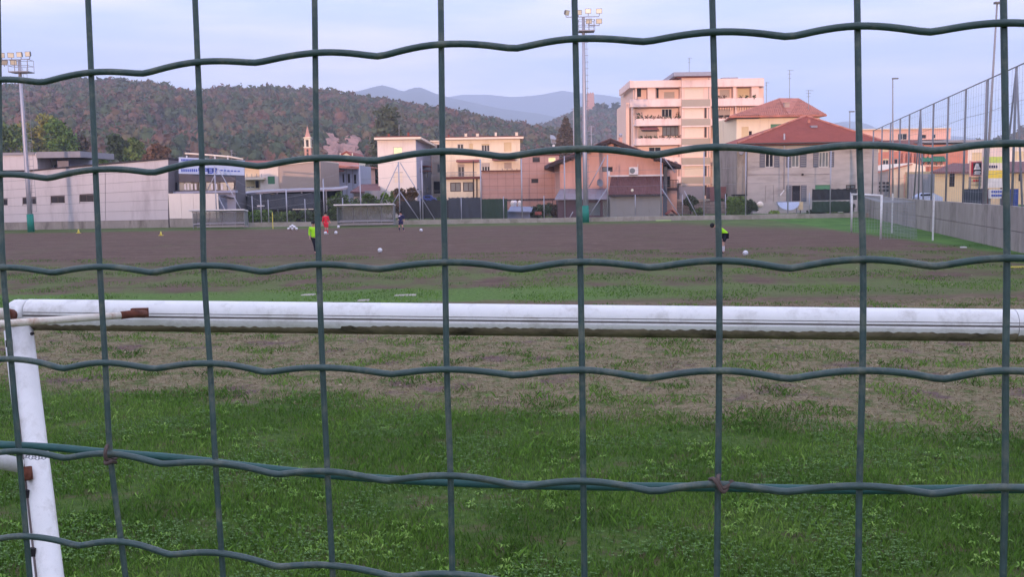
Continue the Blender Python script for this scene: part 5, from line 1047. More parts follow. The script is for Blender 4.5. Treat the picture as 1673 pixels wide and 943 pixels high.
MB().box(xm - hw * 1.1, xm + hw * 1.1, Yb - .15, Yb + hw * 2, zz(241.4), zz(239.6)).build('cornice', M['trim_cream'], bt); MB().box(xm - hw * 1.1, xm + hw * 1.1, Yb - .15, Yb + hw * 2, zz(225.4), zz(223.8)).build('cornice', M['trim_cream'], bt)
MB().box(xm - hw * .42, xm + hw * .42, Yb + .6, Yb + .9, zz(239), zz(229)).build('bell', M['frame_dark'], bt)
MB().tube([(xm, Yb + hw, zz(223.8)), (xm, Yb + hw, zz(219)), (xm, Yb + hw, zz(205.5))], [hw * .95, hw * .62, .03], 8).build('spire', M['steeple'], bt)
MB().tube([(xm, Yb + hw, zz(205.6)), (xm, Yb + hw, zz(203))], .05, 5).build('cross', M['galv_dull'], bt)
for zc in (246, 252): MB().box(xm - hw * .28, xm + hw * .28, Yb - .06, Yb + .02, zz(zc + 2.5), zz(zc - 2.5)).build('niche', M['frame_dark'], bt)
o = thing('orange_house', 'small orange house side half hidden behind trees between church hall and pale apartment house', 'house', (cx(594, 140), 140, 0)); facade(o, 586, 274, 601, None, 140, 8, M['salmon'], [(596, 284, 599, 289, 'black:1')]); pbox(o, 585, 272, 604, 274.4, 140, -.5, 8, M['tile_old'], 'roof')
o = thing('brown_roofed_shed', 'low shed with a brown roof behind the bushes left of the pale apartment house', 'shed', (cx(600, 96), 96, 0)); facade(o, 578, 312, 622, None, 96, 5, M['stone_plaster']); MB().slab([at(572, 313, 95.5), at(622, 313.5, 95.5), at(620, 300, 102), at(590, 301, 102)], .15).build('roof', M['tile_brown'], o)
o = pbox(None, 596, 311.5, 628, 325, 94, 0, .25, M['slab_grey'], 'garden_wall', z0=0); tag(o, 'pale grey garden wall behind the bushes left of the pale apartment house', 'wall')

# ---------------- pale apartment house (two faces)
YA = 100.0; xA0, xA1 = cx(618, YA), cx(680.5, YA); zA = at(650, 227.5, YA).z
ap = thing('apartment_house', 'pale pink apartment house with one glowing window, its right side coloured blue for shade', 'apartment house', ((xA0 + xA1) / 2, YA, 0))
facade(ap, 618, 227.5, 680.5, None, YA, .4, M['pale_pink'], [(642.5, 240, 657.5, 256, 'lit:2')])
pbox(ap, 643, 281, 644, 298, YA, -.03, .01, M['frame_white'], 'window_trim'); pbox(ap, 643, 281, 658.5, 282.3, YA, -.03, .01, M['blind_grey'], 'window_trim'); pbox(ap, 644.5, 283, 657.5, 298, YA, -.02, .01, M['trim_cream'], 'closed_shutter')
MB().box(xA0, xA1 - .004, YA + .41, YA + 19, 0, zA - .01).build('side_wall', M['blue_wall_and_shade'], ap)  # shade of this side is painted in as a blue wall colour
sw = [(1.2, .7, 6.1, .9), (4.3, .6, 7.0, .5), (1.5, .9, 3.0, 1.0)]
for yy, zb_, h_, w_ in ((4.0, 7.6, .5, .4), (12.5, 6.4, .9, .9), (3.5, 4.4, .6, .7), (3.6, 1.9, .8, .8), (12.5, 4.0, .8, 1.1), (12.5, 2.4, .6, 1.1), (15, .7, 1.2, .9)):
    f = MB().box(xA1 - .002, xA1 + .04, YA + yy, YA + yy + w_, zb_, zb_ + h_).build('window', M['frame_white'], ap); MB().box(xA1 + .038, xA1 + .046, YA + yy + .06, YA + yy + w_ - .06, zb_ + .06, zb_ + h_ - .06).build('pane', M['glass_dark'], f)
for yy, zb_ in ((5.5, 4.6), (5.5, 5.1)): MB().box(xA1, xA1 + .7, YA + yy, YA + yy + 5, zb_, zb_ + .12).build('balcony', M['roof_dark'], ap)
x0, x1, a, b_ = rc(611, 222.6, 684, 227.6, YA - .6); MB().box(x0, xA1 + .6, YA - .6, YA + 19.6, a, b_ - .08).build('cornice', M['trim_cream'], ap); MB().box(x0 + .1, xA1 + .5, YA - .5, YA + 19.5, b_ - .078, b_ + .03).build('roof', M['roof_dark'], ap)
chimney(ap, 667, 216.5, 222, 3, YA + 5, M['tile_red']); chimney(ap, 635, 219, 222, 3, YA + 5, M['tile_red']); antenna(652, 203, 223, YA + 4, 'thin antenna on the roof of the pale apartment house', 3)
for s_, (a, b_) in enumerate(((706, 724),)): facade(ap, a, 231, b_, None, 118.6, 5, M['pale_pink'], [(714, 236, 719, 250, 'black:1'), (714, 268, 719, 282, 'grey:1'), (708.5, 296, 719, 316, 'black:1')], 'link_wall')
pbox(ap, 702, 229.3, 722, 231.4, 118.6, -.5, 5, M['trim_cream'], 'cornice')
# ---------------- cream house
YC = 108.0
ch2 = thing('cream_house', 'long cream house with three floors and chimneys, lit orange at the top', 'house', (cx(785, YC), YC, 0))
facade(ch2, 722, 227, 850.5, None, YC, 11, M['cream'], [(747, 235, 757.5, 247, 'dark:2'), (767, 234.5, 773, 246, 'blind:blind_cream'), (786.5, 234.5, 800, 247.5, 'half:blind_cream:0.8:3'), (823.5, 232.5, 835.5, 247.5, 'blind:blind_cream'),
    (748, 268, 759, 289, 'half:blind_grey:0.78:2'), (787, 266, 800.5, 280, 'half:blind_grey:0.55:3'), (824, 265, 836, 276, 'blind:blind_grey')])
x0, x1, a, b_ = rc(722, 223, 855.5, 227.2, YC - .6); MB().box(x0, x1, YC - .6, YC + 11.5, a, b_ - .06).build('cornice', M['trim_cream'], ch2); MB().box(x0 + .1, x1 - .1, YC - .5, YC + 11.4, b_ - .058, b_ + .04).build('roof', M['roof_dark'], ch2)
for a, t_, w_, m_ in ((733, 220.5, 3, 'tile_red'), (761, 218.5, 4, 'trim_cream'), (780, 218.5, 4.4, 'trim_cream'), (810, 216.5, 3.4, 'trim_cream'), (844, 216.5, 4.4, 'trim_cream')): chimney(ch2, a, t_, 224, w_, YC + 3, M[m_])
for (a, c_, b_, d) in ((746, 260.5, 783, 265), (804, 257.5, 842, 262)):
    x0, x1, zl, zh = rc(a, c_, b_, d, YC); MB().hexa([(x0, YC - 1.1, zl), (x1, YC - 1.1, zl), (x1, YC - .02, zl + .05), (x0, YC - .02, zl + .05), (x0, YC - 1.1, zl + .12), (x1, YC - 1.1, zl + .12), (x1, YC - .02, zh), (x0, YC - .02, zh)]).build('awning', M['awning_red'], ch2)
facade(ch2, 722, 292.5, 787, None, YC - 3, 2.98, M['cream'], [(735.5, 298, 753, 313, 'brown:2'), (756.5, 297.5, 774, 313, 'brown:2')], 'ground_floor_wall')
pbox(ch2, 722, 288.5, 788, 292.4, YC - 3, -.4, 3, M['roof_dark'], 'terrace_slab'); pbox(ch2, 777, 286, 788, 288.4, YC - 3, -.3, 3, M['trim_cream'], 'parapet')
rm = MB(); zr0, zr1 = at(750, 288.5, YC - 3.2).z, at(750, 281.5, YC - 3.2).z
for px in np.arange(723, 780, 2.2): X = cx(px, YC - 3.2); rm.tube([(X, YC - 3.2, zr0), (X, YC - 3.2, zr1)], .014, 4)
rm.tube([(cx(722, YC - 3.2), YC - 3.2, zr1), (cx(779, YC - 3.2), YC - 3.2, zr1)], .025, 5); rm.build('railing', M['galv_dull'], ch2)
for px, t_ in ((773.5, 262), (779, 292)): p, q = at(px, t_, YC - 3.1), at(px, 326, YC - 3.1); MB().tube([p, q], .06, 6).build('downpipe', M['frame_dark'], ch2)
o = pbox(None, 722, 326, 790, 330, YC - 6, 0, .3, M['slab_grey'], 'garden_wall', z0=0); tag(o, 'low grey wall before the ground floor windows of the cream house', 'wall')
o = thing('parked_van', 'dark blue parked car half hidden below the shaded side of the pale apartment house', 'car', (cx(698, 96), 96, 0)); pp = [(688, 330), (688, 325), (692, 321), (697, 319), (704, 319), (708, 323), (713, 325), (713, 330)]; MB().prism([(at(a, b_, 96).x, at(a, b_, 96).z) for a, b_ in pp], 95.2, 96.8).build('body', M['blue_tarp'], o)
pbox(o, 694, 320.5, 703, 323.5, 95.2, -.02, .01, M['glass_dark'], 'side_window'); 
for a in (692, 709): p = at(a, 331, 95.1); MB().tube([(p.x, 95.05, p.z), (p.x, 95.3, p.z)], .33, 14).build('wheel', M['black'], o)
# ---------------- mauve tiled building
YM = 101.0
mt = thing('tiled_building', 'windowless looking building faced with square mauve panels, low left part and taller right part', 'building', (cx(850, YM), YM, 0))
def panels(px0, px1, py0, py1, step, Y, wins, m, par):
    x0, x1, z0, z1 = rc(px0, py0, px1, py1, Y); z0 = 0; st_ = step * Y / F_PX; nx = max(1, round((x1 - x0) / st_)); nz_ = max(1, round((z1 - z0) / st_)); hs = [rc(*w_[:4], Y) for w_ in wins]; first = None; cache = {}
    for i in range(nx):
        for j in range(nz_):
            a, b_ = x0 + (x1 - x0) * i / nx + .012, x0 + (x1 - x0) * (i + 1) / nx - .012; c, d = z0 + (z1 - z0) * j / nz_ + .012, z0 + (z1 - z0) * (j + 1) / nz_ - .012
            rects = [(a, b_, c, d)]
            for h in hs:
                nr_ = []
                for (p, q, r, s_) in rects:
                    if q <= h[0] or p >= h[1] or s_ <= h[2] or r >= h[3]: nr_.append((p, q, r, s_)); continue
                    if p < h[0]: nr_.append((p, h[0], r, s_))
                    if q > h[1]: nr_.append((h[1], q, r, s_))
                    if r < h[2]: nr_.append((max(p, h[0]), min(q, h[1]), r, h[2]))
                    if s_ > h[3]: nr_.append((max(p, h[0]), min(q, h[1]), h[3], s_))
                rects = nr_
            mb = MB(); e = random.uniform(0, .012)
            for (p, q, r, s_) in rects:
                if q - p > .03 and s_ - r > .03: mb.box(p, q, Y - .03 - e, Y - .001, r, s_)
            if mb.v: mb.build('panel', m, par)
w1 = [(870, 256.5, 882, 265, 'black:1'), (895.5, 256.5, 908, 265, 'lit:1'), (868, 292, 879.5, 299, 'black:1')]
facade(mt, 853, 254.5, 914, None, YM, 12, M['mauve_joint'], w1, 'wall_core'); panels(853, 914, 254.5, 330, 12.2, YM, w1, M['mauve_tile'], mt)
facade(mt, 787, 279.5, 852.8, None, YM + .3, 10, M['mauve_joint'], (), 'wall_core'); panels(787, 852.8, 279.5, 330, 12.2, YM + .3, [], M['mauve_tile'], mt)
pbox(mt, 786, 278, 852.8, 279.4, YM, -.1, 10.4, M['roof_dark'], 'coping'); pbox(mt, 852.9, 252.8, 914.5, 254.3, YM, -.1, 12.1, M['roof_dark'], 'coping'); pbox(mt, 861, 250.5, 864.5, 253, YM + 2, 0, .3, M['white_plastic'], 'roof_vent')
for i in range(4): pbox(mt, 820 + i * 8, 275, 821 + i * 8, 278, YM + 3, 0, .05, M['galv_dull'], 'railing_post')
# sheds under the mauve building
o = thing('garden_shed', 'small garden shed with blue grey sloping roof in front of the mauve building', 'shed', (cx(850, 85), 85, 0)); pbox(o, 828, 345, 866, 360, 85, 0, 2.4, M['grey_tarp'], 'body', z0=0); MB().slab([at(830, 345, 84.6), at(868, 345.5, 84.6), at(871, 337.5, 87.6), at(834, 337, 87.6)], .08).build('roof', M['grey_tarp'], o)
for i, a in enumerate((837.5, 841.5, 849)): o = MB().tube([at(a, 338, 88), at(a - .5, 331, 88)], [.12, .2], 8).ball(at(a, 330.5, 88), .17, 8, 6).build('gnome_post', M['pale_pink'] if i != 1 else M['cloth_white']); tag(o, ['left pinkish bundle behind the garden shed roof', 'middle whitish bundle behind the garden shed roof', 'right pinkish bundle behind the garden shed roof'][i], 'bundle')
o = pbox(None, 874, 346, 885, 351, 85, 0, .6, M['tile_red'], 'clay_planter'); o.name = 'planter'; tag(o, 'reddish planter box on the ground right of the garden shed', 'planter')
o = pbox(None, 782, 325.2, 912, 327.6, 99, 0, .5, M['timber_dark'], 'garden_awning'); tag(o, 'long dark eave running along the foot of the mauve building', 'awning')
# ---------------- salmon gabled house
YG = 90.0
sg_ = thing('gabled_house', 'salmon pink gabled house with wide dark eaves and an air conditioner', 'house', (cx(1000, YG), YG, 0))
gp = [(914.5, 266), (997, 232), (1083, 262)]; hs_px = [(984, 272.5, 992.3, 280.5), (993.2, 272.5, 1001, 280.5)]
pL_, pT, pR_ = [at(a, b_, YG) for a, b_ in gp]
hs = [rc(*h, YG) for h in hs_px]; zE = min(pL_.z, pR_.z); wallmb(pL_.x, pR_.x, 0, zE, YG, 13, hs).build('wall', M['salmon'], sg_); MB().prism([(pL_.x, zE + .001), (pR_.x, zE + .001), (pR_.x, pR_.z), (pT.x, pT.z), (pL_.x, pL_.z)], YG, YG + 13).build('gable', M['salmon'], sg_)
window(sg_, hs[0], YG, M['frame_dark'], M['glass_grey'], 1, fw=.05); window(sg_, hs[1], YG, M['frame_dark'], M['glass_dark'], 1, fw=.05)
def roofslope(par, p, q, y0, y1, th, m, name='roof', tiles=True):
    p, q = Vector((p.x, 0, p.z)), Vector((q.x, 0, q.z)); o = MB().hexa([(p.x, y0, p.z - th), (q.x, y0, q.z - th), (q.x, y1, q.z - th), (p.x, y1, p.z - th), (p.x, y0, p.z), (q.x, y0, q.z), (q.x, y1, q.z), (p.x, y1, p.z)]).build(name, m, par); return o
rL, rT, rR = at(897, 268, YG - 1.2), at(997.5, 227, YG - 1.2), at(1113, 270.5, YG - 1.2)
for (p, q) in ((rL, Vector((rT.x - .01, 0, rT.z))), (Vector((rT.x + .01, 0, rT.z)), rR)):
    o = roofslope(sg_, p, q, YG - 1.2, YG + 14, .28, M['timber_dark']); d = Vector((0, 0, .05)); 
    cnt = 22; tl = MB()
    for i in range(cnt): a = Vector((p.x, 0, p.z)).lerp(Vector((q.x, 0, q.z)), i / cnt); b_ = Vector((p.x, 0, p.z)).lerp(Vector((q.x, 0, q.z)), (i + .94) / cnt); tl.hexa([(a.x, YG - 1.22, a.z + .004), (b_.x, YG - 1.22, b_.z + .004), (b_.x, YG + 14, b_.z + .004), (a.x, YG + 14, a.z + .004), (a.x, YG - 1.22, a.z + .09), (b_.x, YG - 1.22, b_.z + .05), (b_.x, YG + 14, b_.z + .05), (a.x, YG + 14, a.z + .09)])
    r_ = tl.build('roof_tiles', M['tile_brown'], o); r_['kind'] = 'stuff'
for i in range(7):
    for (p, q) in ((rL, rT), (rT, rR)): c = Vector((p.x, 0, p.z)).lerp(Vector((q.x, 0, q.z)), (i + .5) / 7); MB().box(c.x - .06, c.x + .06, YG - 1.15, YG - .01, c.z - .40, c.z - .285).build('rafter', M['timber_dark'], sg_)
chimney(sg_, 1014, 225, 236, 5.5, YG + 3, M['salmon']); p = at(1014, 220.5, YG + 3.2); MB().ball(p, .16, 12, 8).tube([p, p - Vector((0, 0, .35))], .1, 8).build('chimney_cowl', M['galv'], sg_, True)
# air conditioner and dish
ac = thing('air_conditioner', 'white air conditioner unit on the salmon wall above the tiled lean-to', 'air conditioner', at(1034, 285, YG)); x0, x1, a, b_ = rc(1027, 273, 1041.5, 285, YG); MB().box(x0, x1, YG - .5, YG - .1, a, b_).build('casing', M['white_plastic'], ac)
MB().tube([((x0 + x1) / 2 - .12, YG - .515, (a + b_) / 2), ((x0 + x1) / 2 - .12, YG - .502, (a + b_) / 2)], .24, 18).build('fan_grille', M['glass_grey'], ac); MB().box(x0 + .05, x1 - .05, YG - .45, YG + .01, a - .08, a - .002).build('bracket', M['galv_dull'], ac); p = at(1042, 268, YG); MB().tube([(p.x, YG - .06, a), (p.x, YG - .06, p.z)], .03, 6).build('pipe', M['white_plastic'], ac)
def dish(px, py, Y, r, label, ax=(.7, -1, .25)):
    c = at(px, py, Y); t = thing('satellite_dish', label, 'satellite dish', c); a = Vector(ax).normalized(); u = a.orthogonal().normalized(); v = a.cross(u); vs = []; n = 18
    for j in range(4):
        for i in range(n): th = 2 * math.pi * i / n; rr = r * j / 3; vs.append(c + (u * math.cos(th) + v * math.sin(th)) * rr + a * (rr * rr * .35 / r))
    vs += [q - a * .02 for q in vs]; N = 4 * n; fs = [f for j in range(3) for i in range(n) for f in ((j * n + i, j * n + (i + 1) % n, (j + 1) * n + (i + 1) % n, (j + 1) * n + i), (N + j * n + i, N + (j + 1) * n + i, N + (j + 1) * n + (i + 1) % n, N + j * n + (i + 1) % n))]
    MB().add(vs, fs).build('reflector', M['slab_grey'], t); MB().tube([c - a * .02, c - a * .3 + Vector((0, .2, -.1))], .03, 6).build('mount', M['galv_dull'], t); MB().tube([c - u * r * .8, c + a * r * .9], .012, 4).build('feed_arm', M['galv_dull'], t)
dish(979, 299, YG - .6, .34, 'grey satellite dish on the salmon wall beside the central mast')
# front canopy left, sheet metal on dark timber store
st_ = thing('timber_store', 'dark brown store with a low sheet metal roof against the salmon house', 'shed', (cx(948, YG - 3), YG - 3, 0))
facade(st_, 911, 327, 993, None, YG - 3, 2.9, M['shed_brown'], [(962, 331, 981, 352, 'open')]); pbox(st_, 962.5, 331, 980.5, 352, YG - 3, .08, .12, M['glass_grey'], 'green_pane'); pbox(st_, 985, 328, 994, 357, YG - 3.01, -.06, -.002, M['poly'], 'door', z0=0)
for i in range(9):
    f0, f1 = i / 9, (i + .97) / 9; A_, B_ = at(906, 325.5, YG - 3.5), at(992, 325, YG - 3.5); C_, D_ = at(915, 308.5, YG - .05), at(992, 307.5, YG - .05); MB().slab([A_.lerp(B_, f0), A_.lerp(B_, f1), C_.lerp(D_, f1), C_.lerp(D_, f0)], .06).build('roof_sheet', M['sheet_metal'], st_)
for i in range(8): pbox(st_, 914 + i * 6, 328, 919.6 + i * 6, 357, YG - 3.0, -.04, -.002, M['shed_brown'], 'board', z0=0)
# tiled lean-to and garage
gr2 = thing('garage', 'grey garage with a brown tiled lean-to roof in front of the salmon house', 'garage', (cx(1040, YG - 4), YG - 4, 0))
facade(gr2, 997, 320, 1082, None, YG - 4, 3.9, M['garage_grey'], ()); pbox(gr2, 993, 317.6, 1084, 321, YG - 4.4, 0, .15, M['roof_edge'], 'gutter')
A_, B_, C_, D_ = at(993, 317.5, YG - 4.35), at(1084, 317.5, YG - 4.35), at(999, 288.5, YG - .05), at(1083, 288.5, YG - .05); MB().slab([A_, B_, D_, C_], .1).build('roof_base', M['tile_brown'], gr2); tl = MB(); nu, nv = 34, 11
for j in range(nv):
    for i in range(nu):
        l = lambda u, v: (A_.lerp(B_, u)).lerp(C_.lerp(D_, u), v); u0, u1, v0, v1 = i / nu, (i + .8) / nu, j / nv, (j + 1.05) / nv; up = Vector((0, 0, 1)); um = (u0 + u1) / 2; jz = random.uniform(0, .02)
        a, b_, c, d, e, f = l(u0, v0) + up * .012, l(um, v0) + up * (.085 + jz), l(u1, v0) + up * .012, l(u0, min(v1, 1)) + up * .004, l(um, min(v1, 1)) + up * .055, l(u1, min(v1, 1)) + up * .004; tl.add([a, b_, c, d, e, f], [(0, 1, 4, 3), (1, 2, 5, 4), (0, 2, 1)])
o = tl.build('roof_tiles', M['tile_brown'], gr2); o['kind'] = 'stuff'
pbox(gr2, 996, 285.5, 1084, 288, YG, -.2, -.005, M['white_plastic'], 'flashing'); pbox(gr2, 993, 279.5, 996.5, 288, YG, -.2, -.005, M['white_plastic'], 'flashing'); p = at(1033, 311, YG - 4.4); MB().ball(p, .13, 10, 8).build('wall_lamp', M['lamp_glass'], gr2, True)
for i in range(4): pbox(gr2, 997.5 + i * 21, 322, 1017.8 + i * 21, 357, YG - 4, -.03, -.002, M['garage_grey'], 'door_panel', z0=.02)
# right end of the salmon house: balcony and terrace
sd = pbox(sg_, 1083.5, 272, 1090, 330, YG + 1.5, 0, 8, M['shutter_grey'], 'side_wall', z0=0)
facade(sg_, 1086, 268, 1106, None, YG + 6, 4, M['salmon'], [(1089, 288, 1095, 306, 'black:1')], 'rear_wing_wall'); pbox(sg_, 1083, 307, 1108, 311.5, YG + 2, -.3, 4, M['timber_dark'], 'balcony_slab'); rm = MB(); z0_, z1_ = at(1095, 307, YG + 1.8).z, at(1095, 294, YG + 1.8).z
for px in np.arange(1084, 1109, 2.4): rm.tube([(cx(px, YG + 1.8), YG + 1.8, z0_), (cx(px, YG + 1.8), YG + 1.8, z1_)], .02, 4)
rm.tube([(cx(1083.5, YG + 1.8), YG + 1.8, z1_), (cx(1108, YG + 1.8), YG + 1.8, z1_)], .03, 5); rm.build('railing', M['frame_dark'], sg_); dish(1103, 269, YG + 1, .3, 'small white dish under the right eave of the salmon house')

# ---------------- six storey apartment block
YP = 124.0
bl = thing('apartment_block', 'tall pink apartment block with white balcony bands and grey green spandrels', 'apartment block', (cx(1140, YP), YP, 0))
fl = [(131, 142.5), (161.5, 174), (193.3, 205), (225.5, 236.8), (257, 269), (288.5, 300.5)]
gap = [(142.5, 161.5), (174, 193.3), (205, 225.5), (236.8, 257), (269, 288.5), (300.5, 322)]
zf = lambda px, py: at(px, py, YP).z
# back wall of the loggias, left wing
WL_ = [(1041, 143.5, 1047.5, 158, 'black:1'), (1072.5, 143.5, 1076, 160, 'black:1'), (1085, 150, 1102, 160.5, 'blind:blind_grey'), (1081, 177.5, 1098, 191, 'dark:3'), (1043, 209, 1074, 224, 'blind:blind_grey'), (1082, 206, 1110, 222, 'brown:4'), (1060, 240, 1080, 254, 'dark:2'), (1088, 272, 1102, 287, 'dark:2')]
facade(bl, 1035, 132, 1113.5, None, YP + 1.3, 14, M['apt_pink'], WL_, 'left_wing_wall')
MB().box(cx(1029.5, YP), cx(1035, YP), YP + 4, YP + 15, 0, zf(1032, 163)).build('corner_wall', M['apt_pink'], bl)
for k, (a, b_) in enumerate(fl):
    xl = 1029.5 if k < 2 else 1037
    if k < 6:
        o = pbox(bl, xl, a, 1113, b_, YP, -.15 if k > 1 else -.3, .02, M['apt_band'], 'balcony_parapet'); x0, x1, z0_, z1_ = rc(xl, a, 1113, b_, YP); MB().box(x0 + .01, x1 - .01, YP + .022, YP + 1.29, z0_ + .01, z0_ + .22).build('floor_slab', M['apt_band'], bl)
MB().box(cx(1029.5, YP), cx(1029.5, YP) + .2, YP + .022, YP + 12, zf(1030, 142.5), zf(1030, 131)).build('roof_parapet', M['apt_band'], bl)
for a, b_, c in ((1038, 1040.5, 0), (1058, 1071, 0), (1111, 1114, 0)): pbox(bl, a, 142.6, b_, 161.4, YP, .1, 1.28, M['apt_pink'], 'pillar')
for k in range(1, 6): pbox(bl, 1110.5, gap[k][0] + .1, 1113, gap[k][1] - .1, YP, .1, 1.28, M['apt_pink'], 'pillar'); pbox(bl, 1031.5, gap[k][0] + 2, 1033.5, gap[k][1] + 8, YP + 4, -.06, 0, M['frame_dark'], 'corner_window')
# awnings on the third loggia
x0, x1, z0_, z1_ = rc(1046, 206, 1075, 212, YP); MB().hexa([(x0, YP - .7, z0_), (x1, YP - .7, z0_), (x1, YP + .9, z1_ - .1), (x0, YP + .9, z1_ - .1), (x0, YP - .7, z0_ + .06), (x1, YP - .7, z0_ + .06), (x1, YP + .9, z1_ - .04), (x0, YP + .9, z1_ - .04)]).build('awning', M['awning_red'], bl)
# flower boxes along the parapets
def plants(t, xs_, py, Y, m=None):
    for a, w_ in xs_:
        C = np.array(at(a, py, Y)[:]) + RNG.normal(0, 1, (26, 3)) * np.array([w_ * .02, .08, .11]); V, Fc = quadcloud(C, RNG.uniform(.06, .16, 26)); V = V - np.array(BASE[t.name][:]); fastmesh('balcony_plant', V, Fc, M['leaf_dark'] if random.random() < .6 else M['leaf_russet'], np.repeat(RNG.uniform(0, 1, 26), 4), parent=t)
plants(bl, [(1042, 7), (1047, 9), (1057, 6), (1063, 5), (1069, 7), (1075, 5), (1082, 8), (1088, 6), (1095, 7), (1104, 8), (1110, 8)], 191.5, YP - .08); plants(bl, [(1110, 6), (1109, 6), (1045, 8)], 186, YP + .3)
plants(bl, [(1047, 6), (1056, 6), (1062, 7), (1071, 8), (1083, 7), (1092, 7), (1103, 9), (1109, 5)], 224, YP - .08)
# stair and kitchen column
facade(bl, 1113.6, 124.5, 1161.5, None, YP - .6, 14, M['apt_pink'], [(1118.5, 142.5 + 31.7 * k + (2 if k else 0), 1149.5, 160.5 + 31.7 * k, 'blind:trim_cream') for k in range(6)], 'centre_wall')
for k, (a, b_) in enumerate(fl):
    if k: pbox(bl, 1114, a + .5, 1160.5, b_ - .3, YP - .6, -.2, -.01, M['apt_grey'], 'spandrel'); pbox(bl, 1114, b_ - .2, 1160.5, b_ + 2, YP - .6, -.22, -.01, M['apt_band'], 'ledge')
pbox(bl, 1113.8, 130.5, 1162.5, 142, YP - .6, -.25, -.01, M['apt_band'], 'ledge')
for k in range(6): pbox(bl, 1150.8, 144 + 31.7 * k, 1154.5, 161 + 31.7 * k, YP - .6, -.02, .03, M['frame_dark'] if k else M['apt_pink'], 'narrow_window')
pbox(bl, 1157.5, 126, 1158.3, 320, YP - .6, -.1, -.02, M['galv_dull'], 'downpipe')
pbox(bl, 1101, 117.2, 1163, 123.6, YP, -1.6, 8, M['apt_blue'], 'roof_hat'); pbox(bl, 1106, 123.7, 1162, 126, YP, -1.0, 7, M['awning_red'], 'roof_hat_soffit')
antenna(1126, 94, 118, YP + 2, 'tall antenna on the roof hat of the apartment block', 5)
# right wing
WR = [(1176, 146, 1192, 159, 'blind:blind_grey'), (1205, 144, 1226, 159, 'blind:blind_cream'), (1173, 178, 1193, 192, 'half:blind_grey:0.3:2'), (1173, 208, 1198, 223, 'blind:blind_grey'), (1173, 240, 1198, 255, 'dark:3'), (1178, 272, 1196, 287, 'brown:3'), (1174, 303, 1198, 322, 'brown:2')]
facade(bl, 1162, 128, 1247, None, YP + 1.3, 14, M['apt_pink'], WR, 'right_wing_wall')
for k, (a, b_) in enumerate(fl):
    xr = 1248.5 if k < 2 else 1202.5; xo = 1.5 if k < 2 else 0
    pbox(bl, 1161.6, a - xo, xr, b_ - xo, YP, -.15, .02, M['apt_band'], 'balcony_parapet'); x0, x1, z0_, z1_ = rc(1161.6, a - xo, xr, b_ - xo, YP); MB().box(x0 + .01, x1 - .01, YP + .022, YP + 1.29, z0_ + .01, z0_ + .22).build('floor_slab', M['apt_band'], bl)
for a, b_ in ((1198, 1203), (1228, 1240)): pbox(bl, a, 141.2, b_, 159.8, YP, .1, 1.28, M['apt_pink'], 'pillar')
for k in range(1, 6): pbox(bl, 1201.5, gap[k][0] + .1, 1203.5, gap[k][1] - .1, YP, .1, 1.28, M['apt_pink'], 'pillar')
pbox(bl, 1180, 126, 1206, 128, YP + 4, 0, 2, M['apt_blue'], 'solar_panel'); plants(bl, [(1168, 6), (1176, 6), (1184, 5), (1210, 7), (1220, 6), (1232, 6)], 158.3, YP - .08); plants(bl, [(1176, 8), (1184, 6)], 191.5, YP - .08)
rm = MB()
for px in np.arange(1163, 1230, 4): rm.tube([(cx(px, YP - .1), YP - .1, zf(px, 175)), (cx(px, YP - .1), YP - .1, zf(px, 180))], .03, 4)
rm.build('awning_frame', M['frame_dark'], bl)
# balcony scaffolding shelves on the lower right balconies
rm = MB()
for px in (1184, 1190, 1196, 1201): rm.tube([(cx(px, YP - .3), YP - .3, zf(px, 301)), (cx(px, YP - .3), YP - .3, zf(px, 266))], .035, 4)
for py in (268, 274, 285, 297): rm.tube([(cx(1183, YP - .3), YP - .3, zf(1190, py)), (cx(1202, YP - .3), YP - .3, zf(1190, py))], .035, 4)
rm.build('balcony_frame', M['frame_dark'], bl)

# ---------------- two storey house with old tiled roof
YT = 110.0
th_ = thing('tiled_roof_house', 'cream house with old mottled tile roof behind the red roofed stone house', 'house', (cx(1270, YT), YT, 0))
facade(th_, 1203, 187.5, 1338, None, YT, 13, M['cream'], [(1211.5, 207, 1223, 227.5, 'blind:blind_cream'), (1223.5, 214, 1228.5, 225, 'black:1'), (1259, 202.5, 1277, 214, 'blind:shutter_green'), (1212, 252, 1218, 275, 'blind:shutter_green')])
eL, eR, apx = at(1191.5, 192.5, YT - 1), at(1351, 184.5, YT - 1), at(1284, 160.5, YT + 6); bL, bR = eL + Vector((2, 14.5, 0)), eR + Vector((-1, 14.5, 0)); zE = (eL.z + eR.z) / 2; eL.z = eR.z = bL.z = bR.z = zE
rd1, rd2 = apx + Vector((-.8, 0, 0)), apx + Vector((1.5, 0, -.05))
MB().add([eL, eR, bR, bL, rd1, rd2] + [v - Z * .15 for v in (eL, eR, bR, bL)], [(0, 1, 5, 4), (1, 2, 5), (2, 3, 4, 5), (3, 0, 4), (0, 6, 7, 1), (1, 7, 8, 2), (2, 8, 9, 3), (3, 9, 6, 0), (6, 9, 8, 7)]).build('roof', M['tile_old'], th_)
tl = MB(); n = 46
for i in range(n):
    u0, u1 = i / n, (i + .55) / n
    a, b_ = eL.lerp(eR, u0), eL.lerp(eR, u1); t0 = min(1, u0 / .5, (1 - u0) / .45) ; tpx = lambda u: (eL.lerp(rd1, min(1, u / .56)) if u < .56 else (rd1 if u < .62 else rd2.lerp(eR, (u - .62) / .38)))
    c, d = tpx(u0), tpx(u1); up = Z * .07; tl.add([a, b_, d, c, a + up, b_ + up, d + up * .8, c + up * .8], [(4, 5, 6, 7), (0, 4, 7, 3), (1, 2, 6, 5), (0, 1, 5, 4)])
o = tl.build('tile_ribs', M['tile_old'], th_); o['kind'] = 'stuff'
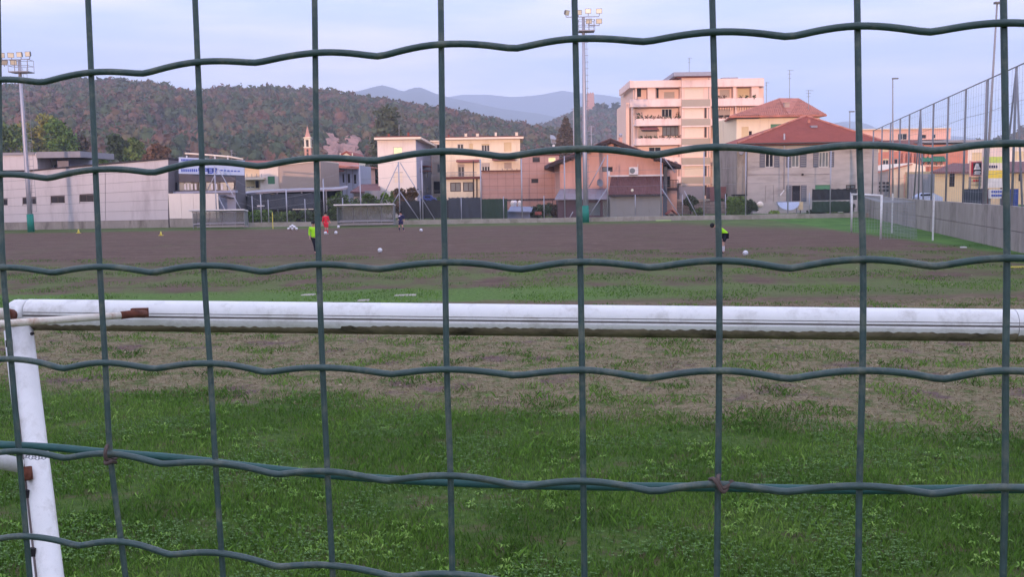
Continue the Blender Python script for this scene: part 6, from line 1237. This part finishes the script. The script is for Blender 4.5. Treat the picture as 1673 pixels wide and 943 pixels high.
chimney(th_, 1286, 168, 180, 8, YT + 2.0, M['beige']); pbox(th_, 1203, 187.6, 1242, 192.5, YT, -.9, -.01, M['timber_dark'], 'eave_soffit')
antenna(1290, 114, 160, YT + 6, 'tallest antenna on the house with the old tile roof', 7); antenna(1321, 147, 182, YT + 1, 'shorter antenna at the right of the old tile roof', 9); antenna(1252, 134, 172, YT + 5, 'thin antenna at the left slope of the old tile roof', 4)
# ---------------- stone house with red hipped roof
YS2 = 95.0
sh2 = thing('stone_house', 'grey plastered stone house with red pyramid roof and grey shutters', 'house', (cx(1320, YS2), YS2, 0))
W7 = [(1250.5, 249, 1264, 273, 'dark:2'), (1293.5, 248.5, 1306, 273, 'grey:2'), (1338, 248, 1354, 273, 'grey:3'), (1294, 303, 1307.5, 329, 'black:1'), (1332, 302, 1358, 309.5, 'blind:shutter_green'), (1382, 302, 1398, 308.5, 'brown:2'), (1250, 303, 1264, 330, 'open')]
facade(sh2, 1220.5, 234, 1434, None, YS2, 12, M['stone_plaster'], W7); pbox(sh2, 1250.5, 303.5, 1263.5, 330, YS2, .02, .1, M['stone_plaster'], 'blocked_doorway')
facade(sh2, 1204, 234, 1220.3, None, YS2 + .25, 11, M['concrete'], ())
zs = at(1245, 273, YS2).z; zt2 = at(1245, 248.5, YS2).z
for a, b_, c, d in ((1241, 1249.5, 249.5, 273.5), (1265, 1273.3, 249, 273.2), (1284.5, 1292.7, 248.5, 273.5), (1307, 1317.5, 248, 273), (1328.5, 1337.2, 248, 273.2), (1355, 1362.5, 247.5, 273), (1284.5, 1293, 302.5, 329.5), (1308.5, 1317.5, 302.5, 329.5)):
    x0, x1, z0_, z1_ = rc(a, c, b_, d, YS2); shutter(sh2, x0, x1, YS2, z0_, z1_, M['shutter_grey'])
eL, eR, apx = at(1205, 234.5, YS2 - 1), at(1441, 230.5, YS2 - 1), at(1317, 190, YS2 + 6); zE = (eL.z + eR.z) / 2 ; eL.z = eR.z = zE; bL, bR = eL + Vector((0, 14, 0)), eR + Vector((0, 14, 0))
MB().add([eL, eR, bR, bL, apx] + [v - Z * .18 for v in (eL, eR, bR, bL)], [(0, 1, 4), (1, 2, 4), (2, 3, 4), (3, 0, 4), (0, 5, 6, 1), (1, 6, 7, 2), (2, 7, 8, 3), (3, 8, 5, 0), (5, 8, 7, 6)]).build('roof', M['tile_red'], sh2)
tl = MB(); n = 78; rows_ = 16
for i in range(n):
    u0, u1 = i / n, (i + .5) / n; um = (u0 + u1) / 2; f = min(um / .474, (1 - um) / .526); a, b_ = eL.lerp(eR, u0), eL.lerp(eR, u1); sl = (apx - eL.lerp(eR, .474)) * f * .985; up = Z * .05; tl.add([a, b_, b_ + sl, a + sl, a + up, b_ + up, b_ + sl + up, a + sl + up], [(4, 5, 6, 7), (0, 4, 7, 3), (1, 2, 6, 5), (0, 1, 5, 4)])
o = tl.build('tile_ribs', M['tile_red'], sh2); o['kind'] = 'stuff'
for (p, q) in ((eL, apx), (apx, eR)): MB().tube([p + Z * .06, q + Z * .08], .11, 8).build('hip_ridge', M['tile_old'], sh2)
MB().tube([eL + Vector((0, -.08, -.05)), eR + Vector((0, -.08, -.05))], .08, 8).build('gutter', M['frame_dark'], sh2)
p = at(1329, 207, YS2 + 2.9); MB().box(p.x - .3, p.x + .3, p.y - .3, p.y + .25, p.z - .1, p.z + .12).build('roof_window', M['sheet_metal'], sh2)
for a, b_ in ((1321, 196.5), (1321, 216), (1367, 222)): p = at(a, b_, YS2 + 3); MB().box(p.x - .12, p.x + .12, p.y - .2, p.y + .1, p.z - .25, p.z + .12).build('roof_vent', M['tile_old'], sh2)
fp = MB().tube([at(1281.5, 246, YS2 - .25), at(1281.5, 218, YS2 - .25)], .085, 8); fp.build('steel_flue', M['galv'], sh2); MB().tube([at(1281, 312, YS2 - .1), at(1281.5, 246, YS2 - .2)], .05, 6).build('downpipe', M['galv_dull'], sh2); MB().tube([at(1281, 311, YS2 - .1), at(1275, 319, YS2 - .5)], .06, 6).build('downpipe_elbow', M['white_plastic'], sh2)
MB().tube([at(1222, 285, YS2 - .04), at(1312, 285, YS2 - .04), at(1356, 284, YS2 - .04)], .02, 4).build('cable', M['galv_dull'], sh2); pbox(sh2, 1310, 283.5, 1313, 286.5, YS2, -.1, -.002, M['black'], 'junction_box'); pbox(sh2, 1219.5, 240, 1221, 318, YS2, -.12, -.002, M['frame_dark'], 'corner_pipe')
pbox(sh2, 1198, 317.5, 1221, 320, YS2, -.7, .1, M['black'], 'canopy'); dish(1212, 248, YS2 - .5, .26, 'white dish at the left corner of the stone house under the eave', (-.8, -1, .2))
# things before the stone house
o = MB(); c = at(1288, 330, 92); n = 16; r = 18 * 92 / F_PX; vs = []
for j in range(5):
    for i in range(n + 1): a = math.pi * i / n; k = j / 4; vs.append((c.x - math.cos(a) * r * (1 - .05 * k), 92 + .5 * k - .35 * math.sin(a), c.z - math.sin(a) * r * .72 * (1 - .12 * k)))
o.add(vs, [(j * (n + 1) + i, j * (n + 1) + i + 1, (j + 1) * (n + 1) + i + 1, (j + 1) * (n + 1) + i) for j in range(4) for i in range(n)] + [tuple(range(n, -1, -1))]); o = o.build('tarpaulin', M['pale_tarp'], base=(c.x, 92, 0)); tag(o, 'pale blue half round tarpaulin hanging below the ground floor shutters', 'tarpaulin')
o = MB().tube([(c.x - r * .8, 92.2, 0), (c.x - r * .8, 92.2, c.z)], .04, 5).tube([(c.x + r * .8, 92.2, 0), (c.x + r * .8, 92.2, c.z)], .04, 5).tube([(c.x - r * 1.05, 92.2, c.z + .02), (c.x + r * 1.05, 92.2, c.z + .02)], .035, 5).build('drying_frame', M['galv_dull'], base=(c.x, 92.2, 0)); tag(o, 'thin metal frame the pale blue tarpaulin hangs from', 'frame')
o = pbox(None, 1304.5, 329.5, 1312, 343, 92, 0, .06, M['yellow_wall'], 'yellow_board', z0=None); tag(o, 'small yellow board right of the pale blue tarpaulin', 'board'); p = o; q = at(1308, 343, 92); tag(MB().tube([(q.x, 92.05, 0), (q.x, 92.05, q.z + .01)], .05, 6).build('board_post', M['bark'], base=(q.x, 92.05, 0)), 'short post under the yellow board', 'post')
o = MB().ball(at(1242, 334, 91), .3, 12, 8, (1, .6, .9), jit=.12).build('white_sack', M['pale_pink'], smooth=True, base=at(1242, 340, 91)); tag(o, 'pink and white sack on the heap left of the tarpaulin', 'sack')
# stone terrace wall and little dog house
tw_ = thing('stone_terrace_wall', 'rough stone terrace wall at the foot of the tall apartment block', 'wall', (cx(1145, 97), 97, 0))
for r_ in range(5):
    px = 1086 + random.uniform(-3, 0)
    while px < 1204:
        w_ = random.uniform(7, 15); y1_ = 357 - r_ * 5.6; x0, x1, z0_, z1_ = rc(px + .3, y1_ - 5.2, min(px + w_ - .3, 1206), y1_, 97); MB().box(x0, x1, 97 + random.uniform(-.08, .04), 97.6, max(z0_, 0), z1_).build('stone', M['stone'], tw_); px += w_
pbox(tw_, 1084, 329, 1206, 357, 97, .1, .7, M['shade_dark'], 'mortar', z0=0); pbox(tw_, 1083, 325.5, 1160, 328.8, 97, -.15, .8, M['concrete'], 'coping')
facade(tw_, 1110, 304, 1150, 326, 99, 3, M['slab_grey'], [], 'upper_wall', z0=1.4); pbox(tw_, 1160, 305, 1204, 329, 100, 0, 2, M['mauve_joint'], 'store_wall', z0=1)
dk = thing('dog_house', 'little red roofed dog house at the foot of the stone terrace wall', 'dog house', (cx(1098, 86), 86, 0)); pbox(dk, 1091.5, 349, 1104, 357, 86, 0, .9, M['stone'], 'body', z0=0); a, b_, c = at(1089, 349.5, 85.9), at(1098, 342, 85.9), at(1107, 350, 85.9)
for p, q in ((a, b_), (b_, c)): MB().hexa([(p.x, 85.8, p.z - .08), (q.x, 85.8, q.z - .08), (q.x, 87.0, q.z - .08), (p.x, 87.0, p.z - .08), (p.x, 85.8, p.z), (q.x, 85.8, q.z), (q.x, 87.0, q.z), (p.x, 87.0, p.z)]).build('roof', M['tile_red'], dk)
pbox(dk, 1095, 350.5, 1100.5, 357, 86, -.02, .01, M['black'], 'doorway', z0=.01)
# shrubs and hedges
def shrub(px, pt_, w_, Y, lf, label, K=500, shape='round', tint=.5, leaf=.16, name='shrub'): tree(px, pt_, None, w_, Y, lf, label, name, K=K, shape=shape, tint=tint, leaf=leaf, cat='shrub')
shrub(1203, 322, 27, 89, M['leaf_bush'], 'clipped green hedge left of the stone house', 2200, 'box', .35, .14, 'hedge'); shrub(1228, 322, 24, 90, M['leaf_dark'], 'dark rounded shrub at the corner of the stone house', 900)
shrub(1265, 345, 22, 88, M['leaf_bush'], 'low yellow green weeds below the tarpaulin', 400, tint=.9); shrub(1335, 340, 34, 86, M['leaf_dark'], 'dark low bush under the cloths before the stone house', 900); shrub(1385, 330, 26, 86, M['leaf_dark'], 'dark bush behind the far goal, next to the stone house', 1100, tint=.3); shrub(1358, 345, 24, 86, M['leaf_green'], 'small bush between two dark bushes before the stone house', 500)
shrub(425, 343, 60, 84.5, M['leaf_bush'], 'wide green bush under the long shed, right of the left dugout', 1300, tint=.2); shrub(462, 345, 52, 84.2, M['leaf_green'], 'green bush behind the thin yellow slalom pole', 1100, tint=.4); shrub(505, 341, 42, 84.4, M['leaf_dark'], 'dark bush behind the kerb left of the red player', 900, tint=.6)
shrub(556, 312, 62, 86, M['leaf_green'], 'big grey green bush behind the left end of the centre dugout', 2400, tint=.15); shrub(600, 314, 52, 87, M['leaf_green'], 'grey green bush behind the middle of the centre dugout', 1800, tint=.3); shrub(640, 304, 40, 90, M['leaf_bush'], 'bright green bush behind the right end of the centre dugout', 1500, tint=.5)
shrub(665, 297, 50, 88, M['leaf_russet'], 'tall reddish brown bush before the pale apartment house', 2600, tint=.15); shrub(722, 316, 22, 97, M['leaf_green'], 'small bush before the link wall right of the pale apartment house', 500); shrub(705, 324, 40, 92, M['leaf_olive'], 'yellowish bush above the black shade cloth', 700, tint=.6)
shrub(880, 334, 50, 87, M['leaf_dark'], 'dark greenery right of the garden shed', 1100, tint=.4); shrub(903, 322, 26, 88, M['leaf_russet'], 'brown bush against the timber store', 900, tint=0.05)
shrub(1128, 312, 26, 96, M['leaf_dark'], 'dark plant on the terrace under the apartment block', 600); shrub(1140, 338, 16, 90, M['leaf_green'], 'small green plant at the foot of the stone terrace wall', 400); shrub(1185, 312, 14, 98, M['leaf_dark'], 'small shrub on the terrace left of the hedge', 300)
# ---------------- right: orange brick apartments, low houses, boards
YB = 150.0
ob = thing('brick_apartments', 'orange brick apartment building with a pink top band and a green awning', 'apartment building', (cx(1485, YB), YB, 0))
facade(ob, 1408, 236, 1508, None, YB, 14, M['brick_orange'], [(1432, 240, 1437, 249, 'blind:blind_cream'), (1442, 238, 1452, 248, 'blind:blind_cream'), (1461, 237, 1467, 247, 'blind:blind_cream'), (1428, 259, 1432, 266, 'dark:1'), (1442.5, 259, 1452, 269, 'half:blind_cream:0.75:2'), (1461, 259, 1467, 268, 'dark:1')])
facade(ob, 1508.3, 236, 1580, None, YB - 1, 14, M['brick_orange'], [(1503, 255, 1543, 269, 'open')], 'wall')
facade(ob, 1408, 211, 1553, 228.5, YB - .5, 14, M['pink_band'], [(1467, 218, 1482, 229, 'dark:2'), (1506, 220, 1513, 226, 'black:1'), (1524, 219, 1529, 226, 'dark:1')], 'top_floor_wall')
pbox(ob, 1408, 209.6, 1554, 211, YB - .6, -.3, 14, M['trim_cream'], 'coping'); pbox(ob, 1500, 228.7, 1612, 232.5, YB - 1.5, -.2, 10, M['slab_grey'], 'terrace_edge'); pbox(ob, 1408, 228.7, 1499.5, 235.8, YB - .4, 0, 13, M['mauve_joint'], 'recess')
x0, x1, z0_, z1_ = rc(1503, 255.5, 1543, 264, YB - 1.2); MB().hexa([(x0, YB - 2, z0_), (x1, YB - 2, z0_), (x1, YB - 1, z1_ - .1), (x0, YB - 1, z1_ - .1), (x0, YB - 2, z0_ + .1), (x1, YB - 2, z0_ + .1), (x1, YB - 1, z1_), (x0, YB - 1, z1_)]).build('awning', M['awning_green'], ob)
pbox(ob, 1503, 268.5, 1543, 272, YB - 1.6, 0, .2, M['pink_band'], 'balcony_parapet'); plants(ob, [(1508, 8), (1518, 8), (1530, 9), (1538, 7)], 267, YB - 1.7)
for k in range(7): c_ = cx(1476 + k * 7, YB - 1); MB().box(c_ - .25, c_ + .1, YB - 1.25, YB - .95, 0.1, at(1480, 250, YB).z).build('brick_pier', M['brick_orange'], ob)
lh = thing('cream_gabled_house', 'low cream and pink house with sloping roof behind the concrete wall end', 'house', (cx(1465, 120), 120, 0))
P5 = [at(1428, 330, 120), at(1512, 330, 120), at(1512, 272, 120), at(1491, 266, 120), at(1428, 281, 120)]; MB().prism([(P5[0].x, 0), (P5[1].x, 0)] + [(p.x, p.z) for p in P5[2:]], 120, 130).build('wall', M['trim_cream'], lh)
for a, b_, c, d, m_ in ((1430, 278, 1451, 320, 'slab_grey'), (1452, 278, 1457, 320, 'pink_band'), (1467, 275, 1470, 320, 'pink_band'), (1477, 285, 1483, 322, 'pink_band'), (1482, 284, 1487, 297, 'white_plastic')): pbox(lh, a, b, c, d, 120, -.1, -.01, M[m_], 'wall_strip', z0=None) if False else pbox(lh, a, b_, c, d, 120, -.1, -.01, M[m_], 'wall_strip')
for i in range(3):
    for j in range(3): pbox(lh, 1436 + i * 6, 297 + j * 6, 1440.5 + i * 6, 301 + j * 6, 119.9, -.03, -.003, M['glass_dark'], 'window_pane')
q = [at(1426, 282.5, 119.5), at(1491, 267, 119.5), at(1491, 266, 126), at(1430, 279, 126)]; MB().slab(q, .15).build('roof', M['tile_old'], lh)
gs = thing('panel_fence', 'grey sheet panel fence behind the right concrete wall', 'fence', (cx(1505, 104), 104, 0))
for i in range(8): pbox(gs, 1484 + i * 5.4, 284, 1489 + i * 5.4, 326, 104, 0, .06, M['slab_grey'], 'panel', z0=0)
yh_ = thing('yellow_house', 'long low yellow house with brown tiled roof behind the ball net', 'house', (cx(1590, 112), 112, 0))
facade(yh_, 1524, 279, 1583, None, 112, 9, M['yellow_wall'], [(1551, 283, 1560, 305, 'black:2')]); q = [at(1520, 280.5, 111.3), at(1586, 280.5, 111.3), at(1584, 267, 117), at(1557, 266, 117)]; MB().slab(q, .2).build('roof', M['tile_brown'], yh_)
facade(yh_, 1640, 279, 1760, None, 112, 9, M['yellow_wall'], [(1664, 284, 1669, 296, 'black:1')]); q = [at(1638, 280, 111.3), at(1765, 279, 111.3), at(1762, 262, 117), at(1640, 264, 117)]; MB().slab(q, .2).build('roof', M['tile_brown'], yh_)
facade(yh_, 1583.2, 279, 1639.8, None, 112.3, 9, M['yellow_wall']); q = [at(1586.2, 280.5, 111.5), at(1637.8, 280, 111.5), at(1639, 265, 117), at(1584.3, 267, 117)]; MB().slab(q, .2).build('roof', M['tile_brown'], yh_)
pk = thing('pink_building', 'pinkish building standing behind the yellow house at the right edge', 'building', (cx(1640, 160), 160, 0)); facade(pk, 1575, 238, 1760, None, 160, 10, M['pale_pink'], [(1588, 249, 1604, 262, 'blind:blind_cream'), (1645, 250, 1650, 262, 'blind:blind_grey'), (1656, 247, 1673, 262, 'blind:blind_cream')]); pbox(pk, 1573, 236, 1765, 238, 160, -.4, 10, M['slab_grey'], 'coping')
# sign boards
def postsign(px0, py0, px1, py1, Y, m, label, legs=True, name='advert_board', frame=None, cat='sign'):
    x0, x1, z0_, z1_ = rc(px0, py0, px1, py1, Y); t = thing(name, label, cat, ((x0 + x1) / 2, Y, 0)); MB().box(x0, x1, Y, Y + .12, z0_, z1_).build('panel', m, t)
    for X in (x0 + .12, x1 - .12): MB().box(X - .06, X + .06, Y + .125, Y + .24, 0, z1_ - .1).build('leg', M['galv_dull'], t)
    return t
t = postsign(1584.5, 262.5, 1605, 288.5, 84, M['pink_band'], 'square red framed sign with a white emblem beside the tall banner'); pbox(t, 1586.5, 264.5, 1603.5, 286.5, 84, -.02, -.001, mat('sign_red', S(170, 30, 50), .6), 'red_field')
pbox(t, 1590, 265.5, 1603.3, 286, 84, -.035, -.021, M['glass_dark'], 'dark_field'); e = MB(); 
for a, b_, c, d in ((1592, 267, 1600, 273), (1590.5, 272, 1602, 277), (1591, 279.5, 1603, 281.5), (1590.5, 282.5, 1602, 284.5)): x0, x1, z0_, z1_ = rc(a, b_, c, d, 84); e.add([(x0, 83.955, z0_), (x1, 83.955, z0_), (x1 - .1, 83.955, z1_), (x0 + .1, 83.955, z1_), (x0, 83.965, z0_), (x1, 83.965, z0_), (x1 - .1, 83.965, z1_), (x0 + .1, 83.965, z1_)], [(0, 1, 2, 3), (0, 4, 5, 1), (3, 2, 6, 7), (0, 3, 7, 4), (1, 5, 6, 2)])
e.build('emblem', M['white_plastic'], t)
t = postsign(1583, 289.5, 1604, 306, 84.2, M['yellow_wall'], 'yellow board with red lettering under the square red sign')
for k in range(3): pbox(t, 1590 + k * 4, 293.5, 1593 + k * 4, 297, 84.2, -.02, .001, M['cloth_red'], 'letter')
for k in range(3): pbox(t, 1583, 290.5 + k * 5.5, 1604, 291.1 + k * 5.5, 84.2, -.03, -.001, M['frame_dark'], 'slat')
t = postsign(1605.5, 243, 1641, 307, 82, M['apt_band'], 'tall banner with pale pink, green, yellow and white bands behind the ball net'); 
for a, b_, m_ in ((256, 266, mat('band_lime', S(206, 214, 110), .7)), (266.3, 278, M['pale_pink']), (278.3, 291, mat('band_yellow', S(244, 208, 84), .7)), (291.3, 306.5, M['white_plastic'])): pbox(t, 1606, a, 1640.5, b_, 82, -.02, -.001, m_, 'colour_band')
for k in range(6): pbox(t, 1609 + k * 3.6, 270, 1611.6 + k * 3.6, 274.5, 82, -.04, -.021, M['cloth_navy'], 'letter')
t = postsign(1616, 309.5, 1642, 324, 66, M['white_plastic'], 'white banner with two rows of blue lettering on the wall top'); 
for r_ in range(2):
    for k in range(6): pbox(t, 1620 + k * 3.5, 311.5 + r_ * 6, 1622.6 + r_ * .3 + k * 3.5, 315 + r_ * 6, 66, -.02, -.001, M['letter_blue'], 'letter')
for a, b_, m_, l_ in ((1574, 1605, 'shade_slate', 'dark slate sheet behind the ball net, below the yellow board'), (1643, 1648, 'yellow_wall', 'narrow cream sheet between blue sheets at the right edge'), (1648.5, 1664, 'blue_tarp', 'blue sheet at the right edge behind the ball net'), (1606, 1615.5, 'mauve_joint', 'brown sheet between slate sheet and white banner')):
    o = pbox(None, a, 308.5, b_, 326, 66.3 if a != 1643 else 66, 0, .06, M[m_], 'fence_sheet', z0=0); tag(o, l_, 'sheet')
o = thing('parked_car', 'blue grey car roof showing over the far end of the concrete wall', 'car', (cx(1510, 92), 92, 0)); pp = [(1496, 330), (1496, 322), (1502, 318), (1508, 315.5), (1520, 315.5), (1527, 319), (1534, 322), (1534, 330)]; MB().prism([(at(a, b_, 92).x, max(.35, at(a, b_, 92).z)) for a, b_ in pp], 91.2, 92.8).build('body', M['pale_tarp'], o); pbox(o, 1504, 316.8, 1522, 320, 91.2, -.02, .01, M['glass_dark'], 'side_window')
for a in (1501, 1528): p = at(a, 325, 91.1); MB().tube([(p.x, 91.05, .33), (p.x, 91.4, .33)], .33, 14).build('wheel', M['black'], o)
# lamp posts and small poles
def lamppost(top, bot, Y, r, label, arm=6, name='street_lamp', group=None):
    p, q = at(*bot, Y), at(*top, Y); p.z = 0; t = thing(name, label, 'street lamp', p, group); MB().tube([p, q], [r, r * .55], 10).build('pole', M['galv_dull'] if r < .105 else M['mauve_joint'], t, True); h = q + Vector((arm * Y / F_PX, 0, .1)); MB().tube([q, q.lerp(h, .5) + Z * .05, h], .04, 6).build('arm', M['galv_dull'], t); MB().box(h.x - .3, h.x + .3, h.y - .12, h.y + .12, h.z - .1, h.z + .02).build('lamp_head', M['lamp_shell'], t)
lamppost((1629, 6), (1609, 322), 60, .09, 'very tall lamp post rising beside the right fence wire', 4); lamppost((1458.5, 129), (1459, 325), 105, .10, 'thin tall lamp post beyond the red roof, at the left end of the net fence', 4); lamppost((1388.5, 183), (1389, 240), 118, .08, 'small lamp post above the right slope of the red roof', 3)
for i, (a, t_, b_, Y) in enumerate(((937, 176, 300, 95), (966, 205, 300, 100), (958, 213, 300, 101))):
    p, q = at(a, b_, Y), at(a, t_, Y); p.z = 0; mb = MB().tube([p, q], .04, 5)
    for f in (.99, .9): c = p.lerp(q, f); mb.tube([c + Vector((-.25, 0, 0)), c + Vector((.3, 0, 0))], .025, 4)
    tag(mb.build('aerial_pole', M['galv'], base=p), ['tall thin aerial pole left of the central mast', 'aerial pole just right of the central mast', 'shortest aerial pole behind the central mast'][i], 'aerial')
# ---------------- far away: ruined tower, hillside house
Yt = 1140.0; x0, x1, z0_, z1_ = rc(959.5, 152.5, 970.5, 176, Yt); rt = thing('ruined_tower', 'square pink stone tower ruin on top of the castle hill', 'tower', ((x0 + x1) / 2, Yt, z0_)); mb = MB().hexa([(x0 - .6, Yt, z0_ - 6), (x1 + .6, Yt, z0_ - 6), (x1 + .6, Yt + 8, z0_ - 6), (x0 - .6, Yt + 8, z0_ - 6), (x0, Yt, z1_), (x1, Yt, z1_ + .8), (x1, Yt + 7, z1_), (x0, Yt + 7, z1_ - .6)]); mb.build('shaft', M['steeple'], rt)
for a in (0, .4, .75): X = x0 + (x1 - x0) * a; MB().box(X, X + 1.2, Yt - .1, Yt + 2, z1_ - .2, z1_ + 1.2).build('merlon', M['steeple'], rt)
x0, x1, z0_, z1_ = rc(957, 170, 975, 178, Yt - 6); MB().prism([(x0, z0_ - 5), (x1 + 1, z0_ - 5), (x1 + 1, z0_ + 2.2), (x1 - 3, z0_ + 3), (x0 + 7, z1_), (x0 + 2, z1_ - .5), (x0, z0_ + 1)], Yt - 6, Yt - 4).build('ruined_wall', M['steeple'], rt)
hh = thing('hillside_house', 'small pale house low on the slope left of the pointed conifer', 'house', at(905, 243, 420)); pbox(hh, 901, 226, 909, 234, 420, 0, 6, M['slab_grey'], 'wall'); MB().slab([at(899, 226, 418), at(910, 227.5, 418), at(905, 221, 426), at(899, 220, 426)], .4).build('roof', M['slab_grey'], hh); pbox(hh, 903, 236, 906.5, 246, 410, 0, 3, M['white_plastic'], 'lower_wall'); pbox(hh, 900, 243, 915, 246, 409, 0, 3, M['tile_red'], 'lower_roof')

# ================================================================== the evening haze
hz = MB().box(-5600, 5600, -1690, 5700, -1.0, 760); 
hm = bpy.data.materials.new('haze'); hm.use_nodes = True; hn = hm.node_tree; hn.nodes.clear(); ho = hn.nodes.new('ShaderNodeOutputMaterial'); pvn = hn.nodes.new('ShaderNodeVolumePrincipled'); pvn.inputs['Density'].default_value = 0.00034; pvn.inputs['Color'].default_value = (0.76, 0.81, 1.0, 1); pvn.inputs['Anisotropy'].default_value = 0.0; hn.links.new(pvn.outputs[0], ho.inputs['Volume'])
o = hz.build('haze', hm); o['kind'] = 'stuff'
